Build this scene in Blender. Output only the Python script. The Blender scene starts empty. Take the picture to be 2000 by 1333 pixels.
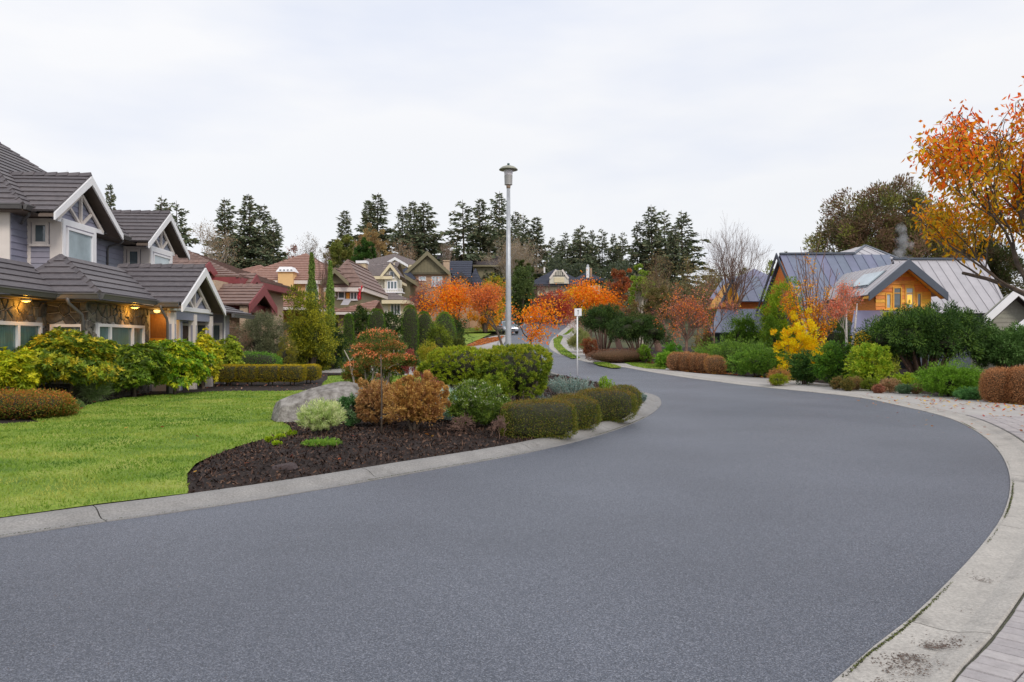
import bpy, bmesh, math, random
import numpy as np
from mathutils import Vector, Matrix
from mathutils.geometry import delaunay_2d_cdt
from mathutils import noise as mnoise
random.seed(7); RNG = np.random.default_rng(7)
scene = bpy.context.scene
COL = scene.collection
PI = math.pi

# ---------------------------------------------------------------- camera
EYE, F, HY = 1.6, 1500.0, 666.5
cam_d = bpy.data.cameras.new('camera'); cam = bpy.data.objects.new('camera', cam_d); COL.objects.link(cam)
cam_d.sensor_width = 36.0; cam_d.lens = 36.0 * F / 2000.0
cam_d.clip_start = 0.05; cam_d.clip_end = 3000
cam.location = (0, 0, EYE); cam.rotation_euler = (PI / 2, 0, 0)
scene.camera = cam

# ---------------------------------------------------------------- sky and sun (overcast)
SUN_EL, SUN_AZ = math.radians(38), math.radians(150)   # azimuth clockwise from +Y : behind the camera, to the right
world = bpy.data.worlds.new('World'); scene.world = world; world.use_nodes = True
wn = world.node_tree.nodes; wl = world.node_tree.links
for n in list(wn): wn.remove(n)
w_out = wn.new('ShaderNodeOutputWorld'); w_bg = wn.new('ShaderNodeBackground'); w_bg.inputs[1].default_value = 0.1
sky = wn.new('ShaderNodeTexSky'); sky.sky_type = 'NISHITA'; sky.sun_disc = False
sky.sun_elevation = SUN_EL; sky.sun_rotation = SUN_AZ; sky.air_density = 1.0; sky.dust_density = 2.0; sky.ozone_density = 1.2
geo = wn.new('ShaderNodeTexCoord')
mp = wn.new('ShaderNodeMapping'); mp.inputs['Scale'].default_value = (1.0, 1.0, 3.4)
nz = wn.new('ShaderNodeTexNoise'); nz.inputs['Scale'].default_value = 1.7; nz.inputs['Detail'].default_value = 5; nz.inputs['Roughness'].default_value = 0.5
nz2 = wn.new('ShaderNodeTexNoise'); nz2.inputs['Scale'].default_value = 0.9; nz2.inputs['Detail'].default_value = 3
rmp = wn.new('ShaderNodeValToRGB')
rmp.color_ramp.elements[0].position = 0.36; rmp.color_ramp.elements[0].color = (7.3, 7.75, 8.9, 1)
rmp.color_ramp.elements[1].position = 0.60; rmp.color_ramp.elements[1].color = (9.1, 9.12, 9.3, 1)
mixs = wn.new('ShaderNodeMix'); mixs.data_type = 'RGBA'
mr = wn.new('ShaderNodeMapRange'); mr.inputs['From Min'].default_value = 0.35; mr.inputs['From Max'].default_value = 0.7
mr.inputs['To Min'].default_value = 0.97; mr.inputs['To Max'].default_value = 0.86
wl.new(geo.outputs['Generated'], mp.inputs['Vector']); wl.new(mp.outputs[0], nz.inputs['Vector']); wl.new(mp.outputs[0], nz2.inputs['Vector'])
wl.new(nz.outputs[0], rmp.inputs[0]); wl.new(nz2.outputs[0], mr.inputs['Value']); wl.new(mr.outputs[0], mixs.inputs['Factor'])
wl.new(sky.outputs[0], mixs.inputs['A']); wl.new(rmp.outputs[0], mixs.inputs['B'])
wl.new(mixs.outputs['Result'], w_bg.inputs[0]); wl.new(w_bg.outputs[0], w_out.inputs[0])

sun_d = bpy.data.lights.new('sun', 'SUN'); sun_d.energy = 1.5; sun_d.angle = math.radians(16); sun_d.color = (1.0, 0.93, 0.84)
sun = bpy.data.objects.new('sun', sun_d); COL.objects.link(sun)
sdir = Vector((math.sin(SUN_AZ) * math.cos(SUN_EL), math.cos(SUN_AZ) * math.cos(SUN_EL), math.sin(SUN_EL)))
sun.rotation_euler = sdir.to_track_quat('Z', 'Y').to_euler(); sun.location = (20, -30, 40)
vs = scene.view_settings
vs.view_transform = 'Standard'; vs.look = 'None'; vs.exposure = 0.13; vs.gamma = 1.0; vs.use_curve_mapping = False
scene.cycles.max_bounces = 6; scene.cycles.transparent_max_bounces = 8
scene.cycles.volume_bounces = 0

# ---------------------------------------------------------------- materials
MATS = {}
def srgb(r, g, b):
    f = lambda c: (c / 255 / 12.92) if c / 255 <= 0.04045 else ((c / 255 + 0.055) / 1.055) ** 2.4
    return (f(r), f(g), f(b))
def mat(name, col, rough=0.7, var=0.15, scale=6.0, bump=0.0, bscale=40.0, metal=0.0, spec=0.5, col2=None, detail=4, emit=None, estr=0, coat=0, objvar=0.0, stretch=None):
    m = bpy.data.materials.new(name); m.use_nodes = True; MATS[name] = m
    nt = m.node_tree; N = nt.nodes; L = nt.links; b = N['Principled BSDF']
    b.inputs['Roughness'].default_value = rough; b.inputs['Metallic'].default_value = metal
    b.inputs['Specular IOR Level'].default_value = spec
    if coat: b.inputs['Coat Weight'].default_value = coat
    tc = N.new('ShaderNodeTexCoord'); mpn = N.new('ShaderNodeMapping')
    if stretch: mpn.inputs['Scale'].default_value = stretch
    L.new(tc.outputs['Object'], mpn.inputs['Vector'])
    nn = N.new('ShaderNodeTexNoise'); nn.inputs['Scale'].default_value = scale; nn.inputs['Detail'].default_value = detail; nn.inputs['Roughness'].default_value = 0.6
    L.new(mpn.outputs[0], nn.inputs['Vector'])
    rp = N.new('ShaderNodeValToRGB'); rp.color_ramp.elements[0].position = 0.3; rp.color_ramp.elements[1].position = 0.7
    c2 = col2 if col2 else tuple(min(1, c * (1 + var)) for c in col)
    c1 = col if col2 else tuple(c * (1 - var) for c in col)
    rp.color_ramp.elements[0].color = (*c1, 1); rp.color_ramp.elements[1].color = (*c2, 1)
    L.new(nn.outputs[0], rp.inputs[0])
    src = rp.outputs[0]
    if objvar:
        oi = N.new('ShaderNodeObjectInfo'); hs = N.new('ShaderNodeHueSaturation')
        mm = N.new('ShaderNodeMapRange'); mm.inputs['To Min'].default_value = 1 - objvar; mm.inputs['To Max'].default_value = 1 + objvar
        L.new(oi.outputs['Random'], mm.inputs['Value']); L.new(mm.outputs[0], hs.inputs['Value'])
        m2 = N.new('ShaderNodeMath'); m2.operation = 'MULTIPLY_ADD'; m2.inputs[1].default_value = 0.05; m2.inputs[2].default_value = 0.475
        L.new(oi.outputs['Random'], m2.inputs[0]); L.new(m2.outputs[0], hs.inputs['Hue'])
        L.new(src, hs.inputs['Color']); src = hs.outputs[0]
    L.new(src, b.inputs['Base Color'])
    if bump:
        n2 = N.new('ShaderNodeTexNoise'); n2.inputs['Scale'].default_value = bscale; n2.inputs['Detail'].default_value = 3
        L.new(mpn.outputs[0], n2.inputs['Vector'])
        bp = N.new('ShaderNodeBump'); bp.inputs['Strength'].default_value = bump; bp.inputs['Distance'].default_value = 0.02
        L.new(n2.outputs[0], bp.inputs['Height']); L.new(bp.outputs[0], b.inputs['Normal'])
    if emit:
        b.inputs['Emission Color'].default_value = (*emit, 1); b.inputs['Emission Strength'].default_value = estr
    return m

def leaf_mat(name, transl=0.3, rough=0.55, spec=0.3):
    m = bpy.data.materials.new(name); m.use_nodes = True; MATS[name] = m
    nt = m.node_tree; N = nt.nodes; L = nt.links; b = N['Principled BSDF']; out = N['Material Output']
    b.inputs['Roughness'].default_value = rough; b.inputs['Specular IOR Level'].default_value = spec
    at = N.new('ShaderNodeAttribute'); at.attribute_name = 'col'
    L.new(at.outputs['Color'], b.inputs['Base Color'])
    tr = N.new('ShaderNodeBsdfTranslucent'); L.new(at.outputs['Color'], tr.inputs['Color'])
    mx = N.new('ShaderNodeMixShader'); mx.inputs[0].default_value = transl
    L.new(b.outputs[0], mx.inputs[1]); L.new(tr.outputs[0], mx.inputs[2]); L.new(mx.outputs[0], out.inputs[0])
    return m
LEAF = leaf_mat('leaf'); NEEDLE = leaf_mat('needle', 0.12, 0.6, 0.25)

def asphalt_mat(name, base, speck, scale=95):
    m = bpy.data.materials.new(name); m.use_nodes = True; MATS[name] = m
    nt = m.node_tree; N = nt.nodes; L = nt.links; b = N['Principled BSDF']
    b.inputs['Roughness'].default_value = 0.5; b.inputs['Specular IOR Level'].default_value = 0.55
    tc = N.new('ShaderNodeTexCoord')
    vo = N.new('ShaderNodeTexVoronoi'); vo.inputs['Scale'].default_value = scale
    n1 = N.new('ShaderNodeTexNoise'); n1.inputs['Scale'].default_value = 0.35; n1.inputs['Detail'].default_value = 5
    n2 = N.new('ShaderNodeTexNoise'); n2.inputs['Scale'].default_value = 60; n2.inputs['Detail'].default_value = 4; n2.inputs['Roughness'].default_value = 0.8
    for x in (vo, n1, n2): L.new(tc.outputs['Object'], x.inputs['Vector'])
    sx = N.new('ShaderNodeSeparateColor'); L.new(vo.outputs['Color'], sx.inputs[0])
    r1 = N.new('ShaderNodeValToRGB'); r1.color_ramp.elements[0].position = 0.0; r1.color_ramp.elements[0].color = (*[c * 0.45 for c in base], 1)
    e = r1.color_ramp.elements.new(0.62); e.color = (*base, 1)
    r1.color_ramp.elements[-1].position = 1.0; r1.color_ramp.elements[-1].color = (*speck, 1)
    L.new(sx.outputs[0], r1.inputs[0])
    mu = N.new('ShaderNodeMix'); mu.data_type = 'RGBA'; mu.blend_type = 'MULTIPLY'; mu.inputs['Factor'].default_value = 1.0
    r2 = N.new('ShaderNodeValToRGB'); r2.color_ramp.elements[0].position = 0.32; r2.color_ramp.elements[0].color = (0.80, 0.80, 0.81, 1)
    r2.color_ramp.elements[1].position = 0.68; r2.color_ramp.elements[1].color = (1.1, 1.1, 1.1, 1)
    L.new(n1.outputs[0], r2.inputs[0]); L.new(r1.outputs[0], mu.inputs['A']); L.new(r2.outputs[0], mu.inputs['B'])
    mu2 = N.new('ShaderNodeMix'); mu2.data_type = 'RGBA'; mu2.blend_type = 'MULTIPLY'; mu2.inputs['Factor'].default_value = 1.0
    r3 = N.new('ShaderNodeValToRGB'); r3.color_ramp.elements[0].position = 0.3; r3.color_ramp.elements[0].color = (0.62, 0.62, 0.62, 1)
    r3.color_ramp.elements[1].position = 0.72; r3.color_ramp.elements[1].color = (1.35, 1.35, 1.35, 1)
    L.new(n2.outputs[0], r3.inputs[0]); L.new(mu.outputs['Result'], mu2.inputs['A']); L.new(r3.outputs[0], mu2.inputs['B'])
    L.new(mu2.outputs['Result'], b.inputs['Base Color'])
    bp = N.new('ShaderNodeBump'); bp.inputs['Strength'].default_value = 0.5; bp.inputs['Distance'].default_value = 0.006
    L.new(vo.outputs['Distance'], bp.inputs['Height']); L.new(bp.outputs[0], b.inputs['Normal'])
    return m

def concrete_mat(name, col, dark):
    m = mat(name, col, 0.8, 0.1, 3.0, 0.25, 120)
    nt = m.node_tree; N = nt.nodes; L = nt.links; b = N['Principled BSDF']
    src = b.inputs['Base Color'].links[0].from_socket
    tc = N.new('ShaderNodeTexCoord'); n = N.new('ShaderNodeTexNoise'); n.inputs['Scale'].default_value = 1.1; n.inputs['Detail'].default_value = 8; n.inputs['Roughness'].default_value = 0.72
    L.new(tc.outputs['Object'], n.inputs['Vector'])
    r = N.new('ShaderNodeValToRGB'); r.color_ramp.elements[0].position = 0.56; r.color_ramp.elements[0].color = (0, 0, 0, 1); r.color_ramp.elements[1].position = 0.78; r.color_ramp.elements[1].color = (1, 1, 1, 1)
    L.new(n.outputs[0], r.inputs[0])
    n3 = N.new('ShaderNodeTexNoise'); n3.inputs['Scale'].default_value = 55; n3.inputs['Detail'].default_value = 3; L.new(tc.outputs['Object'], n3.inputs['Vector'])
    r3 = N.new('ShaderNodeValToRGB'); r3.color_ramp.elements[0].position = 0.3; r3.color_ramp.elements[0].color = (0.78, 0.78, 0.78, 1); r3.color_ramp.elements[1].position = 0.7; r3.color_ramp.elements[1].color = (1.15, 1.15, 1.15, 1)
    L.new(n3.outputs[0], r3.inputs[0])
    mx = N.new('ShaderNodeMix'); mx.data_type = 'RGBA'; L.new(r.outputs[0], mx.inputs['Factor']); L.new(src, mx.inputs['A']); mx.inputs['B'].default_value = (*dark, 1)
    mu = N.new('ShaderNodeMix'); mu.data_type = 'RGBA'; mu.blend_type = 'MULTIPLY'; mu.inputs['Factor'].default_value = 1.0
    L.new(mx.outputs['Result'], mu.inputs['A']); L.new(r3.outputs[0], mu.inputs['B']); L.new(mu.outputs['Result'], b.inputs['Base Color'])
    return m

ASPH = asphalt_mat('asphalt', (0.108, 0.122, 0.158), (0.25, 0.26, 0.30), 165)
CONC = concrete_mat('kerb_concrete', (0.43, 0.405, 0.37), (0.13, 0.12, 0.11))
CONC_OLD = concrete_mat('weathered_kerb_concrete', (0.27, 0.26, 0.25), (0.11, 0.1, 0.09))
PAVE = mat('sidewalk_concrete', (0.41, 0.39, 0.37), 0.85, 0.08, 1.5, 0.15, 90)
PAVER = mat('paver_stone', (0.40, 0.37, 0.37), 0.85, 0.12, 25, 0.2, 150, objvar=0.12)
SOIL = mat('mulch_soil', (0.024, 0.014, 0.011), 0.95, 0.5, 22, 0.9, 60)
HILL = mat('hill_ground', (0.07, 0.075, 0.03), 0.95, 0.4, 0.2, 0.3, 5)
BARK = mat('bark', (0.10, 0.075, 0.055), 0.9, 0.35, 12, 0.5, 60)
BARKPALE = mat('pale_bark', (0.42, 0.37, 0.31), 0.85, 0.3, 10, 0.4, 60)
BARKRED = mat('reddish_bark', (0.20, 0.12, 0.09), 0.85, 0.3, 10, 0.4, 60)
WHITE = mat('white_paint', (0.84, 0.83, 0.85), 0.5, 0.03, 4)
CREAM = mat('cream_trim', (0.72, 0.65, 0.60), 0.55, 0.04, 4)
SIDING = mat('grey_blue_siding', (0.24, 0.245, 0.32), 0.6, 0.06, 5, objvar=0.05)
SIDINGL = mat('lilac_siding', (0.30, 0.29, 0.35), 0.6, 0.05, 5, objvar=0.04)
TILE = mat('grey_roof_tile', (0.072, 0.062, 0.068), 0.5, 0.25, 7, 0.35, 60, col2=(0.13, 0.11, 0.115), objvar=0.16, stretch=(1, 1, 3))
GUTTER = mat('gutter_grey', (0.11, 0.105, 0.105), 0.4, 0.08, 3)
SOFFIT = mat('brown_soffit', (0.14, 0.105, 0.085), 0.7, 0.1, 5)
STONEM = mat('rubble_stone', (0.055, 0.055, 0.052), 0.85, 0.4, 9, 0.7, 30, col2=(0.18, 0.155, 0.125), objvar=0.45)
MORTAR = mat('mortar', (0.33, 0.31, 0.28), 0.95, 0.15, 20, 0.3, 80)
GLASS = mat('window_glass', (0.10, 0.13, 0.14), 0.04, 0.25, 2.5, spec=1.0)
GLASSB = mat('bright_window_glass', (0.42, 0.50, 0.54), 0.06, 0.2, 1.2, spec=1.0)
GLASST = mat('teal_curtain_window', (0.09, 0.17, 0.165), 0.12, 0.45, 5, spec=0.9, stretch=(9, 9, 0.4))
def glow_mat(name, c, s): return mat(name, c, 0.4, 0.1, 5, emit=c, estr=s)
GLOW = glow_mat('warm_lamp_glass', (1.0, 0.62, 0.15), 3.0)
GLOWW = glow_mat('lit_window_glass', (1.0, 0.55, 0.08), 0.55)
DOORW = mat('warm_door_wood', (0.30, 0.13, 0.035), 0.5, 0.25, 6, stretch=(8, 8, 1))
CEDAR = mat('cedar_boards', (0.82, 0.33, 0.03), 0.55, 0.22, 5, 0.1, 40, objvar=0.10, stretch=(1, 1, 9))
CEDARF = mat('cedar_frame', (0.85, 0.42, 0.05), 0.5, 0.1, 6)
METALR = mat('standing_seam_metal', (0.19, 0.205, 0.29), 0.42, 0.1, 1.6, metal=0.25, objvar=0.05)
METALL = mat('lit_standing_seam_metal', (0.46, 0.44, 0.46), 0.42, 0.08, 1.6, metal=0.2, objvar=0.05)  # roof metal again, with the light on the brighter slopes put into its colour
METALT = mat('slate_metal_trim', (0.085, 0.10, 0.13), 0.45, 0.08, 3, metal=0.2)
DARKM = mat('dark_metal', (0.04, 0.04, 0.045), 0.4, 0.1, 3)
BROWNT = mat('brown_roof_tile', (0.16, 0.10, 0.085), 0.6, 0.25, 5, 0.3, 40, col2=(0.26, 0.165, 0.135))
SALMT = mat('salmon_roof_tile', (0.24, 0.13, 0.10), 0.6, 0.25, 5, 0.3, 40, col2=(0.38, 0.215, 0.165))
MAROON = mat('maroon_trim', (0.25, 0.055, 0.06), 0.5, 0.1, 4)
TANB = mat('tan_brick', (0.50, 0.37, 0.26), 0.85, 0.2, 14, 0.2, 60)
PEACH = mat('peach_stucco', (0.80, 0.52, 0.24), 0.85, 0.05, 3)
CREAMW = mat('cream_stucco', (0.72, 0.62, 0.42), 0.85, 0.05, 3)
CREAMP = mat('pale_cream_panel', (0.66, 0.62, 0.52), 0.8, 0.04, 3)
GREYSH = mat('grey_shingle_roof', (0.15, 0.125, 0.125), 0.8, 0.25, 5, 0.3, 30, col2=(0.23, 0.19, 0.18))
OLIVE = mat('olive_board', (0.20, 0.175, 0.105), 0.7, 0.08, 4)
BLACKR = mat('black_shingle_roof', (0.042, 0.048, 0.072), 0.75, 0.25, 5, 0.3, 30)
DARKR = mat('dark_brown_roof', (0.085, 0.072, 0.08), 0.75, 0.2, 5)
BRICKP = mat('pink_brown_brick', (0.46, 0.29, 0.19), 0.85, 0.2, 12)
SHINGW = mat('pale_grey_shingle', (0.33, 0.32, 0.27), 0.8, 0.12, 20, objvar=0.05)
LAMPM = mat('galvanised_pole', (0.45, 0.47, 0.50), 0.4, 0.12, 6, metal=0.3)
LAMPG = mat('frosted_lamp_glass', (0.66, 0.62, 0.66), 0.25, 0.05, 4)
LAMPC = mat('lamp_cap', (0.30, 0.30, 0.24), 0.5, 0.1, 4)
COPPER = mat('lamp_collar_metal', (0.42, 0.30, 0.22), 0.45, 0.1, 4, metal=0.3)
ROCKM = mat('granite_boulder', (0.11, 0.095, 0.085), 0.9, 0.5, 8, 1.0, 30, col2=(0.40, 0.375, 0.35), detail=9)
TYRE = mat('tyre_rubber', (0.02, 0.02, 0.02), 0.8, 0.1, 5)
CARPAINT = mat('silver_blue_paint', (0.42, 0.47, 0.55), 0.25, 0.04, 2, metal=0.5, coat=0.6)
CHROME = mat('chrome', (0.6, 0.6, 0.62), 0.2, 0.05, 2, metal=0.9)
FLAGR = mat('flag_red', (0.60, 0.02, 0.04), 0.7, 0.1, 4)
FLAGW = mat('flag_white', (0.75, 0.72, 0.72), 0.7, 0.1, 4)
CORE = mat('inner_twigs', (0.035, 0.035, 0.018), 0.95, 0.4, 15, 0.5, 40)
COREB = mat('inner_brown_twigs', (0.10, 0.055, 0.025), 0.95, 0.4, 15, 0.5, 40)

# ---------------------------------------------------------------- terrain
PT = [(-60, 0), (28, 0), (32, .05), (38, .2), (44, .38), (52, .66), (62, 1.1), (75, 1.7), (90, 2.5), (110, 4.2), (130, 6.2), (170, 10.5), (220, 15), (260, 17), (420, 19)]
PX = np.array([p[0] for p in PT], float); PZ = np.array([p[1] for p in PT], float)
def G(y): return float(np.interp(y, PX, PZ))
def unproj(px, py):
    lo, hi = 2.0, 400.0
    f = lambda d: HY - (G(d) - EYE) * F / d
    for _ in range(50):
        m_ = (lo + hi) / 2
        if f(m_) > py: lo = m_
        else: hi = m_
    return ((px - 1000) / F * lo, lo)
def uz(px, py, h=.11):
    d = (EYE - h) * F / (py - HY); return ((px - 1000) / F * d, d)
def at(px, Y): return (px - 1000) / F * Y
def zat(py, Y): return EYE + (HY - py) / F * Y
def inframe(x, y, z=0, m=30):
    if y < 0.5: return False
    px = 1000 + x / y * F; py = HY - (z - EYE) / y * F
    return -m < px < 2000 + m and -m < py < 1333 + m

# ---------------------------------------------------------------- object helpers
ROOTLOC = {}
def link(o): COL.objects.link(o); return o
def thing(name, label, cat, loc=(0, 0, 0), group=None):
    o = bpy.data.objects.new(name, None); link(o); o.location = loc; o.empty_display_size = 0.3
    o['label'] = label; o['category'] = cat
    if group: o['group'] = group
    ROOTLOC[o.name] = Vector(loc); return o
def struct_root(name, kind='structure'):
    o = bpy.data.objects.new(name, None); link(o); o['kind'] = kind; ROOTLOC[o.name] = Vector((0, 0, 0)); return o
def rootloc(p):
    return ROOTLOC.get(p.name, Vector((0, 0, 0))) if p else Vector((0, 0, 0))

class MB:
    def __init__(s): s.v = []; s.f = []
    def add(s, vs_, fs):
        b = len(s.v); s.v.extend([tuple(v) for v in vs_]); s.f.extend([tuple(i + b for i in f) for f in fs]); return s
    def box(s, x0, x1, y0, y1, z0, z1):
        vs_ = [(x, y, z) for z in (z0, z1) for y in (y0, y1) for x in (x0, x1)]
        return s.add(vs_, [(0, 2, 3, 1), (4, 5, 7, 6), (0, 1, 5, 4), (2, 6, 7, 3), (0, 4, 6, 2), (1, 3, 7, 5)])
    def hexa(s, p):   # 8 points: bottom 4 ccw, top 4 ccw
        return s.add(p, [(3, 2, 1, 0), (4, 5, 6, 7), (0, 1, 5, 4), (1, 2, 6, 5), (2, 3, 7, 6), (3, 0, 4, 7)])
    def slab(s, poly, nrm, t):  # thick polygon: poly is the top, extruded by -nrm*t
        n = len(poly); d = Vector(nrm) * t
        lo = [Vector(p) - d for p in poly]
        return s.add([Vector(p) for p in poly] + lo, [tuple(range(n)), tuple(reversed(range(n, 2 * n)))] + [(i, i + n, (i + 1) % n + n, (i + 1) % n) for i in range(n)])
    def bar(s, a, b, w, h, up=(0, 0, 1)):   # square bar from a to b
        a = Vector(a); b = Vector(b); d = (b - a).normalized(); u = Vector(up)
        sd = d.cross(u)
        if sd.length < 1e-4: sd = d.cross(Vector((1, 0, 0)))
        sd.normalize(); uu = sd.cross(d).normalized()
        c = [(-1, -1), (1, -1), (1, 1), (-1, 1)]
        p = [a + sd * (w / 2 * x) + uu * (h / 2 * y) for x, y in c] + [b + sd * (w / 2 * x) + uu * (h / 2 * y) for x, y in c]
        return s.hexa(p)
    def tube(s, pts, rads, n=8, cap=True):
        pts = [Vector(p) for p in pts]; base = len(s.v); m_ = len(pts)
        pu = None
        for i, p in enumerate(pts):
            d = (pts[min(i + 1, m_ - 1)] - pts[max(i - 1, 0)])
            d = d.normalized() if d.length > 1e-9 else Vector((0, 0, 1))
            if pu is None:
                pu = d.orthogonal().normalized()
            else:
                pu = (pu - d * pu.dot(d)); pu = pu.normalized() if pu.length > 1e-6 else d.orthogonal().normalized()
            w = d.cross(pu)
            for k in range(n):
                a_ = 2 * PI * k / n
                s.v.append(tuple(p + (pu * math.cos(a_) + w * math.sin(a_)) * rads[i]))
        for i in range(m_ - 1):
            for k in range(n):
                a_ = base + i * n + k; b_ = base + i * n + (k + 1) % n
                s.f.append((a_, b_, b_ + n, a_ + n))
        if cap:
            s.f.append(tuple(base + k for k in reversed(range(n)))); s.f.append(tuple(base + (m_ - 1) * n + k for k in range(n)))
        return s
    def lathe(s, prof, cx, cy, n=20):  # prof [(r,z)]
        return s.tube([(cx, cy, z) for r, z in prof], [max(r, 1e-4) for r, z in prof], n) if False else s._lathe(prof, cx, cy, n)
    def _lathe(s, prof, cx, cy, n):
        base = len(s.v)
        for r, z in prof:
            for k in range(n):
                a_ = 2 * PI * k / n; s.v.append((cx + r * math.cos(a_), cy + r * math.sin(a_), z))
        for i in range(len(prof) - 1):
            for k in range(n):
                a_ = base + i * n + k; b_ = base + i * n + (k + 1) % n
                s.f.append((a_, b_, b_ + n, a_ + n))
        return s
    def build(s, name, m, parent=None, label=None, kind=None, smooth=False, bevel=0, thingtag=None):
        me = bpy.data.meshes.new(name); off = rootloc(parent)
        me.from_pydata([tuple(Vector(v) - off) for v in s.v], [], s.f); me.materials.append(m)
        if bevel:
            pass
        bm = bmesh.new(); bm.from_mesh(me); bmesh.ops.recalc_face_normals(bm, faces=bm.faces)
        if bevel: bmesh.ops.bevel(bm, geom=list(bm.edges), offset=bevel, segments=1, affect='EDGES', profile=0.5)
        bm.to_mesh(me); bm.free()
        if smooth: me.polygons.foreach_set('use_smooth', [True] * len(me.polygons))
        o = bpy.data.objects.new(name, me); link(o)
        if parent: o.parent = parent; ROOTLOC[o.name] = off
        else: ROOTLOC[o.name] = Vector((0, 0, 0))
        if label: o['label'] = label
        if kind: o['kind'] = kind
        if thingtag: o['label'], o['category'] = thingtag[:2]
        if thingtag and len(thingtag) > 2: o['group'] = thingtag[2]
        return o

def copy_tree(o, parent=None):
    c = o.copy(); link(c); c.parent = parent
    for ch in [x for x in o.children]: copy_tree(ch, c)
    return c

# sheet of ground: polygon filled with a grid, z from a function
def in_poly(x, y, poly):
    c = False; n = len(poly); j = n - 1
    for i in range(n):
        xi, yi = poly[i]; xj, yj = poly[j]
        if (yi > y) != (yj > y) and x < (xj - xi) * (y - yi) / (yj - yi + 1e-12) + xi: c = not c
        j = i
    return c
def dist_poly(x, y, poly):
    P = np.array(poly); Q = np.roll(P, -1, 0); d = Q - P; p = np.array([x, y])
    t = np.clip(((p - P) * d).sum(1) / np.maximum((d * d).sum(1), 1e-9), 0, 1)
    return float(np.sqrt((((P + d * t[:, None]) - p) ** 2).sum(1)).min())
def sheet(name, poly, m, zf, step=1.0, kind='structure', parent=None, smooth=True):
    # densify the border
    bd = []
    for i in range(len(poly)):
        a_ = Vector(poly[i]); b_ = Vector(poly[(i + 1) % len(poly)]); n = max(1, int((b_ - a_).length / step))
        for k in range(n): bd.append(a_.lerp(b_, k / n))
    xs = [p[0] for p in poly]; ys = [p[1] for p in poly]; inner = []
    y = min(ys) + step / 2; r = 0
    while y < max(ys):
        x = min(xs) + step / 2 * (r % 2)
        while x < max(xs):
            if in_poly(x, y, poly) and dist_poly(x, y, poly) > step * 0.35: inner.append(Vector((x, y)))
            x += step
        y += step; r += 1
    nb = len(bd)
    vv, ee, ff, _, _, _ = delaunay_2d_cdt([Vector((p[0], p[1])) for p in bd] + inner, [(i, (i + 1) % nb) for i in range(nb)], [], 1, 1e-5)
    me = bpy.data.meshes.new(name); me.from_pydata([(v.x, v.y, zf(v.x, v.y)) for v in vv], [], [tuple(f) for f in ff]); me.materials.append(m)
    bm = bmesh.new(); bm.from_mesh(me); bmesh.ops.recalc_face_normals(bm, faces=bm.faces)
    if sum(f.normal.z for f in bm.faces) < 0: bmesh.ops.reverse_faces(bm, faces=bm.faces)
    bm.to_mesh(me); bm.free()
    if smooth: me.polygons.foreach_set('use_smooth', [True] * len(me.polygons))
    o = link(bpy.data.objects.new(name, me)); o.parent = parent
    if kind: o['kind'] = kind
    return o
def smooth_line(pts, step=0.5):
    # Catmull-Rom resample
    P = [Vector(p) for p in pts]; P = [P[0] * 2 - P[1]] + P + [P[-1] * 2 - P[-2]]; out = []
    for i in range(1, len(P) - 2):
        n = max(1, int((P[i + 1] - P[i]).length / step))
        for k in range(n):
            t = k / n; a_, b_, c_, d_ = P[i - 1], P[i], P[i + 1], P[i + 2]
            out.append(0.5 * ((2 * b_) + (c_ - a_) * t + (2 * a_ - 5 * b_ + 4 * c_ - d_) * t * t + (3 * b_ - a_ - 3 * c_ + d_) * t ** 3))
    out.append(P[-2]); return out
def offset_line(L, d):
    out = []
    for i, p in enumerate(L):
        t = (L[min(i + 1, len(L) - 1)] - L[max(i - 1, 0)]).normalized(); out.append(p + Vector((-t.y, t.x)) * d)
    return out
# ================================================================ GROUND
def nse(x, y, s, k=0): return mnoise.noise(Vector((x * s, y * s, k)))
# terrain sheet
xs = list(np.linspace(-260, 260, 53)); ys = [-40, -20, 0, 10, 20, 28] + list(np.arange(32, 130, 6)) + list(np.arange(136, 430, 14))
tv = [(x, y, G(y) - 0.12 - (0.25 if y > 40 else 0) + (1.5 * nse(x, y, .02) * min(1, max(0, (y - 120) / 60)))) for y in ys for x in xs]
tf = [(j * len(xs) + i, j * len(xs) + i + 1, (j + 1) * len(xs) + i + 1, (j + 1) * len(xs) + i) for j in range(len(ys) - 1) for i in range(len(xs) - 1)]
MB().add(tv, tf).build('ground', HILL, kind='structure', smooth=True)
# far plain so that the terrain reaches the horizon
MB().add([(-2500, -1500, -0.6), (2500, -1500, -0.6), (2500, 2400, -0.6), (-2500, 2400, -0.6)], [(0, 1, 2, 3)]).build('plain', HILL, kind='structure')

# asphalt edges traced from the picture, laid on the terrain
LE_px = [(0, 1050), (260, 1013), (520, 974), (676, 948), (832, 920), (988, 893), (1105, 868), (1202, 840), (1261, 815), (1286, 796), (1290, 785), (1281, 774), (1253, 766), (1205, 755), (1150, 744), (1085, 730), (1045, 715), (1012, 700), (990, 688), (980, 676), (984, 666), (997, 655), (1012, 643), (1030, 631)]
RE_px = [(1642, 1333), (1693, 1284), (1758, 1237), (1810, 1190), (1878, 1121), (1930, 1061), (1960, 1018), (1975, 975), (1978, 949), (1973, 919), (1956, 885), (1926, 855), (1887, 831), (1844, 814), (1775, 797), (1689, 779), (1599, 768), (1500, 758), (1400, 746), (1339, 738), (1270, 727), (1219, 718), (1155, 709), (1109, 698), (1080, 686), (1073, 675), (1080, 661), (1094, 650), (1108, 638), (1114, 629)]
LE = smooth_line([(-14, -4), (-8.5, 1.6)] + [unproj(*p) for p in LE_px] + [(3.5, 132), (8, 150)], 0.5)
RE = smooth_line([(-9, -5.5), (-4, -1.8), (-0.6, 1.4)] + [unproj(*p) for p in RE_px] + [(12.5, 132), (17, 150)], 0.5)
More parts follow.
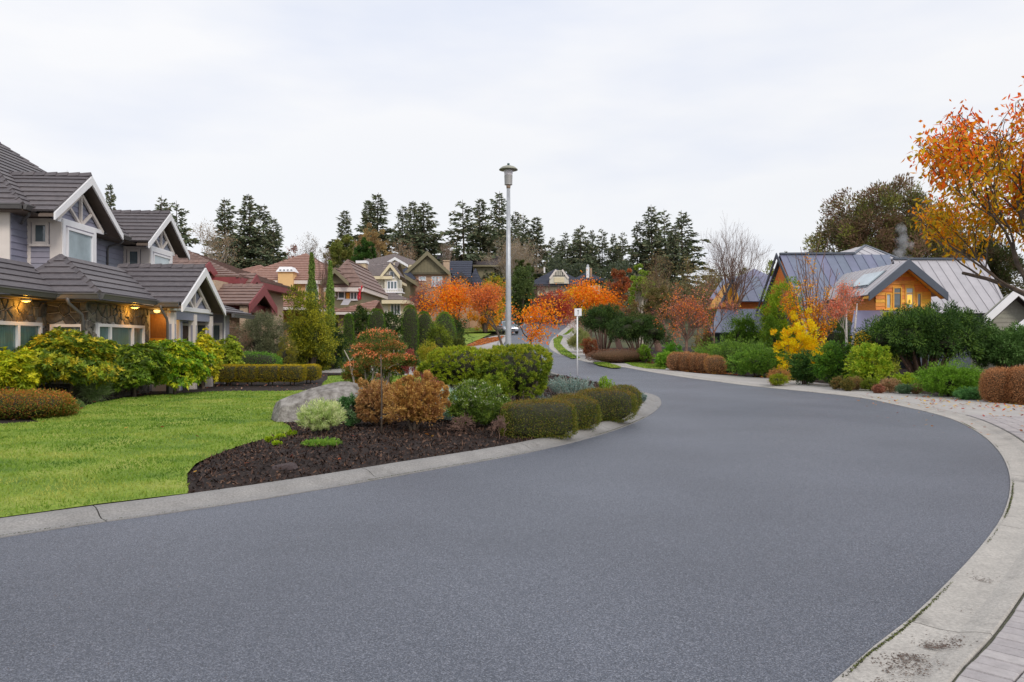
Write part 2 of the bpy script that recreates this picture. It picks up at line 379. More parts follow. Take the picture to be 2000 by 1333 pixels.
road_poly = [(p.x, p.y) for p in LE] + [(p.x, p.y) for p in reversed(RE)]
def thin(poly, d=0.4):
    out = [poly[0]]
    for p in poly[1:]:
        if (Vector(p) - Vector(out[-1])).length > d: out.append(p)
    return out
sheet('road', thin(road_poly), ASPH, lambda x, y: G(y) + 0.0, 1.6)

def swept(name, line, prof, m, seglen, gap=0.012, side=1, keep=lambda p: True):
    """rolled kerb: profile (offset,height) swept along the asphalt edge in cast lengths with open joints"""
    root = struct_root(name); acc = [0.0]
    for i in range(1, len(line)): acc.append(acc[-1] + (line[i] - line[i - 1]).length)
    def P(s):
        i = min(max(int(np.searchsorted(acc, s)) - 1, 0), len(line) - 2); t = (s - acc[i]) / max(acc[i + 1] - acc[i], 1e-6)
        p = line[i].lerp(line[i + 1], t); a_ = line[max(i - 1, 0)]; b_ = line[min(i + 2, len(line) - 1)]; tg = (b_ - a_).normalized()
        return p, Vector((-tg.y, tg.x)) * side
    s = 0.0
    while s < acc[-1] - seglen:
        mid, _ = P(s + seglen / 2)
        sl = seglen if mid.y < 40 else seglen * 3
        if keep(mid):
            mb = MB(); n = 6; rings = []
            for k in range(n + 1):
                p, nr = P(min(s + gap / 2 + (sl - gap) * k / n, acc[-1])); rings.append([(p.x + nr.x * o_, p.y + nr.y * o_, G(p.y) + h_) for o_, h_ in prof])
            npf = len(prof); mb.v = [v for r in rings for v in r]
            for k in range(n):
                for j in range(npf - 1): a_ = k * npf + j; mb.f.append((a_, a_ + 1, a_ + npf + 1, a_ + npf))
            mb.f.append(tuple(range(npf))); mb.f.append(tuple(n * npf + j for j in range(npf)))
            mb.build('kerb_segment', m, root)
        s += sl
    return root
profL = [(-0.02, -0.15), (-0.02, 0.010), (0.13, 0.004), (0.19, 0.02), (0.25, 0.055), (0.31, 0.075), (0.40, 0.08), (0.415, 0.065), (0.415, -0.15)]
profR = [(-0.02, -0.15), (-0.02, 0.012), (0.02, 0.014), (0.14, 0.006), (0.24, 0.012), (0.32, 0.035), (0.39, 0.045), (0.40, 0.035), (0.40, -0.15)]
swept('left_kerb', LE, profL, CONC_OLD, 3.0, side=1)
swept('right_kerb', RE, profR, CONC, 3.0, side=-1)

# verge on the right: sidewalk band between kerb and planting bed
bed_px = [(2050, 801), (1972, 793), (1924, 785), (1822, 775), (1740, 764), (1640, 754.5), (1500, 741), (1340, 729), (1293, 716), (1240, 712), (1201, 706), (1150, 699), (1140, 685), (1116, 668), (1121, 655), (1130, 643), (1125, 634), (1124, 629)]
BE = smooth_line([(14.8, 14.5)] + [unproj(*p) for p in bed_px], 0.6)
REo = offset_line(RE, -0.40)
rs = [p for p in REo if p.y > 15.6 and p.y < 110]
side_poly = thin([(p.x, p.y) for p in rs] + [(p.x, p.y) for p in reversed(BE)], 0.5)
sheet('sidewalk', side_poly, PAVE, lambda x, y: G(y) + 0.045, 1.6)
# grass strips let into the sidewalk
def grass_z(x, y): return G(y) + 0.055
def pxpoly(pts): return [unproj(*p) for p in pts]
strips = [pxpoly([(1081, 664), (1094, 656), (1100, 659), (1094, 672), (1104, 683), (1119, 694), (1134, 701), (1117, 702), (1096, 693), (1082, 679)]),
          pxpoly([(1159, 711), (1182, 710.5), (1204, 717), (1213, 721), (1196, 721), (1170, 716)]),
          pxpoly([(1219, 710.5), (1262, 712), (1291, 716), (1300, 724), (1262, 722), (1236, 717)]),
          pxpoly([(1099, 655), (1112, 645), (1121, 641), (1116, 648), (1106, 655)])]

def grass_mat(name, cols):
    m = bpy.data.materials.new(name); m.use_nodes = True
    N = m.node_tree.nodes; L = m.node_tree.links; b = N['Principled BSDF']; b.inputs['Roughness'].default_value = 0.8; b.inputs['Specular IOR Level'].default_value = 0.2
    tc = N.new('ShaderNodeTexCoord')
    def nzr(s, d, stretch=None):
        n = N.new('ShaderNodeTexNoise'); n.inputs['Scale'].default_value = s; n.inputs['Detail'].default_value = d; L.new(tc.outputs['Object'], n.inputs['Vector']); return n
    a_ = nzr(0.9, 7); c_ = nzr(38, 4)
    r = N.new('ShaderNodeValToRGB'); el = r.color_ramp.elements
    el[0].position = 0.32; el[0].color = (*cols[0], 1); el[1].position = 0.68; el[1].color = (*cols[2], 1); e = el.new(0.5); e.color = (*cols[1], 1)
    L.new(a_.outputs[0], r.inputs[0])
    r2 = N.new('ShaderNodeValToRGB'); r2.color_ramp.elements[0].position = 0.3; r2.color_ramp.elements[0].color = (0.6, 0.62, 0.6, 1); r2.color_ramp.elements[1].position = 0.7; r2.color_ramp.elements[1].color = (1.25, 1.25, 1.2, 1)
    L.new(c_.outputs[0], r2.inputs[0])
    mu = N.new('ShaderNodeMix'); mu.data_type = 'RGBA'; mu.blend_type = 'MULTIPLY'; mu.inputs['Factor'].default_value = 1
    L.new(r.outputs[0], mu.inputs['A']); L.new(r2.outputs[0], mu.inputs['B']); L.new(mu.outputs['Result'], b.inputs['Base Color'])
    bp = N.new('ShaderNodeBump'); bp.inputs['Strength'].default_value = 0.7; bp.inputs['Distance'].default_value = 0.03; L.new(c_.outputs[0], bp.inputs['Height']); L.new(bp.outputs[0], b.inputs['Normal'])
    return m
LAWNM = grass_mat('lawn_turf', [(0.11, 0.20, 0.025), (0.22, 0.31, 0.04), (0.34, 0.38, 0.08)])

# lawn, planting beds on the left
LEo = offset_line(LE, 0.395)
def seg(line, y0, y1, xmax=99): return [(p.x, p.y) for p in line if y0 <= p.y <= y1 and p.x <= xmax]
tipi = max(range(len(LEo)), key=lambda i: LEo[i].x if LEo[i].y < 24 else -99)
front = [(p.x, p.y) for p in LEo[:tipi + 1]]; back = [(p.x, p.y) for p in LEo[tipi + 1:]]
# mulch bed tip on the kerb at (385,966)
t0 = uz(372, 955, .09); k0 = min(range(len(front)), key=lambda i: (front[i][0] - t0[0]) ** 2 + (front[i][1] - t0[1]) ** 2)
lawn_bed_px = [(366, 944), (364, 925), (382, 905), (440, 878), (510, 856), (560, 843), (566, 830), (545, 822), (535, 800), (560, 780), (620, 765), (690, 758), (760, 760), (830, 757), (905, 752)]
lawn_bed = [(p.x, p.y) for p in smooth_line([uz(*p) for p in lawn_bed_px], 0.4)]
house_bed_px = [(0, 826), (60, 815), (120, 803), (180, 790), (250, 777), (320, 768), (400, 763.5), (500, 763), (600, 762), (625, 757), (632, 746), (640, 741)]
house_bed = [(p.x, p.y) for p in smooth_line([(-16, 12)] + [uz(*p) for p in house_bed_px], 0.4)]
far_lawn = [unproj(640, 739), unproj(760, 737.5), unproj(905, 738)]
lawn_poly = front[:k0 + 1] + lawn_bed + list(reversed(far_lawn)) + list(reversed(house_bed)) + [(-18, 4)]
lawn_poly = thin(lawn_poly, 0.3)
def lawn_z(x, y):
    return G(y) + 0.085 + 0.04 * nse(x, y, 0.35) + 0.02 * nse(x, y, 1.3, 4)
sheet('lawn', lawn_poly, LAWNM, lawn_z, 0.7)
# island bed
bk = [p for p in back if p[1] < 33]
bed_poly = thin(front[k0:] + bk + list(reversed(lawn_bed)), 0.3)
def bed_z(x, y):
    d = dist_poly(x, y, bed_poly) if in_poly(x, y, bed_poly) else 0
    return G(y) + 0.07 + 0.16 * (1 - math.exp(-d / 0.8)) + 0.035 * nse(x, y, 1.4) * min(1, d / .4) + 0.035 * nse(x, y, 4.5) * min(1, d / .3) + 0.016 * nse(x, y, 13) * min(1, d / .2)
sheet('mulch_bed', bed_poly, SOIL, bed_z, 0.13)
# bed along the grey house
hb_poly = thin([p for p in house_bed] + [unproj(640, 736), (-5, 34), (-16, 36), (-22, 30), (-22, 10)], 0.3)
sheet('house_bed', hb_poly, SOIL, lambda x, y: G(y) + 0.07 + 0.03 * nse(x, y, 1.5), 0.8)
# driveway of the house, its far planting bed, far lawn bits
drive = [(-9, 33.6), (-2.0, 33.2), (.2, 33), (.2, 38.5), (-1, 39.5), (-9, 40)]
sheet('driveway', drive, PAVE, lambda x, y: G(y) + 0.03, 1.5)
far_bed = [(-26, 40.5), (-9, 40.3), (0.2, 39.8), (0.8, 44), (-1.0, 47.5), (-4, 52), (-14, 54), (-30, 54)]
sheet('far_bed', far_bed, SOIL, lambda x, y: G(y) + 0.06, 2.5)
far_drive = pxpoly([(880, 690), (905, 678), (945, 662), (968, 657), (998, 655), (984, 672), (984, 684), (1002, 698), (960, 703)])
sheet('side_driveway', far_drive, PAVE, lambda x, y: G(y) + 0.05, 2.0)
fl = pxpoly([(840, 690), (885, 688), (905, 677), (942, 661), (960, 652), (905, 653), (880, 660)])
sheet('far_lawn', fl, LAWNM, lambda x, y: G(y) + 0.05, 2.0)
fl2 = pxpoly([(900, 651), (980, 648), (990, 640), (1004, 632), (930, 632), (890, 640)])
sheet('upper_lawn', fl2, LAWNM, lambda x, y: G(y) + 0.05, 3.0)
for k_, sp_ in enumerate(strips):
    sheet('grass_strip', sp_, LAWNM, grass_z, 1.0)
# right bed under the hedges
rb = [(p.x, p.y) for p in BE if p.y < 60] + [(14, 62), (30, 60), (45, 45), (45, 20), (20, 14.5)]
sheet('right_bed', thin(rb, 0.5), SOIL, lambda x, y: G(y) + 0.02, 2.0)

# ---- grass blades (stuff)
def attr_mesh(name, V, Fq, C, m, kind='stuff', parent=None):
    """V (n,3) float, Fq (m,4) or (m,3) ints, C per-vertex colour (n,3)"""
    me = bpy.data.meshes.new(name); k = Fq.shape[1]
    me.vertices.add(len(V)); me.vertices.foreach_set('co', V.astype(np.float32).ravel())
    me.loops.add(Fq.size); me.loops.foreach_set('vertex_index', Fq.astype(np.int32).ravel())
    me.polygons.add(len(Fq)); me.polygons.foreach_set('loop_start', np.arange(0, Fq.size, k, dtype=np.int32)); me.polygons.foreach_set('loop_total', np.full(len(Fq), k, dtype=np.int32))
    me.update(calc_edges=True)
    a_ = me.color_attributes.new('col', 'FLOAT_COLOR', 'POINT')
    cc = np.ones((len(V), 4), np.float32); cc[:, :3] = C; a_.data.foreach_set('color', cc.ravel())
    me.materials.append(m); o = link(bpy.data.objects.new(name, me)); o.parent = parent
    if kind: o['kind'] = kind
    return o
def pts_in_poly(poly, n, bias=None):
    P = np.array(poly); x0, y0 = P.min(0); x1, y1 = P.max(0)
    X = RNG.uniform(x0, x1, n * 3); Y = RNG.uniform(y0, y1, n * 3)
    if bias is not None:
        k = RNG.random(n * 3) < bias(X, Y); X, Y = X[k], Y[k]
    ins = np.zeros(len(X), bool); j = len(P) - 1
    for i in range(len(P)):
        xi, yi = P[i]; xj, yj = P[j]
        c = ((yi > Y) != (yj > Y)) & (X < (xj - xi) * (Y - yi) / (yj - yi + 1e-12) + xi); ins ^= c; j = i
    return X[ins][:n], Y[ins][:n]
def vn(X, Y, s, seed=0):
    """cheap smooth value noise"""
    r = np.random.default_rng(seed).random((64, 64)); x = X * s % 64; y = Y * s % 64
    xi = np.floor(x).astype(int); yi = np.floor(y).astype(int); fx = x - xi; fy = y - yi
    fx = fx * fx * (3 - 2 * fx); fy = fy * fy * (3 - 2 * fy); xj = (xi + 1) % 64; yj = (yi + 1) % 64; xi %= 64; yi %= 64
    return (r[xi, yi] * (1 - fx) + r[xj, yi] * fx) * (1 - fy) + (r[xi, yj] * (1 - fx) + r[xj, yj] * fx) * fy
def grass(name, poly, n, zf, h=0.035, w=0.006, bias=None, cols=None, parent=None):
    X, Y = pts_in_poly(poly, n, bias); n = len(X)
    Z = np.array([zf(x, y) for x, y in zip(X, Y)]) - 0.004
    dist = np.sqrt(X ** 2 + Y ** 2); ww = w * np.clip(dist / 7, 1, 3.5); hh = h * RNG.uniform(.6, 1.3, n)
    a_ = RNG.uniform(0, 2 * PI, n); dx = np.cos(a_) * ww; dy = np.sin(a_) * ww
    lx = RNG.normal(0, .5, n) * hh; ly = RNG.normal(0, .5, n) * hh
    V = np.empty((n, 3, 3)); V[:, 0] = np.stack([X - dx, Y - dy, Z], 1); V[:, 1] = np.stack([X + dx, Y + dy, Z], 1); V[:, 2] = np.stack([X + lx, Y + ly, Z + hh], 1)
    t = vn(X, Y * 1.6, .8, 1) * .42 + vn(X, Y * 1.5, 2.6, 2) * .33 + RNG.random(n) * .25
    c0, c1, c2 = [np.array(c) for c in (cols or [(0.07, 0.17, 0.015), (0.22, 0.34, 0.038), (0.43, 0.46, 0.10)])]
    t = np.clip((t - .5) * 1.5 + .5, 0, 1)[:, None]; C = np.where(t < .5, c0 + (c1 - c0) * t * 2, c1 + (c2 - c1) * (t * 2 - 1))
    return attr_mesh(name, V.reshape(-1, 3), np.arange(n * 3).reshape(n, 3), np.repeat(C, 3, 0), LEAF)
grass('lawn_grass', lawn_poly, 170000, lawn_z, bias=lambda X, Y: np.clip(9.0 / np.maximum(np.sqrt(X ** 2 + Y ** 2), 6), 0, 1) ** 1.3)
for sp_ in strips: grass('strip_grass', sp_, 1500, grass_z, 0.06, 0.012)

# ---- mulch chips (stuff) and fallen leaves
def chips(name, poly, n, zf, cols, L=(.02, .07), W=(.006, .02), tilt=.5, m=None, bias=None, up=0.01):
    X, Y = pts_in_poly(poly, n, bias); n = len(X); Z = np.array([zf(x, y) for x, y in zip(X, Y)]) + up
    a_ = RNG.uniform(0, 2 * PI, n); l = RNG.uniform(*L, n); w = RNG.uniform(*W, n)
    d = np.stack([np.cos(a_), np.sin(a_), RNG.normal(0, tilt, n)], 1); s = np.stack([-np.sin(a_), np.cos(a_), RNG.normal(0, tilt, n)], 1)
    P = np.stack([X, Y, Z], 1); V = np.empty((n, 4, 3))
    V[:, 0] = P - d * l[:, None] / 2 - s * w[:, None] * .2; V[:, 1] = P + s * w[:, None]; V[:, 2] = P + d * l[:, None] / 2 + s * w[:, None] * .2; V[:, 3] = P - s * w[:, None]
    zmin = V[:, :, 2].min(1) - (P[:, 2] - up); V[:, :, 2] -= np.minimum(zmin, 0)[:, None] - 0.001
    K = np.array(cols); C = K[RNG.integers(0, len(K), n)] * RNG.uniform(.7, 1.3, (n, 1))
    return attr_mesh(name, V.reshape(-1, 3), np.arange(n * 4).reshape(n, 4), np.repeat(C, 4, 0), m or NEEDLE)
chips('mulch_chips', bed_poly, 70000, bed_z, [(.025, .014, .011), (.045, .024, .018), (.014, .009, .008), (.08, .042, .028), (.15, .085, .055)], bias=lambda X, Y: np.clip(13 / np.maximum(Y, 5), 0, 1) ** 1.5, tilt=.6, L=(.015, .065), W=(.004, .013))
LEAFC = [(.50, .10, .02), (.62, .22, .03), (.35, .05, .03), (.60, .33, .04), (.22, .08, .04)]
chips('fallen_leaves', bed_poly, 160, bed_z, LEAFC, (.04, .08), (.015, .03), .3, LEAF, up=.02)
chips('fallen_leaves', hb_poly, 1500, lambda x, y: G(y) + .13, [(.35, .10, .06), (.25, .10, .06), (.40, .22, .15), (.15, .06, .04)], (.05, .1), (.02, .035), .3, LEAF)
litter = [(9.2, 15.8), (11.6, 15.2), (13.6, 14.8), (14.4, 18.6), (12.6, 20), (11.2, 21.5), (9.0, 21.0), (8.6, 18.5)]
chips('fallen_leaves', litter, 1000, lambda x, y: G(y) + .052, LEAFC + [(.65, .42, .05)] * 2, (.05, .11), (.02, .035), .25, LEAF, bias=lambda X, Y: np.clip((X - 8.0) / 6, 0.05, 1) ** 2)
chips('fallen_leaves', [(6.2, 12), (9.5, 12.5), (10.5, 23), (8.6, 24), (8.0, 18)], 60, lambda x, y: G(y) + .058, LEAFC, (.04, .09), (.015, .03), .2, LEAF)
chips('fallen_leaves', [(p.x, p.y) for p in BE if 30 < p.y < 44] + [(8, 44), (10, 32)], 900, lambda x, y: G(y) + .06, LEAFC[:4], (.06, .12), (.02, .04), .3, LEAF)
chips('fallen_leaves', pxpoly([(905, 680), (940, 664), (985, 658), (975, 667), (940, 676)]), 2600, lambda x, y: G(y) + .07, [(.6, .22, .04), (.5, .13, .03)], (.1, .2), (.05, .1), .2, LEAF)
chips('fallen_leaves', lawn_poly, 26, lambda x, y: lawn_z(x, y) + .025, LEAFC, (.05, .08), (.02, .03), .3, LEAF)

# moss in the joint between asphalt and kerb, dirt washed onto the gutter
def along(name, line, n, off, cols, L, W, y0, y1, z=.014, m=None):
    pts_ = [p for p in line if y0 < p.y < y1]; k = RNG.integers(0, len(pts_) - 1, n); t = RNG.random(n); A = np.array([(p.x, p.y) for p in pts_]); B = A[k] * (1 - t[:, None]) + A[k + 1] * t[:, None]; d = A[k + 1] - A[k]; d /= np.linalg.norm(d, axis=1)[:, None]
    keep = vn(B[:, 0] * 1.0 + 50, B[:, 1] + 50, .9, 9) + .35 * (RNG.random(n) - .5) > .52; B = B[keep] + np.stack([-d[keep][:, 1], d[keep][:, 0]], 1) * RNG.normal(off, .005, (int(keep.sum()), 1)); n = len(B)
    a_ = RNG.uniform(0, 6.28, n); l = RNG.uniform(*L, n) / 2; w = RNG.uniform(*W, n) / 2; P = np.column_stack([B, [G(y) + z for y in B[:, 1]]]); dx = np.column_stack([np.cos(a_) * l, np.sin(a_) * l, RNG.uniform(0, .006, n)]); dy = np.column_stack([-np.sin(a_) * w, np.cos(a_) * w, RNG.uniform(0, .006, n)])
    V = np.stack([P - dx * [1, 1, 0], P + dy, P + dx, P - dy * [1, 1, 0]], 1); C = np.array(cols)[RNG.integers(0, len(cols), n)] * RNG.uniform(.7, 1.3, (n, 1)); attr_mesh(name, V.reshape(-1, 3), np.arange(n * 4).reshape(n, 4), np.repeat(C, 4, 0), m or NEEDLE)
along('kerb_moss', RE, 9000, -.004, [(.14, .16, .03), (.08, .10, .02), (.05, .05, .03)], (.004, .014), (.003, .009), 2.8, 16)
along('kerb_moss', LE, 5000, .004, [(.10, .11, .03), (.06, .07, .02), (.05, .05, .03)], (.004, .014), (.003, .009), 5, 19)
def dirt(cx, cy, sx, sy, ang, n):
    a_ = RNG.normal(0, 1, n); b_ = RNG.normal(0, 1, n); X = cx + a_ * sx * math.cos(ang) - b_ * sy * math.sin(ang); Y = cy + a_ * sx * math.sin(ang) + b_ * sy * math.cos(ang); r_ = RNG.uniform(.0012, .004, n); t = RNG.uniform(0, 6.28, n); Z = np.full(n, .0)
    dline = np.array([min(((p.x - x) ** 2 + (p.y - y) ** 2) for p in offset_line(RE, -.2) if p.y < 8) ** .5 for x, y in zip(X, Y)]); k = dline < .17; X, Y, r_, t = X[k], Y[k], r_[k], t[k]; n = len(X)
    so = np.array([min(((p.x - x) ** 2 + (p.y - y) ** 2) for p in RE if p.y < 8) ** .5 for x, y in zip(X, Y)]); Z = np.interp(so, [0, .02, .14, .24, .32, .39], [.012, .014, .006, .012, .035, .045]) + .004
    V = np.stack([np.column_stack([X + r_ * np.cos(t + q) * 1.6, Y + r_ * np.sin(t + q) * 1.6, Z]) for q in (0, 1.57, 3.14, 4.71)], 1); C = np.array([(.12, .08, .06), (.16, .11, .085), (.07, .045, .035)])[RNG.integers(0, 3, n)]; attr_mesh('leaf_dirt', V.reshape(-1, 3), np.arange(n * 4).reshape(n, 4), np.repeat(C, 4, 0), NEEDLE)
_d = uz(1812, 1272, .01); dirt(_d[0], _d[1], .15, .04, .5, 900); _d = uz(1765, 1310, .01); dirt(_d[0], _d[1], .22, .08, .9, 700); _d = uz(1905, 1150, .01); dirt(_d[0], _d[1], .2, .05, .9, 600)
# ---- pavers of the driveway behind the right kerb
pav = struct_root('paver_driveway')
ins_line = offset_line(RE, -0.42)
pl = [p for p in ins_line if -1.2 < p.y < 16.3 and p.x > -3.5]
acc = [0.0]
for i in range(1, len(pl)): acc.append(acc[-1] + (pl[i] - pl[i - 1]).length)
pn = offset_line(pl, -1.0)
def PP(s, o_):
    i = min(max(int(np.searchsorted(acc, s)) - 1, 0), len(pl) - 2); t = (s - acc[i]) / max(acc[i + 1] - acc[i], 1e-6)
    p = pl[i].lerp(pl[i + 1], t); nn_ = (pn[i].lerp(pn[i + 1], t) - p); return p + nn_ * o_
pv = []
rowsn = 18
for r_ in range(rowsn):
    o0 = r_ * 0.205; s = 0.055 * (r_ % 2)
    while s < acc[-1] - 0.12:
        ln = 0.108
        q = [PP(s + .004, o0 + .004), PP(s + ln - .004, o0 + .004), PP(s + ln - .004, o0 + .2), PP(s + .004, o0 + .2)]
        c = sum(q, Vector((0, 0))) / 4
        pv.append((c.length, q, inframe(c.x, c.y, .05, 10))); s += ln
pv.sort(key=lambda t: (not t[2], t[0]))
def paver_geo(mb, q):
    z1 = 0.055 + random.uniform(-.003, .003); c = sum(q, Vector((0, 0))) / 4
    p = [(a_.x, a_.y, 0.0) for a_ in q] + [(a_.x, a_.y, z1 - .006) for a_ in q] + [(a_.lerp(c, .06).x, a_.lerp(c, .06).y, z1) for a_ in q]
    mb.add(p, [(0, 1, 5, 4), (1, 2, 6, 5), (2, 3, 7, 6), (3, 0, 4, 7), (4, 5, 9, 8), (5, 6, 10, 9), (6, 7, 11, 10), (7, 4, 8, 11), (8, 9, 10, 11)])
for k_, (d_, q, vis) in enumerate(pv[:290]):
    mb = MB(); paver_geo(mb, q); mb.build('paver', PAVER, pav)
rest = MB()
for d_, q, vis in pv[290:]: paver_geo(rest, q)
rest.build('paver_rows', PAVER, pav, kind='stuff')
jp = [(PP(s_, -0.015).x, PP(s_, -0.015).y) for s_ in np.arange(0, acc[-1], .4)] + [(PP(s_, rowsn * .205).x, PP(s_, rowsn * .205).y) for s_ in np.arange(acc[-1] - .2, 0, -.4)]
sheet('paver_joint_sand', jp, mat('joint_sand', (.11, .11, .07), .95, .4, 30), lambda x, y: 0.032, 0.8, parent=pav, kind=None)
# ================================================================ PLANT TOOLS
def unit(A): return A / np.maximum(np.linalg.norm(A, axis=-1, keepdims=True), 1e-9)
class Leaves:
    def __init__(s): s.P = []; s.D = []; s.L = []; s.W = []; s.C = []
    def add(s, P, D, L, W, C):
        n = len(P); s.P.append(P); s.D.append(unit(D)); s.L.append(np.broadcast_to(L, n).astype(float)); s.W.append(np.broadcast_to(W, n).astype(float)); s.C.append(np.broadcast_to(C, (n, 3)).astype(float)); return s
    def build(s, name, parent, m=None, kind=None):
        P = np.concatenate(s.P); D = np.concatenate(s.D); L = np.concatenate(s.L)[:, None]; W = np.concatenate(s.W)[:, None]; C = np.concatenate(s.C)
        n = len(P); R = unit(RNG.normal(size=(n, 3))); S = unit(np.cross(D, R)); N = np.cross(D, S)
        V = np.empty((n, 4, 3)); V[:, 0] = P; V[:, 1] = P + D * L * .45 + S * W / 2 + N * W * .15; V[:, 2] = P + D * L; V[:, 3] = P + D * L * .45 - S * W / 2 + N * W * .15
        o = attr_mesh(name, V.reshape(-1, 3), np.arange(n * 4).reshape(n, 4), np.repeat(C, 4, 0), m or LEAF, kind, parent)
        ROOTLOC[o.name] = rootloc(parent); return o
BOOST = 1.5
def pal(cols, n, jit=.18, groups=None):
    K = np.array(cols); idx = RNG.integers(0, len(K), n) if groups is None else (groups + (RNG.random(n) < .3) * RNG.integers(0, len(K), n)) % len(K)
    K = np.array(cols); lum = K.mean(1, keepdims=True); K = np.maximum(lum + (K - lum) * 1.1, .004); return np.minimum(K[idx] * BOOST, .9) * RNG.uniform(1 - jit, 1 + jit, (n, 1))
def sph(n, zmin=-1.0):
    z = RNG.uniform(zmin, 1, n); a_ = RNG.uniform(0, 2 * PI, n); r = np.sqrt(1 - z * z); return np.stack([r * np.cos(a_), r * np.sin(a_), z], 1)
def lump(U, seed, amp=.2, f=2.2):
    r = np.random.default_rng(seed); s = np.zeros(len(U))
    for k in range(5):
        w = r.normal(size=3) * f; s += np.sin(U @ w + r.uniform(0, 6.28))
    return 1 + amp * s / 2.2
def blob(ls, c, R, n, L, W, cols, clumps=60, crad=.22, zmin=-.55, amp=.18, outw=1.0, up=.3, rnd=.5, seed=None, shell=(.78, 1.0), tipcols=None, tipfrac=.0):
    """crown of leaf clumps spread over a lumpy ellipsoid"""
    seed = RNG.integers(1e9) if seed is None else seed
    R = np.array(R, float); c = np.array(c, float); U = sph(clumps, zmin); rad = RNG.uniform(*shell, clumps) * lump(U, seed, amp)
    CC = c + U * R * rad[:, None]; k = RNG.integers(0, clumps, n); off = sph(n) * (RNG.random((n, 1)) ** .45) * crad * R.mean()
    P = CC[k] + off; D = unit(off) * outw + U[k] * .6 + np.array([0, 0, up]) + RNG.normal(size=(n, 3)) * rnd * .6
    C = pal(cols, n, .2, RNG.integers(0, len(cols), clumps)[k])
    if tipcols is not None:
        t = (off[:, 2] > 0.1 * crad * R.mean()) & (RNG.random(n) < tipfrac) & (U[k][:, 2] > -.1); C[t] = pal(tipcols, int(t.sum()), .2)
    ls.add(P, D, L * RNG.uniform(.6, 1.25, n), W * RNG.uniform(.7, 1.2, n), C); return ls
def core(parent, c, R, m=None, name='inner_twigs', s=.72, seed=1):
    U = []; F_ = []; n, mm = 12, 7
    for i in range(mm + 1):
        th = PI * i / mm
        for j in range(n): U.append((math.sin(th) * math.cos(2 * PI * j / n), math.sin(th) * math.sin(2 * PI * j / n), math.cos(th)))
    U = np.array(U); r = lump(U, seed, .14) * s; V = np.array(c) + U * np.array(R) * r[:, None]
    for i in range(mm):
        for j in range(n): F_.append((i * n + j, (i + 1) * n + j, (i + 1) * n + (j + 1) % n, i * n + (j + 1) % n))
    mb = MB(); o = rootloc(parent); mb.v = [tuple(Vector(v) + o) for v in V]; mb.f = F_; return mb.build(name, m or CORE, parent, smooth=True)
def clipped(ls, c, R, n, L, W, cols, e=4.0, jit=.03, zmin=-.95, tipcols=None, tipfrac=0, seed=3, amp=.05):
    """clipped hedge surface: superellipsoid covered with small leaves"""
    U = sph(n, zmin); q = (np.abs(U) ** e).sum(1) ** (-1 / e); B = U * q[:, None] * lump(U, seed, amp)[:, None]
    P = np.array(c) + B * np.array(R) + RNG.normal(size=(n, 3)) * jit; g = unit(np.sign(B) * np.abs(B) ** (e - 1) / np.array(R))
    C = pal(cols, n, .25)
    if tipcols is not None:
        t = (g[:, 2] > .5) & (RNG.random(n) < tipfrac); C[t] = pal(tipcols, int(t.sum()), .2)
    ls.add(P, g * 1.0 + RNG.normal(size=(n, 3)) * .7, L * RNG.uniform(.6, 1.2, n), W * RNG.uniform(.6, 1.2, n), C); return ls
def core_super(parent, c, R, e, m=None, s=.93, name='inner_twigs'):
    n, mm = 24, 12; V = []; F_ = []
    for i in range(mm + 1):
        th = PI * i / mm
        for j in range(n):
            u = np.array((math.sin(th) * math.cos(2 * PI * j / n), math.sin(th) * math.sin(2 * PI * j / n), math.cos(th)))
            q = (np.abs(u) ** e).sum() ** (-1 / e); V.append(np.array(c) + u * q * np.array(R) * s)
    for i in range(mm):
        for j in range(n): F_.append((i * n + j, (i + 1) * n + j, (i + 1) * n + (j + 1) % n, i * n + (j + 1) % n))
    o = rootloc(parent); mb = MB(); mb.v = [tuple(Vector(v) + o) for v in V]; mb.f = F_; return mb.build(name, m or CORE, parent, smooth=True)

def skeleton(base, d0, length, rad, levels, nch=(3, 4), spread=.55, shrink=.68, up=.15, wob=.12, rshrink=.6, seed=None, first=None, segn=4):
    """recursive branching. returns list of (pts, radii, level)"""
    rnd = random.Random(seed); out = []
    def grow(p, d, l, r, lv):
        pts = [p.copy()]; rr = [r]; dd = d.copy()
        for k in range(segn):
            dd = (dd + Vector((rnd.gauss(0, wob), rnd.gauss(0, wob), rnd.gauss(0, wob) + up * .25))).normalized()
            pts.append(pts[-1] + dd * l / segn); rr.append(r * (1 - (1 - rshrink) * (k + 1) / segn))
        out.append((pts, rr, lv))
        if lv >= levels: return
        n = rnd.randint(*nch) if not (first and lv == 0) else first
        a0 = rnd.uniform(0, 6.28)
        for k in range(n):
            t = rnd.uniform(.35, 1.0) if (k and lv) else (1.0 if not lv else rnd.uniform(.8, 1))
            if lv == 0: t = rnd.uniform(.75, 1.0)
            i = min(int(t * segn), segn - 1); q = pts[i].lerp(pts[i + 1], t * segn - i)
            a_ = a0 + 6.28 * k / n + rnd.uniform(-.4, .4); sp = spread * rnd.uniform(.6, 1.3)
            o1 = dd.orthogonal().normalized(); o2 = dd.cross(o1)
            nd = (dd * math.cos(sp) + (o1 * math.cos(a_) + o2 * math.sin(a_)) * math.sin(sp)); nd.z += up; nd.normalize()
            grow(q, nd, l * shrink * rnd.uniform(.75, 1.15), rr[i] * rnd.uniform(.55, .75), lv + 1)
    grow(Vector(base), Vector(d0).normalized(), length, rad, 0)
    return out
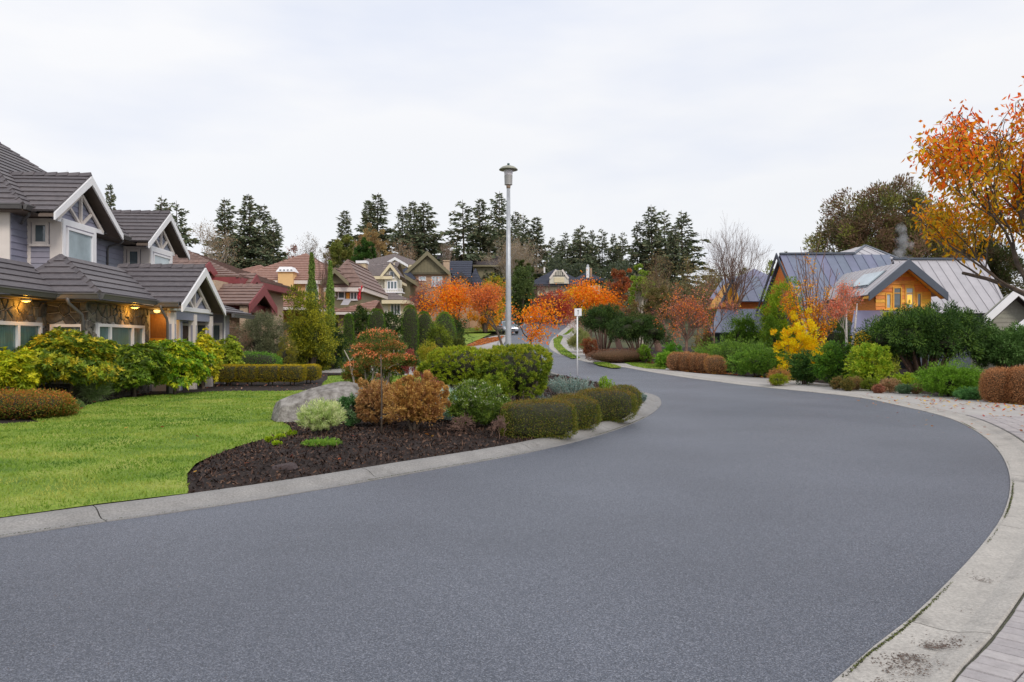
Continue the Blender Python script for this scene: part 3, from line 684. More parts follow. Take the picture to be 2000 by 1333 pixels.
def wood(parent, sk, m, name='branches', minlv=0, maxlv=99, twig=3):
    mb = MB(); off = rootloc(parent)
    for pts, rr, lv in sk:
        if minlv <= lv <= maxlv: mb.tube([p + off for p in pts], [max(r, .002) for r in rr], (8 if lv == 0 else 5 if lv == 1 else twig), cap=False)
    return mb.build(name, m, parent, smooth=True)
def fit(sk, w, h, zbase=0.0):
    """scale the skeleton so that its spread is w and its height h"""
    A = [p for s_ in sk for p in s_[0]]; rx = sorted(math.hypot(p.x, p.y) for p in A)[int(len(A) * .97)]; hz = max(p.z for p in A) - zbase
    fx = (w / 2) / max(rx, .01); fz = h / max(hz, .01)
    return [([Vector((p.x * fx, p.y * fx, zbase + (p.z - zbase) * fz)) for p in pts], rr, lv) for pts, rr, lv in sk]
def tipleaves(ls, sk, per, L, W, cols, minlv=3, droop=-.4, sc=.12, keep=lambda P: np.ones(len(P), bool)):
    P = []; D = []
    for pts, rr, lv in sk:
        if lv >= minlv:
            for _ in range(per):
                k = RNG.integers(0, len(pts) - 1); t = RNG.random(); q = pts[k].lerp(pts[k + 1], t); dd = pts[k + 1] - pts[k]
                P.append(tuple(q)); D.append(tuple(dd.normalized()))
    P = np.array(P); D = np.array(D); k = keep(P); P = P[k]; D = D[k]; n = len(P)
    P = P + RNG.normal(size=(n, 3)) * sc; D = D * .5 + RNG.normal(size=(n, 3)) * .7 + np.array([0, 0, droop])
    ls.add(P, D, L * RNG.uniform(.6, 1.25, n), W * RNG.uniform(.7, 1.2, n), pal(cols, n, .2)); return ls

def base_at(px, py): x, y = unproj(px, py); return x, y
def P3(px, Y, dz=0.0): return (at(px, Y), Y, G(Y) + dz)
def W_(w, Y): return w / F * Y          # pixels -> metres at distance Y

# palettes (leaf reflectance)
GRN = [(.05, .11, .018), (.075, .15, .022), (.035, .08, .014)]
GRNB = [(.10, .22, .03), (.15, .28, .035), (.07, .15, .02)]
YEL = [(.42, .40, .035), (.30, .33, .03), (.20, .28, .03), (.52, .40, .04)]
RHO = [(.28, .29, .035), (.16, .21, .025), (.09, .14, .02), (.38, .31, .04), (.06, .10, .016)]
RHOG = [(.11, .18, .022), (.07, .12, .016), (.18, .23, .03), (.05, .08, .013)]
ORG = [(.63, .175, .009), (.64, .22, .012), (.60, .13, .008), (.64, .26, .015)]
YORG = [(.70, .33, .03), (.60, .36, .03), (.42, .34, .03), (.72, .24, .03)]
REDL = [(.55, .10, .03), (.65, .14, .03), (.45, .07, .04)]
PINK = [(.62, .19, .12), (.50, .15, .10), (.66, .27, .16)]
BRN = [(.30, .145, .05), (.36, .20, .07), (.20, .10, .035), (.40, .24, .09)]
COP = [(.33, .165, .075), (.42, .23, .12), (.23, .11, .05)]
DKG = [(.028, .055, .014), (.04, .075, .018), (.02, .04, .01), (.055, .085, .02)]
FIR = [(.08, .10, .058), (.105, .122, .07), (.06, .076, .046), (.14, .13, .08)]
BLU = [(.14, .20, .18), (.20, .27, .24), (.10, .15, .13)]
OLV = [(.12, .13, .07), (.17, .17, .10), (.08, .09, .05)]
PINE = [(.10, .15, .018), (.15, .20, .022), (.055, .09, .012), (.20, .24, .03)]
HEDGE = [(.06, .085, .014), (.10, .11, .02), (.15, .12, .025), (.05, .06, .012)]
TWIGC = [(.16, .11, .08), (.22, .15, .11), (.11, .075, .055)]
MAR = [(.20, .045, .04), (.28, .07, .05), (.13, .04, .035)]

def shrub(name, label, cat, px, Y, w, top, cols, L=.05, W=.028, n=6000, depth=None, zb=None, clumps=70, crad=.24, amp=.18, up=.3, group=None, stems=True, coremat=None, zc=.5, base_z=None, tipcols=None, tipfrac=0, cs=.62, outw=1.0, rnd=.5, zmin=-.6, shell=(.78, 1.0), m=None, sprig=1.3):
    amp *= 1.7; crad *= .88; shell = (shell[0] * .9, shell[1] * 1.02); rnd *= 1.15
    """bush centred on pixel column px at distance Y, w pixels wide, top at pixel row top"""
    bz = G(Y) + 0.05 if base_z is None else base_z
    X = at(px, Y); ww = W_(w, Y); h = zat(top, Y) - bz
    t = thing(name, label, cat, (X, Y, bz), group); rz = h * (1 - zc * .5) / 1.0
    lo = 0 if zb is None else zb
    c = (0, 0, lo + (h - lo) * .5); R = (ww / 2, (depth or ww) / 2, (h - lo) * .52); ls = Leaves()
    R = (R[0] * .88, R[1] * .88, R[2] * .91); n = int(n * 1.7); cs = cs * .72
    blob(ls, c, R, n, L, W, cols, int(clumps * 1.8), crad * .8, zmin if lo else -.95, amp, outw, up, rnd, tipcols=tipcols, tipfrac=tipfrac, shell=shell)
    ns_ = int(clumps * sprig); ks_ = 14; U_ = sph(ns_, -.5); A_ = np.repeat(unit(U_ + RNG.normal(size=(ns_, 3)) * .3 + np.array([0, 0, up * .5])), ks_, 0)
    P_ = np.repeat(np.array(c) + U_ * np.array(R) * .9, ks_, 0) + A_ * np.mean(R) * RNG.uniform(0, .40, (ns_ * ks_, 1)) + RNG.normal(size=(ns_ * ks_, 3)) * L * .25
    ls.add(P_, A_ + RNG.normal(size=(ns_ * ks_, 3)) * .5, L * RNG.uniform(.6, 1.2, ns_ * ks_), W, pal(cols, ns_ * ks_, .2, np.repeat(RNG.integers(0, len(cols), ns_), ks_)))
    for q_ in (0, 1):
        k = ls.P[q_][:, 2] > .01; ls.P[q_] = ls.P[q_][k]; ls.D[q_] = ls.D[q_][k]; ls.L[q_] = ls.L[q_][k]; ls.W[q_] = ls.W[q_][k]; ls.C[q_] = ls.C[q_][k]
    ls.build('foliage', t, m)
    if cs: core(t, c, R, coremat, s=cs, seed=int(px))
    if stems:
        sk = []
        for i in range(5):
            a_ = i * 1.3 + px; sk.append(([Vector((math.cos(a_) * ww * .03, math.sin(a_) * ww * .03, -.05)), Vector((math.cos(a_) * ww * .12, math.sin(a_) * ww * .1, h * .3)), Vector((math.cos(a_) * ww * .25, math.sin(a_) * ww * .2, h * .6))], [.03 * h + .008, .02 * h + .006, .01], 1))
        wood(t, sk, BARK, 'stems')
    return t
def clip_shrub(name, label, cat, px, Y, w, top, cols, depth=None, e=4, L=.028, W=.018, n=5000, group=None, base_z=None, coremat=None, tipcols=None, tipfrac=0, jit=.015, rotz=0, amp=.05, stub=0.0):
    bz = G(Y) + 0.04 if base_z is None else base_z
    X = at(px, Y); ww = W_(w, Y); h = zat(top, Y) - bz; t = thing(name, label, cat, (X, Y, bz), group)
    R = (ww / 2, (depth or ww) / 2, (h - stub) / 2); c = (0, 0, stub + (h - stub) / 2); ls = Leaves()
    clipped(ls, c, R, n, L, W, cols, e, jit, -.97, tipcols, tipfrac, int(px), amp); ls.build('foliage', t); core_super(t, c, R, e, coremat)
    if stub: 
        mb = MB()
        for dx in (-.08, .07): mb.tube([(X + dx, Y, bz - .06), (X + dx * .7, Y, bz + stub + .1)], [.022, .018], 6)
        mb.build('stems', BARK, t, smooth=True)
    t.rotation_euler.z = rotz
    return t
def tree(name, label, cat, px, Y, w, top, cols, bark=BARK, levels=4, per=6, L=.08, W=.04, r=None, d0=(0, 0, 1), trunk=.3, seed=1, spread=.55, up=.15, minlv=3, sc=.12, group=None, droop=-.3, nch=(3, 4), first=None, keep=None, wob=.12, base_z=None, shrink=.68, blobs=None, leafmat=None, twigm=None):
    bz = G(Y) if base_z is None else base_z
    X = at(px, Y); ww = W_(w, Y); h = zat(top, Y) - bz; t = thing(name, label, cat, (X, Y, bz), group)
    sk = skeleton((0, 0, -.1), d0, 1.0 * trunk / .3, 1, levels, nch, spread, shrink, up, wob, .6, seed, first)
    sk = fit(sk, ww, h)
    rr0 = r or h * .025; sk = [(p, [max(q * rr0, .004 if lv > 2 else .008) for q in q_], lv) for p, q_, lv in sk]
    wood(t, sk, bark, 'trunk', 0, 0); wood(t, sk, bark if twigm is None else twigm, 'branches', 1)
    if per:
        ls = Leaves(); tipleaves(ls, sk, per, L, W, cols, minlv, droop, sc, keep or (lambda P: np.ones(len(P), bool)))
        if len(ls.P[0]): ls.build('foliage', t, leafmat)
    return t, sk

def fir_mesh(h, r, seed, dens=1.0, cols=FIR, bare=.12, sprays=15):
    """Douglas fir: whorls of drooping boughs carrying flat sprays. returns Leaves and trunk/bough skeleton"""
    rg = random.Random(seed); ls = Leaves(); sk = [([Vector((0, 0, -.5)), Vector((rg.gauss(0, .01) * h, 0, h * .5)), Vector((rg.gauss(0, .012) * h, rg.gauss(0, .01) * h, h))], [h * .014, h * .009, .03], 0)]
    P = []; D = []; Ls = []; z = bare * h; lean = rg.uniform(0, 6.28)
    while z < h * .985:
        t = (z / h - bare) / (1 - bare); prof = (1 - t) ** .85 * 1.15 * (1 if t > .12 else .65 + t * 2.9) * (.88 + .25 * math.sin(t * 17 + seed))
        nb = rg.randint(5, 7) if t < .85 else 4; a0 = rg.uniform(0, 6.28)
        for k in range(nb):
            if rg.random() > .9 * dens: continue
            a_ = a0 + 6.28 * k / nb + rg.uniform(-.35, .35); l = r * prof * rg.uniform(.6, 1.3) * (1 + .18 * math.cos(a_ - lean)) + .25
            dz = rg.uniform(-.28, .12) + .5 * t
            p0 = Vector((0, 0, z)); tip = Vector((math.cos(a_) * l, math.sin(a_) * l, z + dz * l)); mid = p0.lerp(tip, .5) + Vector((0, 0, .06 * l))
            sk.append(([p0, mid, tip], [.05, .03, .012], 2))
            ns = max(5, int(sprays * (.3 + l / r))); dirv = (tip - p0).normalized(); sd = Vector((-dirv.y, dirv.x, 0))
            for j in range(ns):
                u = rg.uniform(.12, 1); q = (p0.lerp(mid, u * 2) if u < .5 else mid.lerp(tip, u * 2 - 1)); s_ = rg.choice((-1, 1))
                P.append((q.x, q.y, q.z + rg.uniform(-.1, .05))); dd = dirv * rg.uniform(.4, 1) + sd * s_ * rg.uniform(.2, 1.0) + Vector((0, 0, rg.uniform(-.8, .25)))
                D.append(tuple(dd)); Ls.append(rg.uniform(.55, 1.1) * (.55 + .20 * l))
        z += h * .019 * rg.uniform(.7, 1.3) + .1
    P = np.array(P); D = np.array(D); Ls = np.array(Ls); ls.add(P, D, Ls, Ls * RNG.uniform(.26, .44, len(P)), pal(cols, len(P), .25)); return ls, sk
FIRPROTO = {}
def fir(label, px, top, Y, w, proto, group='tall firs on the hill behind the houses', name='fir_tree', base_z=None, cat='fir tree', cols=FIR):
    bz = G(Y) - .4 if base_z is None else base_z
    h = zat(top, Y) - bz; rad = W_(w, Y) / 2; X = at(px, Y)
    if proto not in FIRPROTO:
        t = thing(name, label, cat, (X, Y, bz), group)
        ls, sk = fir_mesh(1.0 * 22, 4.2, proto * 13 + 5, dens=[1, .8, .95, .7][proto % 4], bare=[.1, .3, .15, .42][proto % 4], sprays=[30, 24, 28, 24][proto % 4])
        a_ = ls.build('crown', t, NEEDLE); b_ = wood(t, sk, BARK, 'trunk', 0, 0); c_ = wood(t, sk, BARK, 'branches', 1); FIRPROTO[proto] = t
    else:
        t = copy_tree(FIRPROTO[proto]); t['label'] = label; t['group'] = group; ROOTLOC[t.name] = Vector((X, Y, bz))
    t.location = (X, Y, bz); s = rad / 2.75; t.scale = (s, s, h / 22); t.rotation_euler.z = (px * .37) % 6.28
    return t
# ================================================================ HOUSES
class Frame:
    """v to the right, u away, rotated slightly about the vertical"""
    def __init__(s, ox, oy, ang=0.0, oz=0.0):
        s.o = Vector((ox, oy, oz)); s.U = Vector((-math.sin(ang), math.cos(ang), 0)); s.V = Vector((math.cos(ang), math.sin(ang), 0))
    def __call__(s, v, u, z): return s.o + s.V * v + s.U * u + Vector((0, 0, z))
def poly_clip(poly, key, lo, hi):
    def half(P, f):
        out = []
        for i in range(len(P)):
            a_, b_ = P[i], P[(i + 1) % len(P)]; fa, fb = f(a_), f(b_)
            if fa >= 0: out.append(a_)
            if (fa >= 0) != (fb >= 0): out.append(a_.lerp(b_, fa / (fa - fb)))
        return out
    P = half(poly, lambda p: key(p) - lo)
    return half(P, lambda p: hi - key(p)) if len(P) > 2 else []
def roof_face(parent, poly, m, course=.32, name='tile_course', split=True, thick=.035, lift=.03, partname='roof', base=True, cap=None, kind='stuff'):
    """roof plane cut into overlapping courses; each course is thicker at its lower edge"""
    poly = [Vector(p) for p in poly]; n = (poly[1] - poly[0]).cross(poly[2] - poly[0])
    for i in range(3, len(poly)):
        if n.length < 1e-4: n = (poly[1] - poly[0]).cross(poly[i] - poly[0])
    n.normalize()
    if n.z < 0: n = -n
    up = (Vector((0, 0, 1)) - n * n.z); up = up.normalized() if up.length > .05 else Vector((0, 1, 0))
    key = lambda p: p.dot(up); k0 = min(map(key, poly)); k1 = max(map(key, poly)); nc = max(1, round((k1 - k0) / course)); cw = (k1 - k0) / nc
    allm = MB()
    for i in range(nc):
        P = poly_clip(poly, key, k0 + i * cw, k0 + (i + 1) * cw + .0)
        Q = []
        for p in P:
            if not Q or (p - Q[-1]).length > 1e-3: Q.append(p)
        if len(Q) > 2 and (Q[0] - Q[-1]).length < 1e-3: Q.pop()
        if len(Q) < 3: continue
        lo = k0 + i * cw; top = [p + n * (thick + lift * (1 - (key(p) - lo) / cw)) for p in Q]; bot = [p + n * .002 for p in Q]; k = len(Q)
        F_ = [tuple(range(k)), tuple(reversed(range(k, 2 * k)))] + [(a_, a_ + k, (a_ + 1) % k + k, (a_ + 1) % k) for a_ in range(k)]
        if split: MB().add(top + bot, F_).build(name, m, parent)
        else: allm.add(top + bot, F_)
    if not split: allm.build(partname, m, parent)
def ridge_caps(parent, a, b, m, w=.24, step=.33, name='ridge_tile', split=True):
    a = Vector(a); b = Vector(b); L = (b - a).length; n = max(1, int(L / step)); d = (b - a).normalized(); s = d.cross(Vector((0, 0, 1))).normalized(); up = s.cross(d)
    allm = MB()
    for i in range(n):
        p = a + d * L * i / n; q = a + d * L * (i + 1) / n; h0, h1 = .115, .085
        pts = [p - s * w / 2 - up * .02, p + up * h0, p + s * w / 2 - up * .02, q - s * w / 2 - up * .04, q + up * h1, q + s * w / 2 - up * .04]
        F_ = [(0, 1, 4, 3), (1, 2, 5, 4), (0, 2, 1), (3, 4, 5), (0, 3, 5, 2)]
        if split: MB().add(pts, F_).build(name, m, parent)
        else: allm.add(pts, F_)
    if not split: allm.build('ridge_cap', m, parent)
def gutter(parent, a, b, m=None, out=(1, 0, 0), h=.14, w=.12):
    a = Vector(a); b = Vector(b); o = Vector(out).normalized(); prof = [(0, 0), (w, 0), (w, -.03), (w * .85, -.05), (w * .6, -h), (0, -h)]
    mb = MB(); k = len(prof); mb.v = [tuple(a + o * x + Vector((0, 0, z))) for x, z in prof] + [tuple(b + o * x + Vector((0, 0, z))) for x, z in prof]
    mb.f = [tuple(range(k)), tuple(reversed(range(k, 2 * k)))] + [(i, i + k, (i + 1) % k + k, (i + 1) % k) for i in range(k)]
    return mb.build('gutter', m or GUTTER, parent)
class Wall:
    """vertical wall patch in a frame: p(s, z, out) from origin A along to B; out positive towards the viewer side"""
    def __init__(s, A, B, outdir):
        s.A = Vector(A); s.B = Vector(B); s.d = (s.B - s.A).normalized(); s.len = (s.B - s.A).length; s.n = Vector(outdir).normalized()
    def p(s, t, z, o=0.0): q = s.A + s.d * t + s.n * o; return Vector((q.x, q.y, z))
    def box(s, mb, t0, t1, z0, z1, o0, o1):
        return mb.hexa([s.p(t0, z0, o0), s.p(t1, z0, o0), s.p(t1, z0, o1), s.p(t0, z0, o1), s.p(t0, z1, o0), s.p(t1, z1, o0), s.p(t1, z1, o1), s.p(t0, z1, o1)])
def backing(w, parent, z0, z1, m, t0=0, t1=None, name='wall', o=-.2):
    return w.box(MB(), t0, w.len if t1 is None else t1, z0, z1, o, 0).build(name, m, parent)
def boards(w, parent, z0, z1, m, h=.19, t0=0, t1=None, name='siding_board', th=.022, hole=None, gable=None, split=True):
    """lapped horizontal boards; hole=(t0,t1,z0,z1) list left open; gable(z)->(ta,tb)"""
    t1 = w.len if t1 is None else t1; z = z0; allm = MB()
    while z < z1 - .01:
        zt = min(z + h, z1); spans = [(t0, t1)]
        if gable: a_, b_ = gable((z + zt) / 2); spans = [(a_, b_)] if b_ - a_ > .05 else []
        for H in (hole or []):
            if zt > H[2] + .01 and z < H[3] - .01:
                ns = []
                for a_, b_ in spans:
                    if H[0] > a_: ns.append((a_, min(b_, H[0])))
                    if H[1] < b_: ns.append((max(a_, H[1]), b_))
                spans = [q for q in ns if q[1] - q[0] > .03]
        for a_, b_ in spans:
            p = [w.p(a_, z, .002), w.p(b_, z, .002), w.p(b_, z, th + .014), w.p(a_, z, th + .014), w.p(a_, zt, .002), w.p(b_, zt, .002), w.p(b_, zt, .012), w.p(a_, zt, .012)]
            if split: MB().hexa(p).build(name, m, parent)
            else: allm.hexa(p)
        z = zt
    if not split and allm.v: allm.build('siding', m, parent, kind='stuff' if False else None)
def window(w, parent, t0, t1, z0, z1, glass=GLASS, fm=WHITE, fw=.07, proud=.05, mull=(), bars=(), sill=True, o=0.0):
    """frame ring + mullions (part 'window'), pane(s) as sub-parts"""
    mb = MB(); q = .0012
    w.box(mb, t0, t1, z1 - fw, z1, o, o + proud); w.box(mb, t0, t1, z0, z0 + fw, o, o + proud)
    w.box(mb, t0, t0 + fw, z0 + fw, z1 - fw, o, o + proud - q); w.box(mb, t1 - fw, t1, z0 + fw, z1 - fw, o, o + proud - q)
    for mu in mull: w.box(mb, mu - fw * .6, mu + fw * .6, z0 + fw, z1 - fw, o, o + proud - q)
    for zb in bars: w.box(mb, t0 + fw, t1 - fw, zb - fw * .3, zb + fw * .3, o + .004, o + proud - .01)
    f = mb.build('window', fm, parent)
    ed = [t0 + fw] + [x for mu in mull for x in (mu - fw * .6, mu + fw * .6)] + [t1 - fw]
    for i in range(0, len(ed), 2):
        w.box(MB(), ed[i], ed[i + 1], z0 + fw, z1 - fw, o - .02, o + .012).build('pane', glass, f)
    if sill: w.box(MB(), t0 - .05, t1 + .05, z0 - .06, z0 - .003, o, o + proud + .06).build('sill', fm, f)
    return f
def truss_gable(parent, fr, v, u0, u1, zb, za, boardm, rakew=.2, over=.35, wallm=SIDING, pitchz=None, fill=True, truss=True, recess=.35, ubeam=None):
    """gable end facing +v: rake boards, recessed boarded triangle, soffit, king-post truss"""
    uc = (u0 + u1) / 2; zf = zb
    for a_, b_ in ((u0, uc), (u1, uc)):
        A = fr(v, a_, zf); B = fr(v, b_, za); d = Vector((0, 0, -1)) * rakew
        mb = MB(); t = fr.V * .05
        mb.hexa([A + d, B + d * 1.25, B + d * 1.25 + t, A + d + t, A, B, B + t, A + t]).build('rake_board', boardm, parent)
        # soffit behind
        s0 = fr.V * -recess; dn = Vector((0, 0, -.06))
        MB().hexa([A + s0 + dn * 2, B + s0 + dn * 2, B + dn * 2, A + dn * 2, A + s0 + dn, B + s0 + dn, B + dn, A + dn]).build('soffit', SOFFIT, parent)
    slope = (za - zb) / (uc - u0)
    bu0, bu1, bz = ubeam if ubeam else (u0 + .6, u1 - .6, zb + .05)
    vt = v - recess
    w = Wall(fr(vt, bu0, 0), fr(vt, bu1, 0), fr.V)
    topz = bz + slope * (bu1 - bu0) / 2
    if fill:
        mb = MB(); c = (bu0 + bu1) / 2; A, B, C_ = fr(vt, bu0, bz), fr(vt, bu1, bz), fr(vt, c, topz); k = fr.V * -.08
        mb.add([A, B, C_, A + k, B + k, C_ + k], [(0, 1, 2), (5, 4, 3), (0, 3, 4, 1), (1, 4, 5, 2), (2, 5, 3, 0)]).build('gable_wall', wallm, parent)
        boards(w, parent, bz + .06, topz - .12, wallm, .17, gable=lambda z: ((z - bz) / slope + .06, w.len - (z - bz) / slope - .06))
    if truss:
        L_ = w.len; f = lambda t, z: w.p(t, z, .085)
        for a_, b_, wd in (((0, bz), (L_, bz), .13), ((0.02, bz), (L_ / 2, topz), .10), ((L_ - .02, bz), (L_ / 2, topz), .10), ((L_ / 2, bz), (L_ / 2, topz - .05), .085), ((L_ / 2, bz), (L_ * .25, bz + (topz - bz) * .5), .075), ((L_ / 2, bz), (L_ * .75, bz + (topz - bz) * .5), .075)):
            off = {.13: 0, .10: .004, .085: -.01, .075: -.014}[wd]
            MB().bar(f(*a_) + w.n * off, f(*b_) + w.n * off, .07, wd, up=(0, 0, 1) if abs(a_[0] - b_[0]) > .01 else w.n).build('truss_member', CREAM if wd < .12 else WHITE, parent)

def voronoi_stones(w, parent, t0, t1, z0, z1, size=.24, holes=(), seed=1, maxn=999):
    rg = random.Random(seed); n = int((t1 - t0) * (z1 - z0) / (size * size * .85)); pts = []
    tries = 0
    while len(pts) < n and tries < 9000:
        tries += 1; p = (rg.uniform(t0, t1), rg.uniform(z0, z1))
        if all((p[0] - q[0]) ** 2 + ((p[1] - q[1]) * 1.25) ** 2 > (size * .62) ** 2 for q in pts): pts.append(p)
    cnt = 0
    for i, p in enumerate(pts):
        if any(h[0] - .02 < p[0] < h[1] + .02 and h[2] - .02 < p[1] < h[3] + .02 for h in holes): continue
        P = [Vector((t0, z0)), Vector((t1, z0)), Vector((t1, z1)), Vector((t0, z1))]
        for j, q in enumerate(pts):
            if i == j or abs(q[0] - p[0]) > size * 3 or abs(q[1] - p[1]) > size * 3: continue
            m_ = Vector(((p[0] + q[0]) / 2, (p[1] + q[1]) / 2)); d = Vector((q[0] - p[0], q[1] - p[1])).normalized()
            f = lambda x: (m_ - x).dot(d) - .012
            out = []
            for a_ in range(len(P)):
                A, B = P[a_], P[(a_ + 1) % len(P)]; fa, fb = f(A), f(B)
                if fa >= 0: out.append(A)
                if (fa >= 0) != (fb >= 0): out.append(A.lerp(B, fa / (fa - fb)))
            P = out
            if len(P) < 3: break
        for h in holes:   # trim against the window openings
            if len(P) < 3: break
            cands = [(lambda x, h=h: h[0] - x.x), (lambda x, h=h: x.x - h[1]), (lambda x, h=h: h[2] - x.y), (lambda x, h=h: x.y - h[3])]
            best = max(cands, key=lambda f: f(Vector(p)))
            if all(c_(q) < 0 for q in P for c_ in cands) or any(max(c_(q) for c_ in cands) < 0 for q in P):
                out = []
                for a_ in range(len(P)):
                    A, B = P[a_], P[(a_ + 1) % len(P)]; fa, fb = best(A), best(B)
                    if fa >= 0: out.append(A)
                    if (fa >= 0) != (fb >= 0): out.append(A.lerp(B, fa / (fa - fb)))
                P = out
        if len(P) < 3: continue
        Q = []
        for q in P:
            if not Q or (q - Q[-1]).length > .02: Q.append(q)
        if len(Q) < 3: continue
        c = sum(Q, Vector((0, 0))) / len(Q); pr = rg.uniform(.03, .06); k = len(Q)
        lo = [w.p(q.x, q.y, 0.001) for q in Q]; mid = [w.p(q.x, q.y, pr * .6) for q in Q]; hi = [w.p(*(q.lerp(c, .22)), pr) for q in Q]
        F_ = [(a_, (a_ + 1) % k, (a_ + 1) % k + k, a_ + k) for a_ in range(k)] + [(a_ + k, (a_ + 1) % k + k, (a_ + 1) % k + 2 * k, a_ + 2 * k) for a_ in range(k)] + [tuple(range(2 * k, 3 * k))]
        MB().add(lo + mid + hi, F_).build('stone', STONEM, parent); cnt += 1
    return cnt

# ---------------------------------------------------------------- 1. grey house on the left
H = Frame(-13.0, 21.8, math.radians(4.0)); h1 = thing('grey_house', 'grey house with stone ground floor and white truss gables, nearest on the left', 'house', H(-2, 3, 0))
oV, oU = H.V, -H.U
EZ, EP = 5.4, .78        # main eave height and pitch
# main upper hip roof: near hip corner (-.7,-.3), far corner (-.7,9.6)
def mz(v): return EZ + EP * (-.7 - v)
ha, hb = (-.7, -.3), (-.7, 9.6); vr = -4.9; s_ = -.7 - vr
A, B = H(*ha, EZ), H(*hb, EZ); C1, C2 = H(vr, -.3 + s_, mz(vr)), H(vr, 9.6 - s_ - .0, mz(vr))
roof_face(h1, [A, B, C2, C1], TILE); roof_face(h1, [H(-9.5, -.3, EZ), A, C1], TILE); roof_face(h1, [B, H(-9.5, 9.6, EZ), C2], TILE, split=True)
ridge_caps(h1, A, C1, TILE); ridge_caps(h1, B, C2, TILE)
roof_face(h1, [H(-9.1, -.3, EZ), C1, C2, H(-9.1, 9.6, EZ)], TILE, split=False, partname='rear_roof')
gutter(h1, H(-6, -.32, EZ + .03), H(-.7, -.32, EZ + .03), out=oU); gutter(h1, H(-.68, -.3, EZ + .03), H(-.68, .25, EZ + .03), out=oV); gutter(h1, H(-.68, 4.3, EZ + .03), H(-.68, 6.6, EZ + .03), out=oV)
MB().hexa([H(-9, -.25, EZ - .14), H(-.72, -.25, EZ - .14), H(-.72, 9.5, EZ - .14), H(-9, 9.5, EZ - .14), H(-9, -.25, EZ - .1), H(-.72, -.25, EZ - .1), H(-.72, 9.5, EZ - .1), H(-9, 9.5, EZ - .1)]).build('soffit', SOFFIT, h1)
# cross gables (dormer bays)
def cross_gable(u0, u1, zb, za, vfront, vback, pitch_main=True, ev=0.05):
    uc = (u0 + u1) / 2; vb_r = -.7 - (za - EZ) / EP
    for ua in (u0, u1):
        vb_e = min(-.7 - (zb - EZ) / EP, -.75)
        P = [H(vfront, ua, zb), H(vfront, uc, za), H(vb_r - .3, uc, za), H(vb_e - .1, ua, zb)]
        roof_face(h1, P, TILE)
    ridge_caps(h1, H(vfront, uc, za + .03), H(vb_r - .3, uc, za + .03), TILE)
cross_gable(0.0, 4.4, 5.28, 6.73, 0.0, -2.4); truss_gable(h1, H, 0.0, -.02, 4.42, 5.25, 6.74, WHITE, .21, recess=.42, ubeam=(.8, 3.75, 5.2))
cross_gable(6.65, 10.9, 5.28, 6.66, 0.0, -2.3); truss_gable(h1, H, 0.0, 6.63, 10.92, 5.25, 6.67, WHITE, .21, recess=.42, ubeam=(7.4, 10.15, 5.2))
# upper walls
def bay(u0, u1, vf, vb, z0, z1, side_win, front_glass, side_glass):
    wf = Wall(H(vf, u0, 0), H(vf, u1, 0), oV); ws = Wall(H(vb, u0, 0), H(vf, u0, 0), oU); wr = Wall(H(vf, u1, 0), H(vb, u1, 0), H.U)
    MB().hexa([H(vb, u0, z0), H(vf, u0, z0), H(vf, u1, z0), H(vb, u1, z0), H(vb, u0, z1), H(vf, u0, z1), H(vf, u1, z1), H(vb, u1, z1)]).build('bay_wall', SIDINGL, h1)
    L = wf.len; window(wf, h1, .22, L - .22, z0 + .55, z1 - .22, front_glass, WHITE, .075, .06)
    boards(wf, h1, z0, z0 + .44, SIDINGL, .17, .15, L - .15)
    for a_, b_ in ((0, .15), (L - .15, L)): wf.box(MB(), a_, b_, z0, z1, .001, .035).build('corner_board', WHITE, h1)
    wf.box(MB(), .15, L - .15, z1 - .17, z1, .001, .03).build('frieze_board', WHITE, h1)
    Ls = ws.len; ws.box(MB(), Ls - .33, Ls, z0, z1, .001, .04).build('corner_board', CREAM, h1); ws.box(MB(), 0, .12, z0, z1, .001, .035).build('corner_board', CREAM, h1)
    window(ws, h1, .16, Ls - .37, z1 - .78, z1 - .12, side_glass, CREAM, .085, .05)
    ws.box(MB(), .12, Ls - .33, z1 - .12, z1 - .004, .001, .03).build('frieze_board', CREAM, h1)
    boards(ws, h1, z0, z1 - .86, SIDINGL, .17, .12, Ls - .33)
bay(1.05, 3.15, -.3, -1.3, 3.4, 5.24, None, GLASSB, GLASS)
bay(7.6, 9.8, -.3, -1.3, 3.4, 5.22, None, GLASSB, GLASS)
wm = Wall(H(-1.3, .2, 0), H(-1.3, 12, 0), oV)
MB().hexa([H(-9, .2, 2.8), H(-1.3, .2, 2.8), H(-1.3, 9.4, 2.8), H(-9, 9.4, 2.8), H(-9, .2, EZ - .12), H(-1.3, .2, EZ - .12), H(-1.3, 9.4, EZ - .12), H(-9, 9.4, EZ - .12)]).build('wall', SIDING, h1)
wm1 = Wall(H(-1.3, .2, 0), H(-1.3, 1.05, 0), oV); boards(wm1, h1, 3.3, EZ - .12, SIDING, .19)
wm2 = Wall(H(-1.3, 3.15, 0), H(-1.3, 7.6, 0), oV); boards(wm2, h1, 3.7, EZ - .12, SIDING, .19, hole=[(.68, 1.48, 4.1, 5.2)]); window(wm2, h1, .7, 1.46, 4.12, 5.18, GLASS, WHITE, .1, .05)
wn0 = Wall(H(-4.2, .2, 0), H(-1.3, .2, 0), oU); wn0.box(MB(), wn0.len - .3, wn0.len, 3.2, EZ - .14, .001, .04).build('corner_board', CREAM, h1); wn0.box(MB(), wn0.len - 1.05, wn0.len - .72, 3.2, EZ - .14, .001, .04).build('corner_board', CREAM, h1)
boards(wn0, h1, 3.2, EZ - .14, SIDINGL, .19, wn0.len - .72, wn0.len - .3)
window(wn0, h1, wn0.len - 2.2, wn0.len - 1.05, 3.7, EZ - .5, GLASS, CREAM, .1, .05)
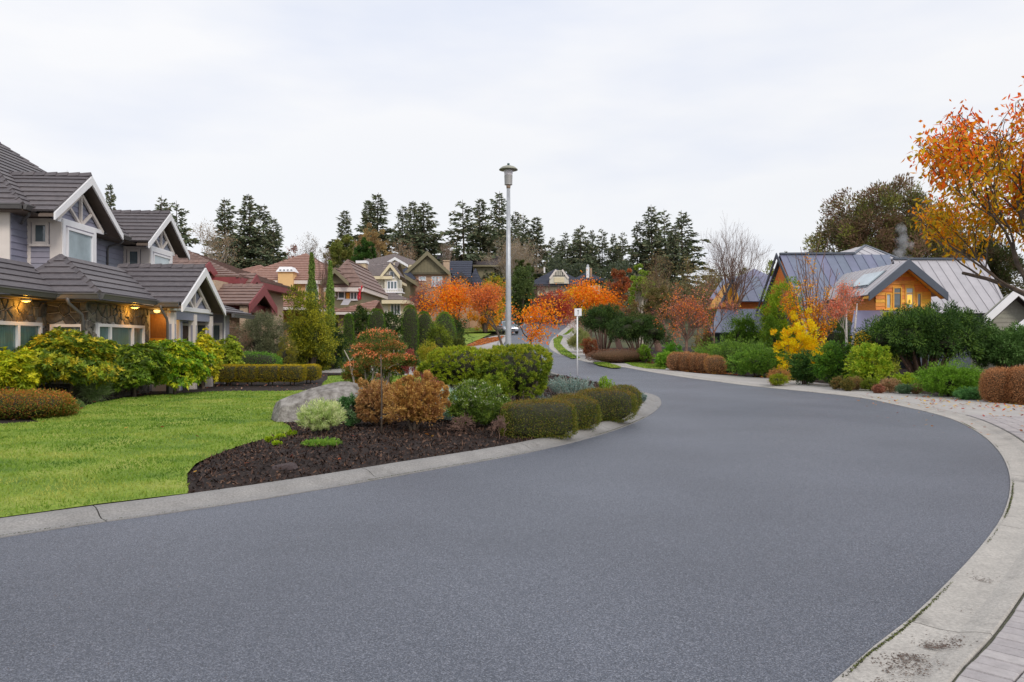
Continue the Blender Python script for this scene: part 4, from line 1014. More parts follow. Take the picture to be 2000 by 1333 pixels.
# downpipes upstairs
for u_, z0, z1 in ((-.05, 0, 0), (6.2, 3.9, 5.25)):
    if z1: MB().tube([H(-.72, u_, z1), H(-.8, u_, z1 - .1), H(-1.2, u_ - .05, z1 - .22), H(-1.24, u_ - .05, z1 - .4), H(-1.24, u_ - .05, z0)], [.04] * 5, 8).build('downpipe', GUTTER, h1, smooth=True)
MB().tube([H(-.72, .1, 5.28), H(-.85, .3, 5.2), H(-1.15, .55, 5.1), H(-1.22, .6, 5.0)], [.04] * 4, 8).build('downpipe', GUTTER, h1, smooth=True)
# lower roofs
LZ = 2.75
L0, L1 = H(1.67, -9, LZ), H(1.67, -3.25, LZ); P_ = H(.74, -2.3, 3.33); T0, T1 = H(.3, -9, 3.6), H(.3, -1.9, 3.6)
roof_face(h1, [L0, L1, P_, T1, T0], TILE)
Fa, Fb, Ap = H(1.67, -3.25, LZ), H(2.7, -3.25, LZ), H(.94, -1.5, 3.84)
roof_face(h1, [Fa, Fb, Ap, P_], TILE)
Rb, Rt = H(2.7, 5.6, LZ), H(.94, 5.6, 3.84)
roof_face(h1, [Fb, Rb, Rt, Ap], TILE)
ridge_caps(h1, Fb, Ap, TILE, .26); ridge_caps(h1, P_, Ap, TILE, .2)
MB().hexa([H(-1.28, -9, 3.3), H(.3, -9, 3.4), H(.3, -1.9, 3.4), H(-1.28, -1.9, 3.3), H(-1.28, -9, 3.5), H(.3, -9, 3.6), H(.3, -1.9, 3.6), H(-1.28, -1.9, 3.5)]).build('flat_roof', TILE, h1)
MB().hexa([H(-1.28, -1.9, 3.3), H(.92, -1.9, 3.2), H(.92, 5.6, 3.5), H(-1.28, 5.6, 3.5), H(-1.28, -1.9, 3.34), H(.92, -1.9, 3.3), H(.92, 5.6, 3.8), H(-1.28, 5.6, 3.7)]).build('flat_roof', TILE, h1)
# porch gable roof
pu0, pu1, pza, pzb = .2, 4.3, 3.9, 2.68
for ua in (pu0, pu1): roof_face(h1, [H(3.45, ua, pzb), H(3.45, 2.25, pza), H(.8, 2.25, pza), H(2.6, ua, pzb)], TILE)
ridge_caps(h1, H(3.45, 2.25, pza + .03), H(.8, 2.25, pza + .03), TILE)
truss_gable(h1, H, 3.45, pu0 - .02, pu1 + .02, pzb - .02, pza + .01, WHITE, .21, recess=.4, ubeam=(.75, 3.75, 2.58))
roof_face(h1, [H(3.5, 4.4, 2.56), H(3.7, 6.8, 2.56), H(1.2, 6.8, 3.4), H(1.2, 4.4, 3.4)], TILE)
gutter(h1, H(1.67, -9, LZ + .02), H(1.67, -3.25, LZ + .02), out=oV); gutter(h1, H(1.69, -3.27, LZ + .02), H(2.72, -3.27, LZ + .02), out=oU); gutter(h1, H(2.72, -3.25, LZ + .02), H(2.72, .18, LZ + .02), out=oV)
gutter(h1, H(2.72, .16, LZ - .02), H(3.4, .16, LZ - .02), out=oU); gutter(h1, H(3.6, 4.6, 2.56), H(3.72, 6.8, 2.56), out=oV)
def soff(v0, v1, u0, u1, z=LZ - .16): MB().hexa([H(v0, u0, z), H(v1, u0, z), H(v1, u1, z), H(v0, u1, z), H(v0, u0, z + .03), H(v1, u0, z + .03), H(v1, u1, z + .03), H(v0, u1, z + .03)]).build('soffit', SOFFIT, h1)
soff(1.15, 1.66, -9, -3.26); soff(1.1, 2.69, -3.24, -2.7); soff(2.1, 2.69, -2.69, .15); soff(1.2, 3.04, .17, 4.2, 2.56)
# stone walls
wA = Wall(H(1.2, -9, 0), H(1.2, -2.75, 0), oV); wB = Wall(H(1.2, -2.75, 0), H(2.2, -2.75, 0), oU); wC = Wall(H(2.2, -2.75, 0), H(2.2, 1.0, 0), oV)
zt = LZ - .17
MB().hexa([H(-8, -9, -.2), H(1.199, -9, -.2), H(1.199, -2.76, -.2), H(-8, -2.76, -.2), H(-8, -9, zt), H(1.199, -9, zt), H(1.199, -2.76, zt), H(-8, -2.76, zt)]).build('wall', MORTAR, h1)
MB().hexa([H(-8, -2.75, -.2), H(2.2, -2.75, -.2), H(2.2, 1.0, -.2), H(-8, 1.0, -.2), H(-8, -2.75, zt), H(2.2, -2.75, zt), H(2.2, 1.0, zt), H(-8, 1.0, zt)]).build('wall', MORTAR, h1)
hA = (3.2, 5.95, .6, 2.05); hB = (.12, .92, .6, 2.02); hC = (.42, 3.35, .6, 2.05)
ns = voronoi_stones(wA, h1, 2.6, wA.len, 0, zt - .02, .27, [hA], 3) + voronoi_stones(wB, h1, .0, wB.len, 0, zt - .02, .24, [hB], 4) + voronoi_stones(wC, h1, 0, wC.len, 0, zt - .02, .25, [hC], 5)
window(wA, h1, *hA, GLASST, WHITE, .085, .07, mull=(4.1, 4.95)); window(wB, h1, *hB, GLASS, CREAM, .07, .07); window(wC, h1, *hC, GLASST, WHITE, .08, .07, mull=(1.15, 2.55))
# soffit lamps
def soffit_lamp(v, u, z):
    c = H(v, u, z); f = MB()._lathe([(.0, c.z), (.11, c.z), (.12, c.z - .05), (.10, c.z - .055)], c.x, c.y, 14).build('soffit_lamp', CREAM, h1, smooth=True)
    MB()._lathe([(.095, c.z - .03), (.08, c.z - .07), (.0, c.z - .085)], c.x, c.y, 14).build('lamp_glass', GLOW, f, smooth=True)
    ld = bpy.data.lights.new('soffit_lamp_light', 'POINT'); ld.energy = 11; ld.color = (1, .45, .05); ld.shadow_soft_size = .05
    lo_ = link(bpy.data.objects.new('soffit_lamp_light', ld)); lo_.location = c + Vector((0, 0, -.16))
soffit_lamp(1.42, -4.05, LZ - .165); soffit_lamp(2.45, -.55, LZ - .165)
# downpipes downstairs
MB().tube([H(2.0, -3.34, LZ - .1), H(2.0, -3.3, LZ - .22), H(2.15, -2.95, LZ - .5), H(2.13, -2.84, LZ - .65), H(2.13, -2.84, 0)], [.042] * 5, 8).build('downpipe', GUTTER, h1, smooth=True)
MB().tube([H(2.9, .1, LZ - .12), H(2.9, .14, LZ - .22), H(3.0, .3, LZ - .5), H(3.0, .36, LZ - .62), H(3.0, .36, 0)], [.04] * 5, 8).build('downpipe', GUTTER, h1, smooth=True)
# entrance: recessed wall, warm door and transom
wD = Wall(H(2.2, 1.6, 0), H(3.6, 1.6, 0), oU)
MB().hexa([H(-2, 1.62, -.1), H(2.15, 1.62, -.1), H(2.15, 5.4, -.1), H(-2, 5.4, -.1), H(-2, 1.62, 2.54), H(2.15, 1.62, 2.54), H(2.15, 5.4, 2.54), H(-2, 5.4, 2.54)]).build('wall', SIDING, h1)
MB().hexa([H(1.9, 1.6, -.1), H(2.95, 1.6, -.1), H(2.95, 1.72, -.1), H(1.9, 1.72, -.1), H(1.9, 1.6, 2.54), H(2.95, 1.6, 2.54), H(2.95, 1.72, 2.54), H(1.9, 1.72, 2.54)]).build('entry_wall', SIDING, h1)
wP = Wall(H(2.15, 1.75, 0), H(2.15, 5.4, 0), oV); window(wP, h1, .15, 1.15, .4, 2.2, GLASS, CREAM, .08, .05, bars=(1.6,)); window(wP, h1, 1.35, 2.9, .4, 2.2, mat('reddish_reflection_glass', (.20, .12, .10), .08, .4, 3, spec=1.0), CREAM, .08, .05, mull=(2.1,))
window(wP, h1, 3.0, 3.6, .4, 2.2, GLASS, CREAM, .08, .05)
wE = Wall(H(1.95, 1.6, 0), H(2.95, 1.6, 0), oU)
dr = wE.box(MB(), .15, .62, 0.05, 1.55, .03, .07).build('front_door', CREAM, h1); wE.box(MB(), .21, .56, .75, 1.48, .072, .085).build('door_pane', GLASS, dr)
wE.box(MB(), .10, .66, 1.70, 2.42, .025, .05).build('transom_panel', DOORW, h1); wE.box(MB(), .08, .68, 1.56, 1.69, .02, .09).build('door_head', CEDARF, h1)
wE.box(MB(), .0, .09, 0, 2.5, .02, .12).build('door_jamb', CREAM, h1); wE.box(MB(), .68, .86, 0, 2.5, .02, .10).build('pilaster', CEDARF, h1); wE.box(MB(), .87, .99, 0, 2.5, .02, .12).build('door_jamb', CREAM, h1)
wE.box(MB(), .735, .775, .3, 1.9, .1, .108).build('pilaster_groove', SOFFIT, h1)
ld = bpy.data.lights.new('porch_light', 'POINT'); ld.energy = 6; ld.color = (1, .55, .15); ld.shadow_soft_size = .05; lo_ = link(bpy.data.objects.new('porch_light', ld)); lo_.location = H(2.4, 1.15, 2.3)
pb = MB()._lathe([(0, 2.54), (.09, 2.53), (.08, 2.47), (.0, 2.45)], H(2.4, 1.15, 0).x, H(2.4, 1.15, 0).y, 12).build('porch_lamp', GLOW, h1, smooth=True)
# porch posts and header
for (u_, v_) in ((.55, 3.05), (2.35, 3.05), (3.95, 3.05)):
    c = [H(v_ - .1, u_ - .1, 0), H(v_ + .1, u_ - .1, 0), H(v_ + .1, u_ + .1, 0), H(v_ - .1, u_ + .1, 0)]
    MB().hexa([p + Vector((0, 0, -.05)) for p in c] + [p + Vector((0, 0, 2.44)) for p in c]).build('porch_post', CREAM, h1)
    for k_ in (0, 1):
        n_ = oU if k_ == 0 else oV; q0 = H(v_ - .03, u_ - .1, 0) if k_ == 0 else H(v_ + .1, u_ - .03, 0); q1 = H(v_ + .03, u_ - .1, 0) if k_ == 0 else H(v_ + .1, u_ + .03, 0)
        Wall(q0, q1, n_).box(MB(), 0, .06, .35, 2.1, .001, .008).build('post_panel', SIDINGL, h1)
wh = Wall(H(3.05, .75, 0), H(3.05, 3.8, 0), oV); wh.box(MB(), 0, wh.len, 2.24, 2.5, -.12, .06).build('header_beam', SIDING, h1); 
MB().hexa([H(2.96, .45, 2.5), H(3.14, .45, 2.5), H(3.14, 4.05, 2.5), H(2.96, 4.05, 2.5), H(2.96, .45, 2.56), H(3.14, .45, 2.56), H(3.14, 4.05, 2.56), H(2.96, 4.05, 2.56)]).build('porch_beam', WHITE, h1)
# rear wing beyond the porch
MB().hexa([H(-6, 5.42, -.1), H(3.15, 5.42, -.1), H(3.15, 5.9, -.1), H(-6, 5.9, -.1), H(-6, 5.42, 2.55), H(3.15, 5.42, 2.55), H(3.15, 5.9, 2.55), H(-6, 5.9, 2.55)]).build('wing_wall', SIDINGL, h1)
wW = Wall(H(1.2, 5.42, 0), H(3.15, 5.42, 0), oU); window(wW, h1, .15, .75, .5, 2.2, GLASS, CREAM, .07, .05, bars=(1.5,)); window(wW, h1, .9, 1.85, .5, 2.25, GLASS, CREAM, .09, .05, bars=(1.6,))
for t_ in (0.02, 1.93): wW.box(MB(), t_ - .02 * (t_ > 1), t_ + .1 - .08 * (t_ > 1), -.1, 2.54, .001, .05).build('corner_board', WHITE, h1)
# satellite/vent box on stone wall, step plinth
wA.box(MB(), 5.98, 6.16, 1.25, 1.4, .05, .12).build('vent_hood', DARKM, h1)

# ---------------------------------------------------------------- generic pieces for the farther houses
def W3(px, py, Y): return Vector((at(px, Y), Y, zat(py, Y)))
def hip_roof(parent, x0, x1, y0, y1, ze, zr, m, ridge='x', over=0, split=False, course=.4, hips=(True, True), trim=None, trim_h=.2, ang=0, cx=None, cy=None, cap=None, soffit=SOFFIT):
    """hip/gable roof over a rectangle; ridge along x or y; hips=(start,end)"""
    cx = (x0 + x1) / 2; cy = (y0 + y1) / 2
    def R(x, y, z):
        dx, dy = x - cx, y - cy; return Vector((cx + dx * math.cos(ang) - dy * math.sin(ang), cy + dx * math.sin(ang) + dy * math.cos(ang), z))
    if ridge == 'x':
        hw = (y1 - y0) / 2; a_ = x0 + (hw if hips[0] else 0); b_ = x1 - (hw if hips[1] else 0)
        if a_ > b_: a_ = b_ = (a_ + b_) / 2
        r0, r1 = R(a_, cy, zr), R(b_, cy, zr)
        faces = [[R(x0, y0, ze), R(x1, y0, ze), r1, r0], [R(x1, y1, ze), R(x0, y1, ze), r0, r1]]
        if hips[0]: faces.append([R(x0, y1, ze), R(x0, y0, ze), r0])
        if hips[1]: faces.append([R(x1, y0, ze), R(x1, y1, ze), r1])
        hl = [(R(x0, y0, ze), r0), (R(x1, y0, ze), r1)]
    else:
        hw = (x1 - x0) / 2; a_ = y0 + (hw if hips[0] else 0); b_ = y1 - (hw if hips[1] else 0)
        if a_ > b_: a_ = b_ = (a_ + b_) / 2
        r0, r1 = R(cx, a_, zr), R(cx, b_, zr)
        faces = [[R(x0, y1, ze), R(x0, y0, ze), r0, r1], [R(x1, y0, ze), R(x1, y1, ze), r1, r0]]
        if hips[0]: faces.append([R(x0, y0, ze), R(x1, y0, ze), r0])
        if hips[1]: faces.append([R(x1, y1, ze), R(x0, y1, ze), r1])
        hl = [(R(x0, y0, ze), r0), (R(x1, y0, ze), r0)]
    for f in faces:
        f = [p for i, p in enumerate(f) if (p - f[i - 1]).length > 1e-3]
        roof_face(parent, f, m, course, split=split, thick=.04, lift=.05, partname='roof_slope')
    ridge_caps(parent, r0, r1, m, .3, .45, split=False) if (r1 - r0).length > .3 else None
    for (p, q), hp in zip(hl, hips):
        if hp: ridge_caps(parent, p, q, m, .3, .45, split=False)
    # eave slab (fascia + soffit)
    c4 = [R(x0, y0, 0), R(x1, y0, 0), R(x1, y1, 0), R(x0, y1, 0)]
    MB().hexa([p + Vector((0, 0, ze - trim_h)) for p in c4] + [p + Vector((0, 0, ze + .001)) for p in c4]).build('fascia', trim or WHITE, parent)
    return R
def block(parent, x0, x1, y0, y1, z0, z1, m, name='wall', ang=0):
    cx = (x0 + x1) / 2; cy = (y0 + y1) / 2
    def R(x, y, z):
        dx, dy = x - cx, y - cy; return Vector((cx + dx * math.cos(ang) - dy * math.sin(ang), cy + dx * math.sin(ang) + dy * math.cos(ang), z))
    MB().hexa([R(x0, y0, z0), R(x1, y0, z0), R(x1, y1, z0), R(x0, y1, z0), R(x0, y0, z1), R(x1, y0, z1), R(x1, y1, z1), R(x0, y1, z1)]).build(name, m, parent)
    return Wall(R(x0, y0, 0), R(x1, y0, 0), R(cx, cy, 0) * 0 + (R(cx, y0, 0) - R(cx, y1, 0))), Wall(R(x1, y0, 0), R(x1, y1, 0), (R(x1, cy, 0) - R(x0, cy, 0)))
def gable_x(parent, xf, xb, yc, half, ze, za, roofm, rakem, wallm, rake=.25, recess=.4, course=.4, wallz=None, boards_m=None, cap=True):
    """small gable whose ridge runs along x, gable end facing +x at xf"""
    for s_ in (-1, 1):
        roof_face(parent, [(xf, yc + s_ * half, ze), (xf, yc, za), (xb, yc, za), (xb, yc + s_ * half, ze)], roofm, course, split=False, thick=.04, lift=.05, partname='roof_slope')
        A = Vector((xf, yc + s_ * half, ze)); B = Vector((xf, yc, za)); t = Vector((.06, 0, 0)); d = Vector((0, 0, -rake))
        MB().hexa([A + d, B + d * 1.2, B + d * 1.2 + t, A + d + t, A + Vector((0, 0, .06)), B + Vector((0, 0, .06)), B + t + Vector((0, 0, .06)), A + t + Vector((0, 0, .06))]).build('rake_board', rakem, parent)
    k = .9; mb = MB(); A, B, C_ = Vector((xf - recess, yc - half * k, ze)), Vector((xf - recess, yc + half * k, ze)), Vector((xf - recess, yc, ze + (za - ze) * k)); t = Vector((-.1, 0, 0))
    mb.add([A, B, C_, A + t, B + t, C_ + t], [(0, 1, 2), (5, 4, 3), (0, 3, 4, 1), (1, 4, 5, 2), (2, 5, 3, 0)]).build('gable_wall', wallm, parent)
    ridge_caps(parent, (xf, yc, za + .04), (xb, yc, za + .04), roofm, .28, .45, split=False)
def gable_y(parent, xc, half, yf, yb, ze, za, roofm, rakem, wallm, rake=.25, recess=.4, course=.4, ang=0):
    """gable facing the camera (towards -y) at yf"""
    for s_ in (-1, 1):
        roof_face(parent, [(xc + s_ * half, yf, ze), (xc, yf, za), (xc, yb, za), (xc + s_ * half, yb, ze)], roofm, course, split=False, thick=.04, lift=.05, partname='roof_slope')
        A = Vector((xc + s_ * half, yf, ze)); B = Vector((xc, yf, za)); t = Vector((0, -.07, 0)); d = Vector((0, 0, -rake)); u = Vector((0, 0, .08))
        MB().hexa([A + d, B + d * 1.2, B + d * 1.2 + t, A + d + t, A + u, B + u, B + t + u, A + t + u]).build('rake_board', rakem, parent)
    A, B, C_ = Vector((xc - half * .96, yf + recess, ze)), Vector((xc + half * .96, yf + recess, ze)), Vector((xc, yf + recess, ze + (za - ze) * .96)); t = Vector((0, .1, 0))
    MB().add([A, B, C_, A + t, B + t, C_ + t], [(0, 1, 2), (5, 4, 3), (0, 3, 4, 1), (1, 4, 5, 2), (2, 5, 3, 0)]).build('gable_wall', wallm, parent)
    ridge_caps(parent, (xc, yf, za + .04), (xc, yb, za + .04), roofm, .28, .45, split=False)

# ---------------------------------------------------------------- 2. maroon-trimmed house
h2 = thing('maroon_trimmed_house', 'house with brown tile roofs and dark red fascias, just beyond the grey house', 'house', (-15, 40, G(40)))
g2 = G(40) - .3
Y = 42
block(h2, -24, -14.0, 38.4, 47, g2, 4.7, TANB); hip_roof(h2, -25, -13.4, 37.8, 48, 4.75, 6.75, BROWNT, 'x', trim=MAROON, trim_h=.32)
gable_x(h2, at(405, 37) + .0, -19, 37.2, 1.5, zat(542, 37), zat(513, 37), BROWNT, MAROON, TANB, .32)
block(h2, -19, at(455, 37.6) - .3, 36.2, 38.5, g2, zat(550, 37), TANB)
gable_x(h2, at(500, 39.5), -17, 39.5, 1.15, zat(565, 39.5), zat(539, 39.5), BROWNT, MAROON, TANB, .25)
# lower wing and porch gable
hip_roof(h2, at(350, 37), at(497, 37), 36.0, 40.5, zat(594, 36), zat(560, 38.2), BROWNT, 'x', hips=(False, False), trim=MAROON, trim_h=.38)
gable_x(h2, at(513, 37), -15, 37.1, 2.05, zat(600, 37), zat(560, 37), BROWNT, MAROON, TANB, .36, recess=.6)
block(h2, -19, -13.2, 38, 42, g2, 3.2, TANB)
for px_ in (479, 521): 
    x_ = at(px_, 35.4 + (px_ > 500) * 3.4); y_ = 35.4 + (px_ > 500) * 3.4
    block(h2, x_ - .19, x_ + .19, y_ - .19, y_ + .19, g2, zat(600, 36.5), TANB, 'porch_column')
wq = Wall((-14.4, 37.98, 0), (-13.3, 37.98, 0), (0, -1, 0)); window(wq, h2, .2, .95, .7, 2.3, GLASS, WHITE, .06, .05, bars=(1.7,))

# ---------------------------------------------------------------- 3. peach house
h3 = thing('peach_house', 'peach stucco house with salmon tile roof and white-capped chimney', 'house', (-18, 58, G(58)))
g3 = G(56) - .4; Y3 = 55
xl, xr = at(500, Y3), at(640, Y3)
wf, ws = block(h3, xl, xr, Y3 + .6, Y3 + 9, g3, zat(549, Y3), PEACH)
hip_roof(h3, at(448, Y3), at(668, Y3), Y3, Y3 + 11, zat(548, Y3), zat(497, Y3 + 5.5), SALMT, 'x', trim=CREAM, trim_h=.25)
hip_roof(h3, at(400, Y3 + 4), at(560, Y3 + 4), Y3 + 3, Y3 + 12, zat(548, Y3 + 3), zat(520, Y3 + 7.5), SALMT, 'x', trim=CREAM, trim_h=.25)
xc0, xc1 = at(545, Y3), at(574, Y3)
block(h3, xc0, xc1, Y3 - .25, Y3 + .75, g3, zat(530, Y3), PEACH, 'chimney_stack'); cap_ = None
mbc = MB().hexa([Vector((xc0 - .12, Y3 - .4, zat(532, Y3))), Vector((xc1 + .12, Y3 - .4, zat(532, Y3))), Vector((xc1 + .12, Y3 + .9, zat(532, Y3))), Vector((xc0 - .12, Y3 + .9, zat(532, Y3))), Vector((xc0 + .1, Y3 - .2, zat(522, Y3))), Vector((xc1 - .1, Y3 - .2, zat(522, Y3))), Vector((xc1 - .1, Y3 + .7, zat(522, Y3))), Vector((xc0 + .1, Y3 + .7, zat(522, Y3)))]).build('chimney_cap', WHITE, h3)
for k_ in range(4):
    x_ = xc0 + .15 + k_ * .26; MB().box(x_, x_ + .14, Y3 - .42, Y3 - .401, zat(529.5, Y3), zat(528, Y3)).build('cap_vent', DARKM, h3)
block(h3, xc1 + .001, xr, Y3 - .0 + .3, Y3 + .7, g3, zat(549, Y3) - .01, mat('tan_panel', (.55, .33, .15), .7), 'bay_wall')
w_ = Wall((xc1, Y3 + .3, 0), (xr, Y3 + .3, 0), (0, -1, 0)); window(w_, h3, .75, 1.7, zat(583, Y3), zat(553, Y3), GLASSB, CREAM, .08, .05)
block(h3, xl, at(560, Y3), Y3 - 1.5, Y3 + .55, g3, zat(592, Y3), PEACH, 'lower_wall'); hip_roof(h3, at(505, Y3), at(640, Y3), Y3 - 2.2, Y3 + .5, zat(603, Y3), zat(588, Y3), SALMT, 'x', trim=CREAM, trim_h=.18)
# right wing
Yw = 53
block(h3, at(652, Yw), at(707, Yw), Yw, Yw + 8, g3, zat(563, Yw), OLIVE, 'wing_wall')
hip_roof(h3, at(636, Yw), at(714, Yw), Yw - .7, Yw + 9.5, zat(563, Yw), zat(519, Yw + 4.2), BROWNT, 'y', trim=CREAM, trim_h=.28)
gable_y(h3, at(655, Yw - 1.0), .95, Yw - 1.2, Yw + 1.5, zat(556, Yw), zat(530, Yw), BROWNT, OLIVE, OLIVE, .2)
w_ = Wall((at(652, Yw), Yw, 0), (at(707, Yw), Yw, 0), (0, -1, 0))
def tt(px, w_=w_, Y=Yw): return at(px, Y) - w_.A.x
window(w_, h3, tt(640), tt(656), zat(578, Yw), zat(563, Yw) - .3, GLASS, WHITE, .07, .05, mull=(tt(648),)); window(w_, h3, tt(660), tt(674), zat(584, Yw), zat(569, Yw), GLASS, WHITE, .07, .05)
w_.box(MB(), tt(677), tt(683), zat(588, Yw), zat(564, Yw) - .3, 0, .1).build('cedar_panel', CEDAR, h3)
window(w_, h3, tt(684), tt(698), zat(586, Yw), zat(570, Yw), GLASS, WHITE, .07, .05, mull=(tt(691),))
hip_roof(h3, at(655, Yw - 2), at(733, Yw - 2), Yw - 3, Yw + 2, zat(610, Yw - 3), zat(589, Yw - .5), SALMT, 'x', hips=(True, False), trim=CREAM, trim_h=.16)
MB().add([(at(665, 50.5), 50.5, zat(596, 50.5)), (at(680, 50.5), 50.5, zat(596, 50.5)), (at(688, 52), 52, zat(584, 52)), (at(672, 52), 52, zat(584, 52))], [(0, 1, 2, 3)]).build('skylight', METALL, h3)
block(h3, at(660, Yw - 2), at(728, Yw - 2), Yw - 2, Yw + 1, g3, zat(611, Yw - 2), TANB, 'lower_wall')
w_ = Wall((at(613, 49.5), 49.5, 0), (at(637, 49.5), 49.5, 0), (0, -1, 0)); block(h3, at(613, 49.5), at(630, 49.5), 49.5, 53, g3, zat(606, 49.5), TANB, 'porch_wall'); hip_roof(h3, at(608, 49), at(640, 49), 49, 53.4, zat(603, 49), zat(597, 51), SALMT, 'x', trim=CREAM, trim_h=.2)
w_ = Wall((at(644, 50.9), 50.9, 0), (at(660, 50.9), 50.9, 0), (0, -1, 0)); window(w_, h3, .1, .38, zat(632, 50.9), zat(612, 50.9), GLASS, WHITE, .05, .05)

# flag hanging beside the wing
fx = at(703, 51.5); fl_ = thing('flag', 'red and white flag hanging limp from a short pole by the peach house', 'flag', (fx, 51.5, zat(600, 51.5)))
MB().tube([(fx - .25, 52.6, zat(572, 51.5)), (fx + .05, 51.4, zat(565, 51.5))], [.02, .015], 6).build('flag_pole', LAMPM, fl_)
for k_, (a_, b_, m_) in enumerate(((0, .38, FLAGR), (.38, .62, FLAGW), (.62, 1, FLAGR))):
    mb = MB(); zt_, zb_ = zat(565, 51.5), zat(587, 51.5); nr = 6; vv = []
    for i in range(nr + 1):
        for j in range(4):
            s_ = a_ + (b_ - a_) * j / 3; vv.append((fx - .12 + .24 * s_ * (1 - .04 * i) + .05 * math.sin(i * 1.1 + s_), 51.45 + .09 * math.sin(s_ * 13 + i * .6), zt_ + (zb_ - zt_) * i / nr + .25 * s_ - .2 * s_ * i / nr))
    mb.add(vv, [(i * 4 + j, i * 4 + j + 1, (i + 1) * 4 + j + 1, (i + 1) * 4 + j) for i in range(nr) for j in range(3)]); o_ = mb.build('flag_cloth', m_, fl_, smooth=True)
    sm = o_.modifiers.new('thickness', 'SOLIDIFY'); sm.thickness = .01
MB().add([(fx - .03, 51.36, zat(578, 51.5)), (fx + .05, 51.36, zat(578.5, 51.5)), (fx + .08, 51.36, zat(575, 51.5)), (fx + .01, 51.36, zat(571.5, 51.5)), (fx - .06, 51.36, zat(575, 51.5))], [(0, 1, 2, 3, 4)]).build('leaf_emblem', FLAGR, fl_)

# ---------------------------------------------------------------- 4. cream house
h4 = thing('cream_house', 'cream two-storey house with grey roof, stone chimney and balcony', 'house', (at(740, 82), 82, G(82)))
g4 = G(80) - .5; Y4 = 80
wf, ws = block(h4, at(690, Y4), at(757, Y4), Y4, Y4 + 9, g4, zat(541, Y4), CREAMW)
hip_roof(h4, at(640, Y4), at(768, Y4), Y4 - .8, Y4 + 10.5, zat(541, Y4), zat(514, Y4 + 5), GREYSH, 'x', hips=(True, False), trim=CREAMW, trim_h=.3, course=.5)
hip_roof(h4, at(655, Y4 + 7), at(760, Y4 + 7), Y4 + 6, Y4 + 16, zat(535, Y4 + 6), zat(505, Y4 + 10), GREYSH, 'x', trim=CREAMW, trim_h=.3, course=.5)
w_ = Wall((at(722, Y4), Y4, 0), (at(750, Y4), Y4, 0), (0, -1, 0))
for k_ in range(4): w_.box(MB(), k_ * w_.len / 4 + .02, (k_ + 1) * w_.len / 4 - .02, zat(583, Y4), zat(545, Y4), .01, .06).build('wall_panel', CREAMP, h4)
xc0, xc1 = at(700, Y4), at(717, Y4)
block(h4, xc0, xc1, Y4 - .7, Y4 + .4, g4, zat(516, Y4), TANB, 'chimney_stack'); MB().box(xc0 - .1, xc1 + .1, Y4 - .85, Y4 + .5, zat(516, Y4), zat(511, Y4)).build('chimney_cap', WHITE, h4)
wch = Wall((xc0, Y4 - .7, 0), (xc1, Y4 - .7, 0), (0, -1, 0)); STS = STONEM; 
_sm = STONEM; STONEM = mat('tan_field_stone', (0.34, 0.24, 0.16), 0.85, 0.3, 6, 0.4, 20, col2=(0.6, 0.46, 0.32), objvar=.3); voronoi_stones(wch, h4, .02, wch.len - .02, zat(590, Y4), zat(517, Y4), .42, seed=8); STONEM = _sm
# bay facing right/front
ys = Y4 + .5
MB().hexa([Vector((at(757, Y4), Y4 + .2, g4)), Vector((at(772, Y4 + 1), Y4 + 1, g4)), Vector((at(785, Y4 + 5), Y4 + 5, g4)), Vector((at(757, Y4), Y4 + 6, g4)), Vector((at(757, Y4), Y4 + .2, zat(541, Y4))), Vector((at(772, Y4 + 1), Y4 + 1, zat(541, Y4))), Vector((at(785, Y4 + 5), Y4 + 5, zat(541, Y4))), Vector((at(757, Y4), Y4 + 6, zat(541, Y4)))]).build('bay_wall', CREAMP, h4)
gable_x(h4, at(766, Y4 + 2), at(740, Y4), Y4 + 3.2, 2.1, zat(541, Y4 + 3), zat(514, Y4 + 3), GREYSH, CREAMW, CREAMP, .3)
gable_y(h4, at(763, Y4 - .5), 1.0, Y4 - .8, Y4 + 3, zat(541, Y4), zat(517, Y4), GREYSH, CREAMW, CREAMP, .3)
w_ = Wall((at(751, Y4 - 1.2), Y4 - .5, 0), (at(775, Y4 - 1.2), Y4 - .5, 0), (0, -1, 0)); block(h4, at(751, Y4 - .5), at(775, Y4 - .5), Y4 - .499, Y4 + .9, zat(585, Y4), zat(541, Y4), CREAMP, 'turret_wall')
window(w_, h4, .15, 1.2, zat(566, Y4), zat(550, Y4), GLASS, WHITE, .07, .05, mull=(.5, .85)); window(w_, h4, .4, .9, zat(544, Y4), zat(531, Y4), GLASS, WHITE, .07, .05)
# balcony
bl = MB().box(at(750, 79), at(788, 79), 78.4, 80, zat(573, 79), zat(571, 79)).build('balcony', WHITE, h4)
MB().box(at(750, 79), at(788, 79), 78.42, 78.5, zat(566, 79), zat(565, 79)).build('handrail', WHITE, bl)
for k_ in range(12): x_ = at(750, 79) + k_ * .178; MB().box(x_, x_ + .05, 78.44, 78.48, zat(571, 79), zat(566, 79)).build('baluster', WHITE, bl)
hip_roof(h4, at(717, Y4 - 3), at(800, Y4 - 3), Y4 - 3.5, Y4 + 1, zat(587, Y4 - 3), zat(572, Y4 - 1), GREYSH, 'x', hips=(True, True), trim=CREAMW, trim_h=.35, course=.5)
block(h4, at(725, Y4 - 2.6), at(792, Y4 - 2.6), Y4 - 2.6, Y4, g4, zat(588, Y4 - 2.6), CREAMW, 'lower_wall')
w_ = Wall((at(725, Y4 - 2.6), Y4 - 2.6, 0), (at(792, Y4 - 2.6), Y4 - 2.6, 0), (0, -1, 0))
window(w_, h4, 1.95, 2.95, zat(614, Y4 - 2.6), zat(591, Y4 - 2.6), GLASS, WHITE, .07, .05, mull=(2.3, 2.6), bars=(zat(598, Y4),))
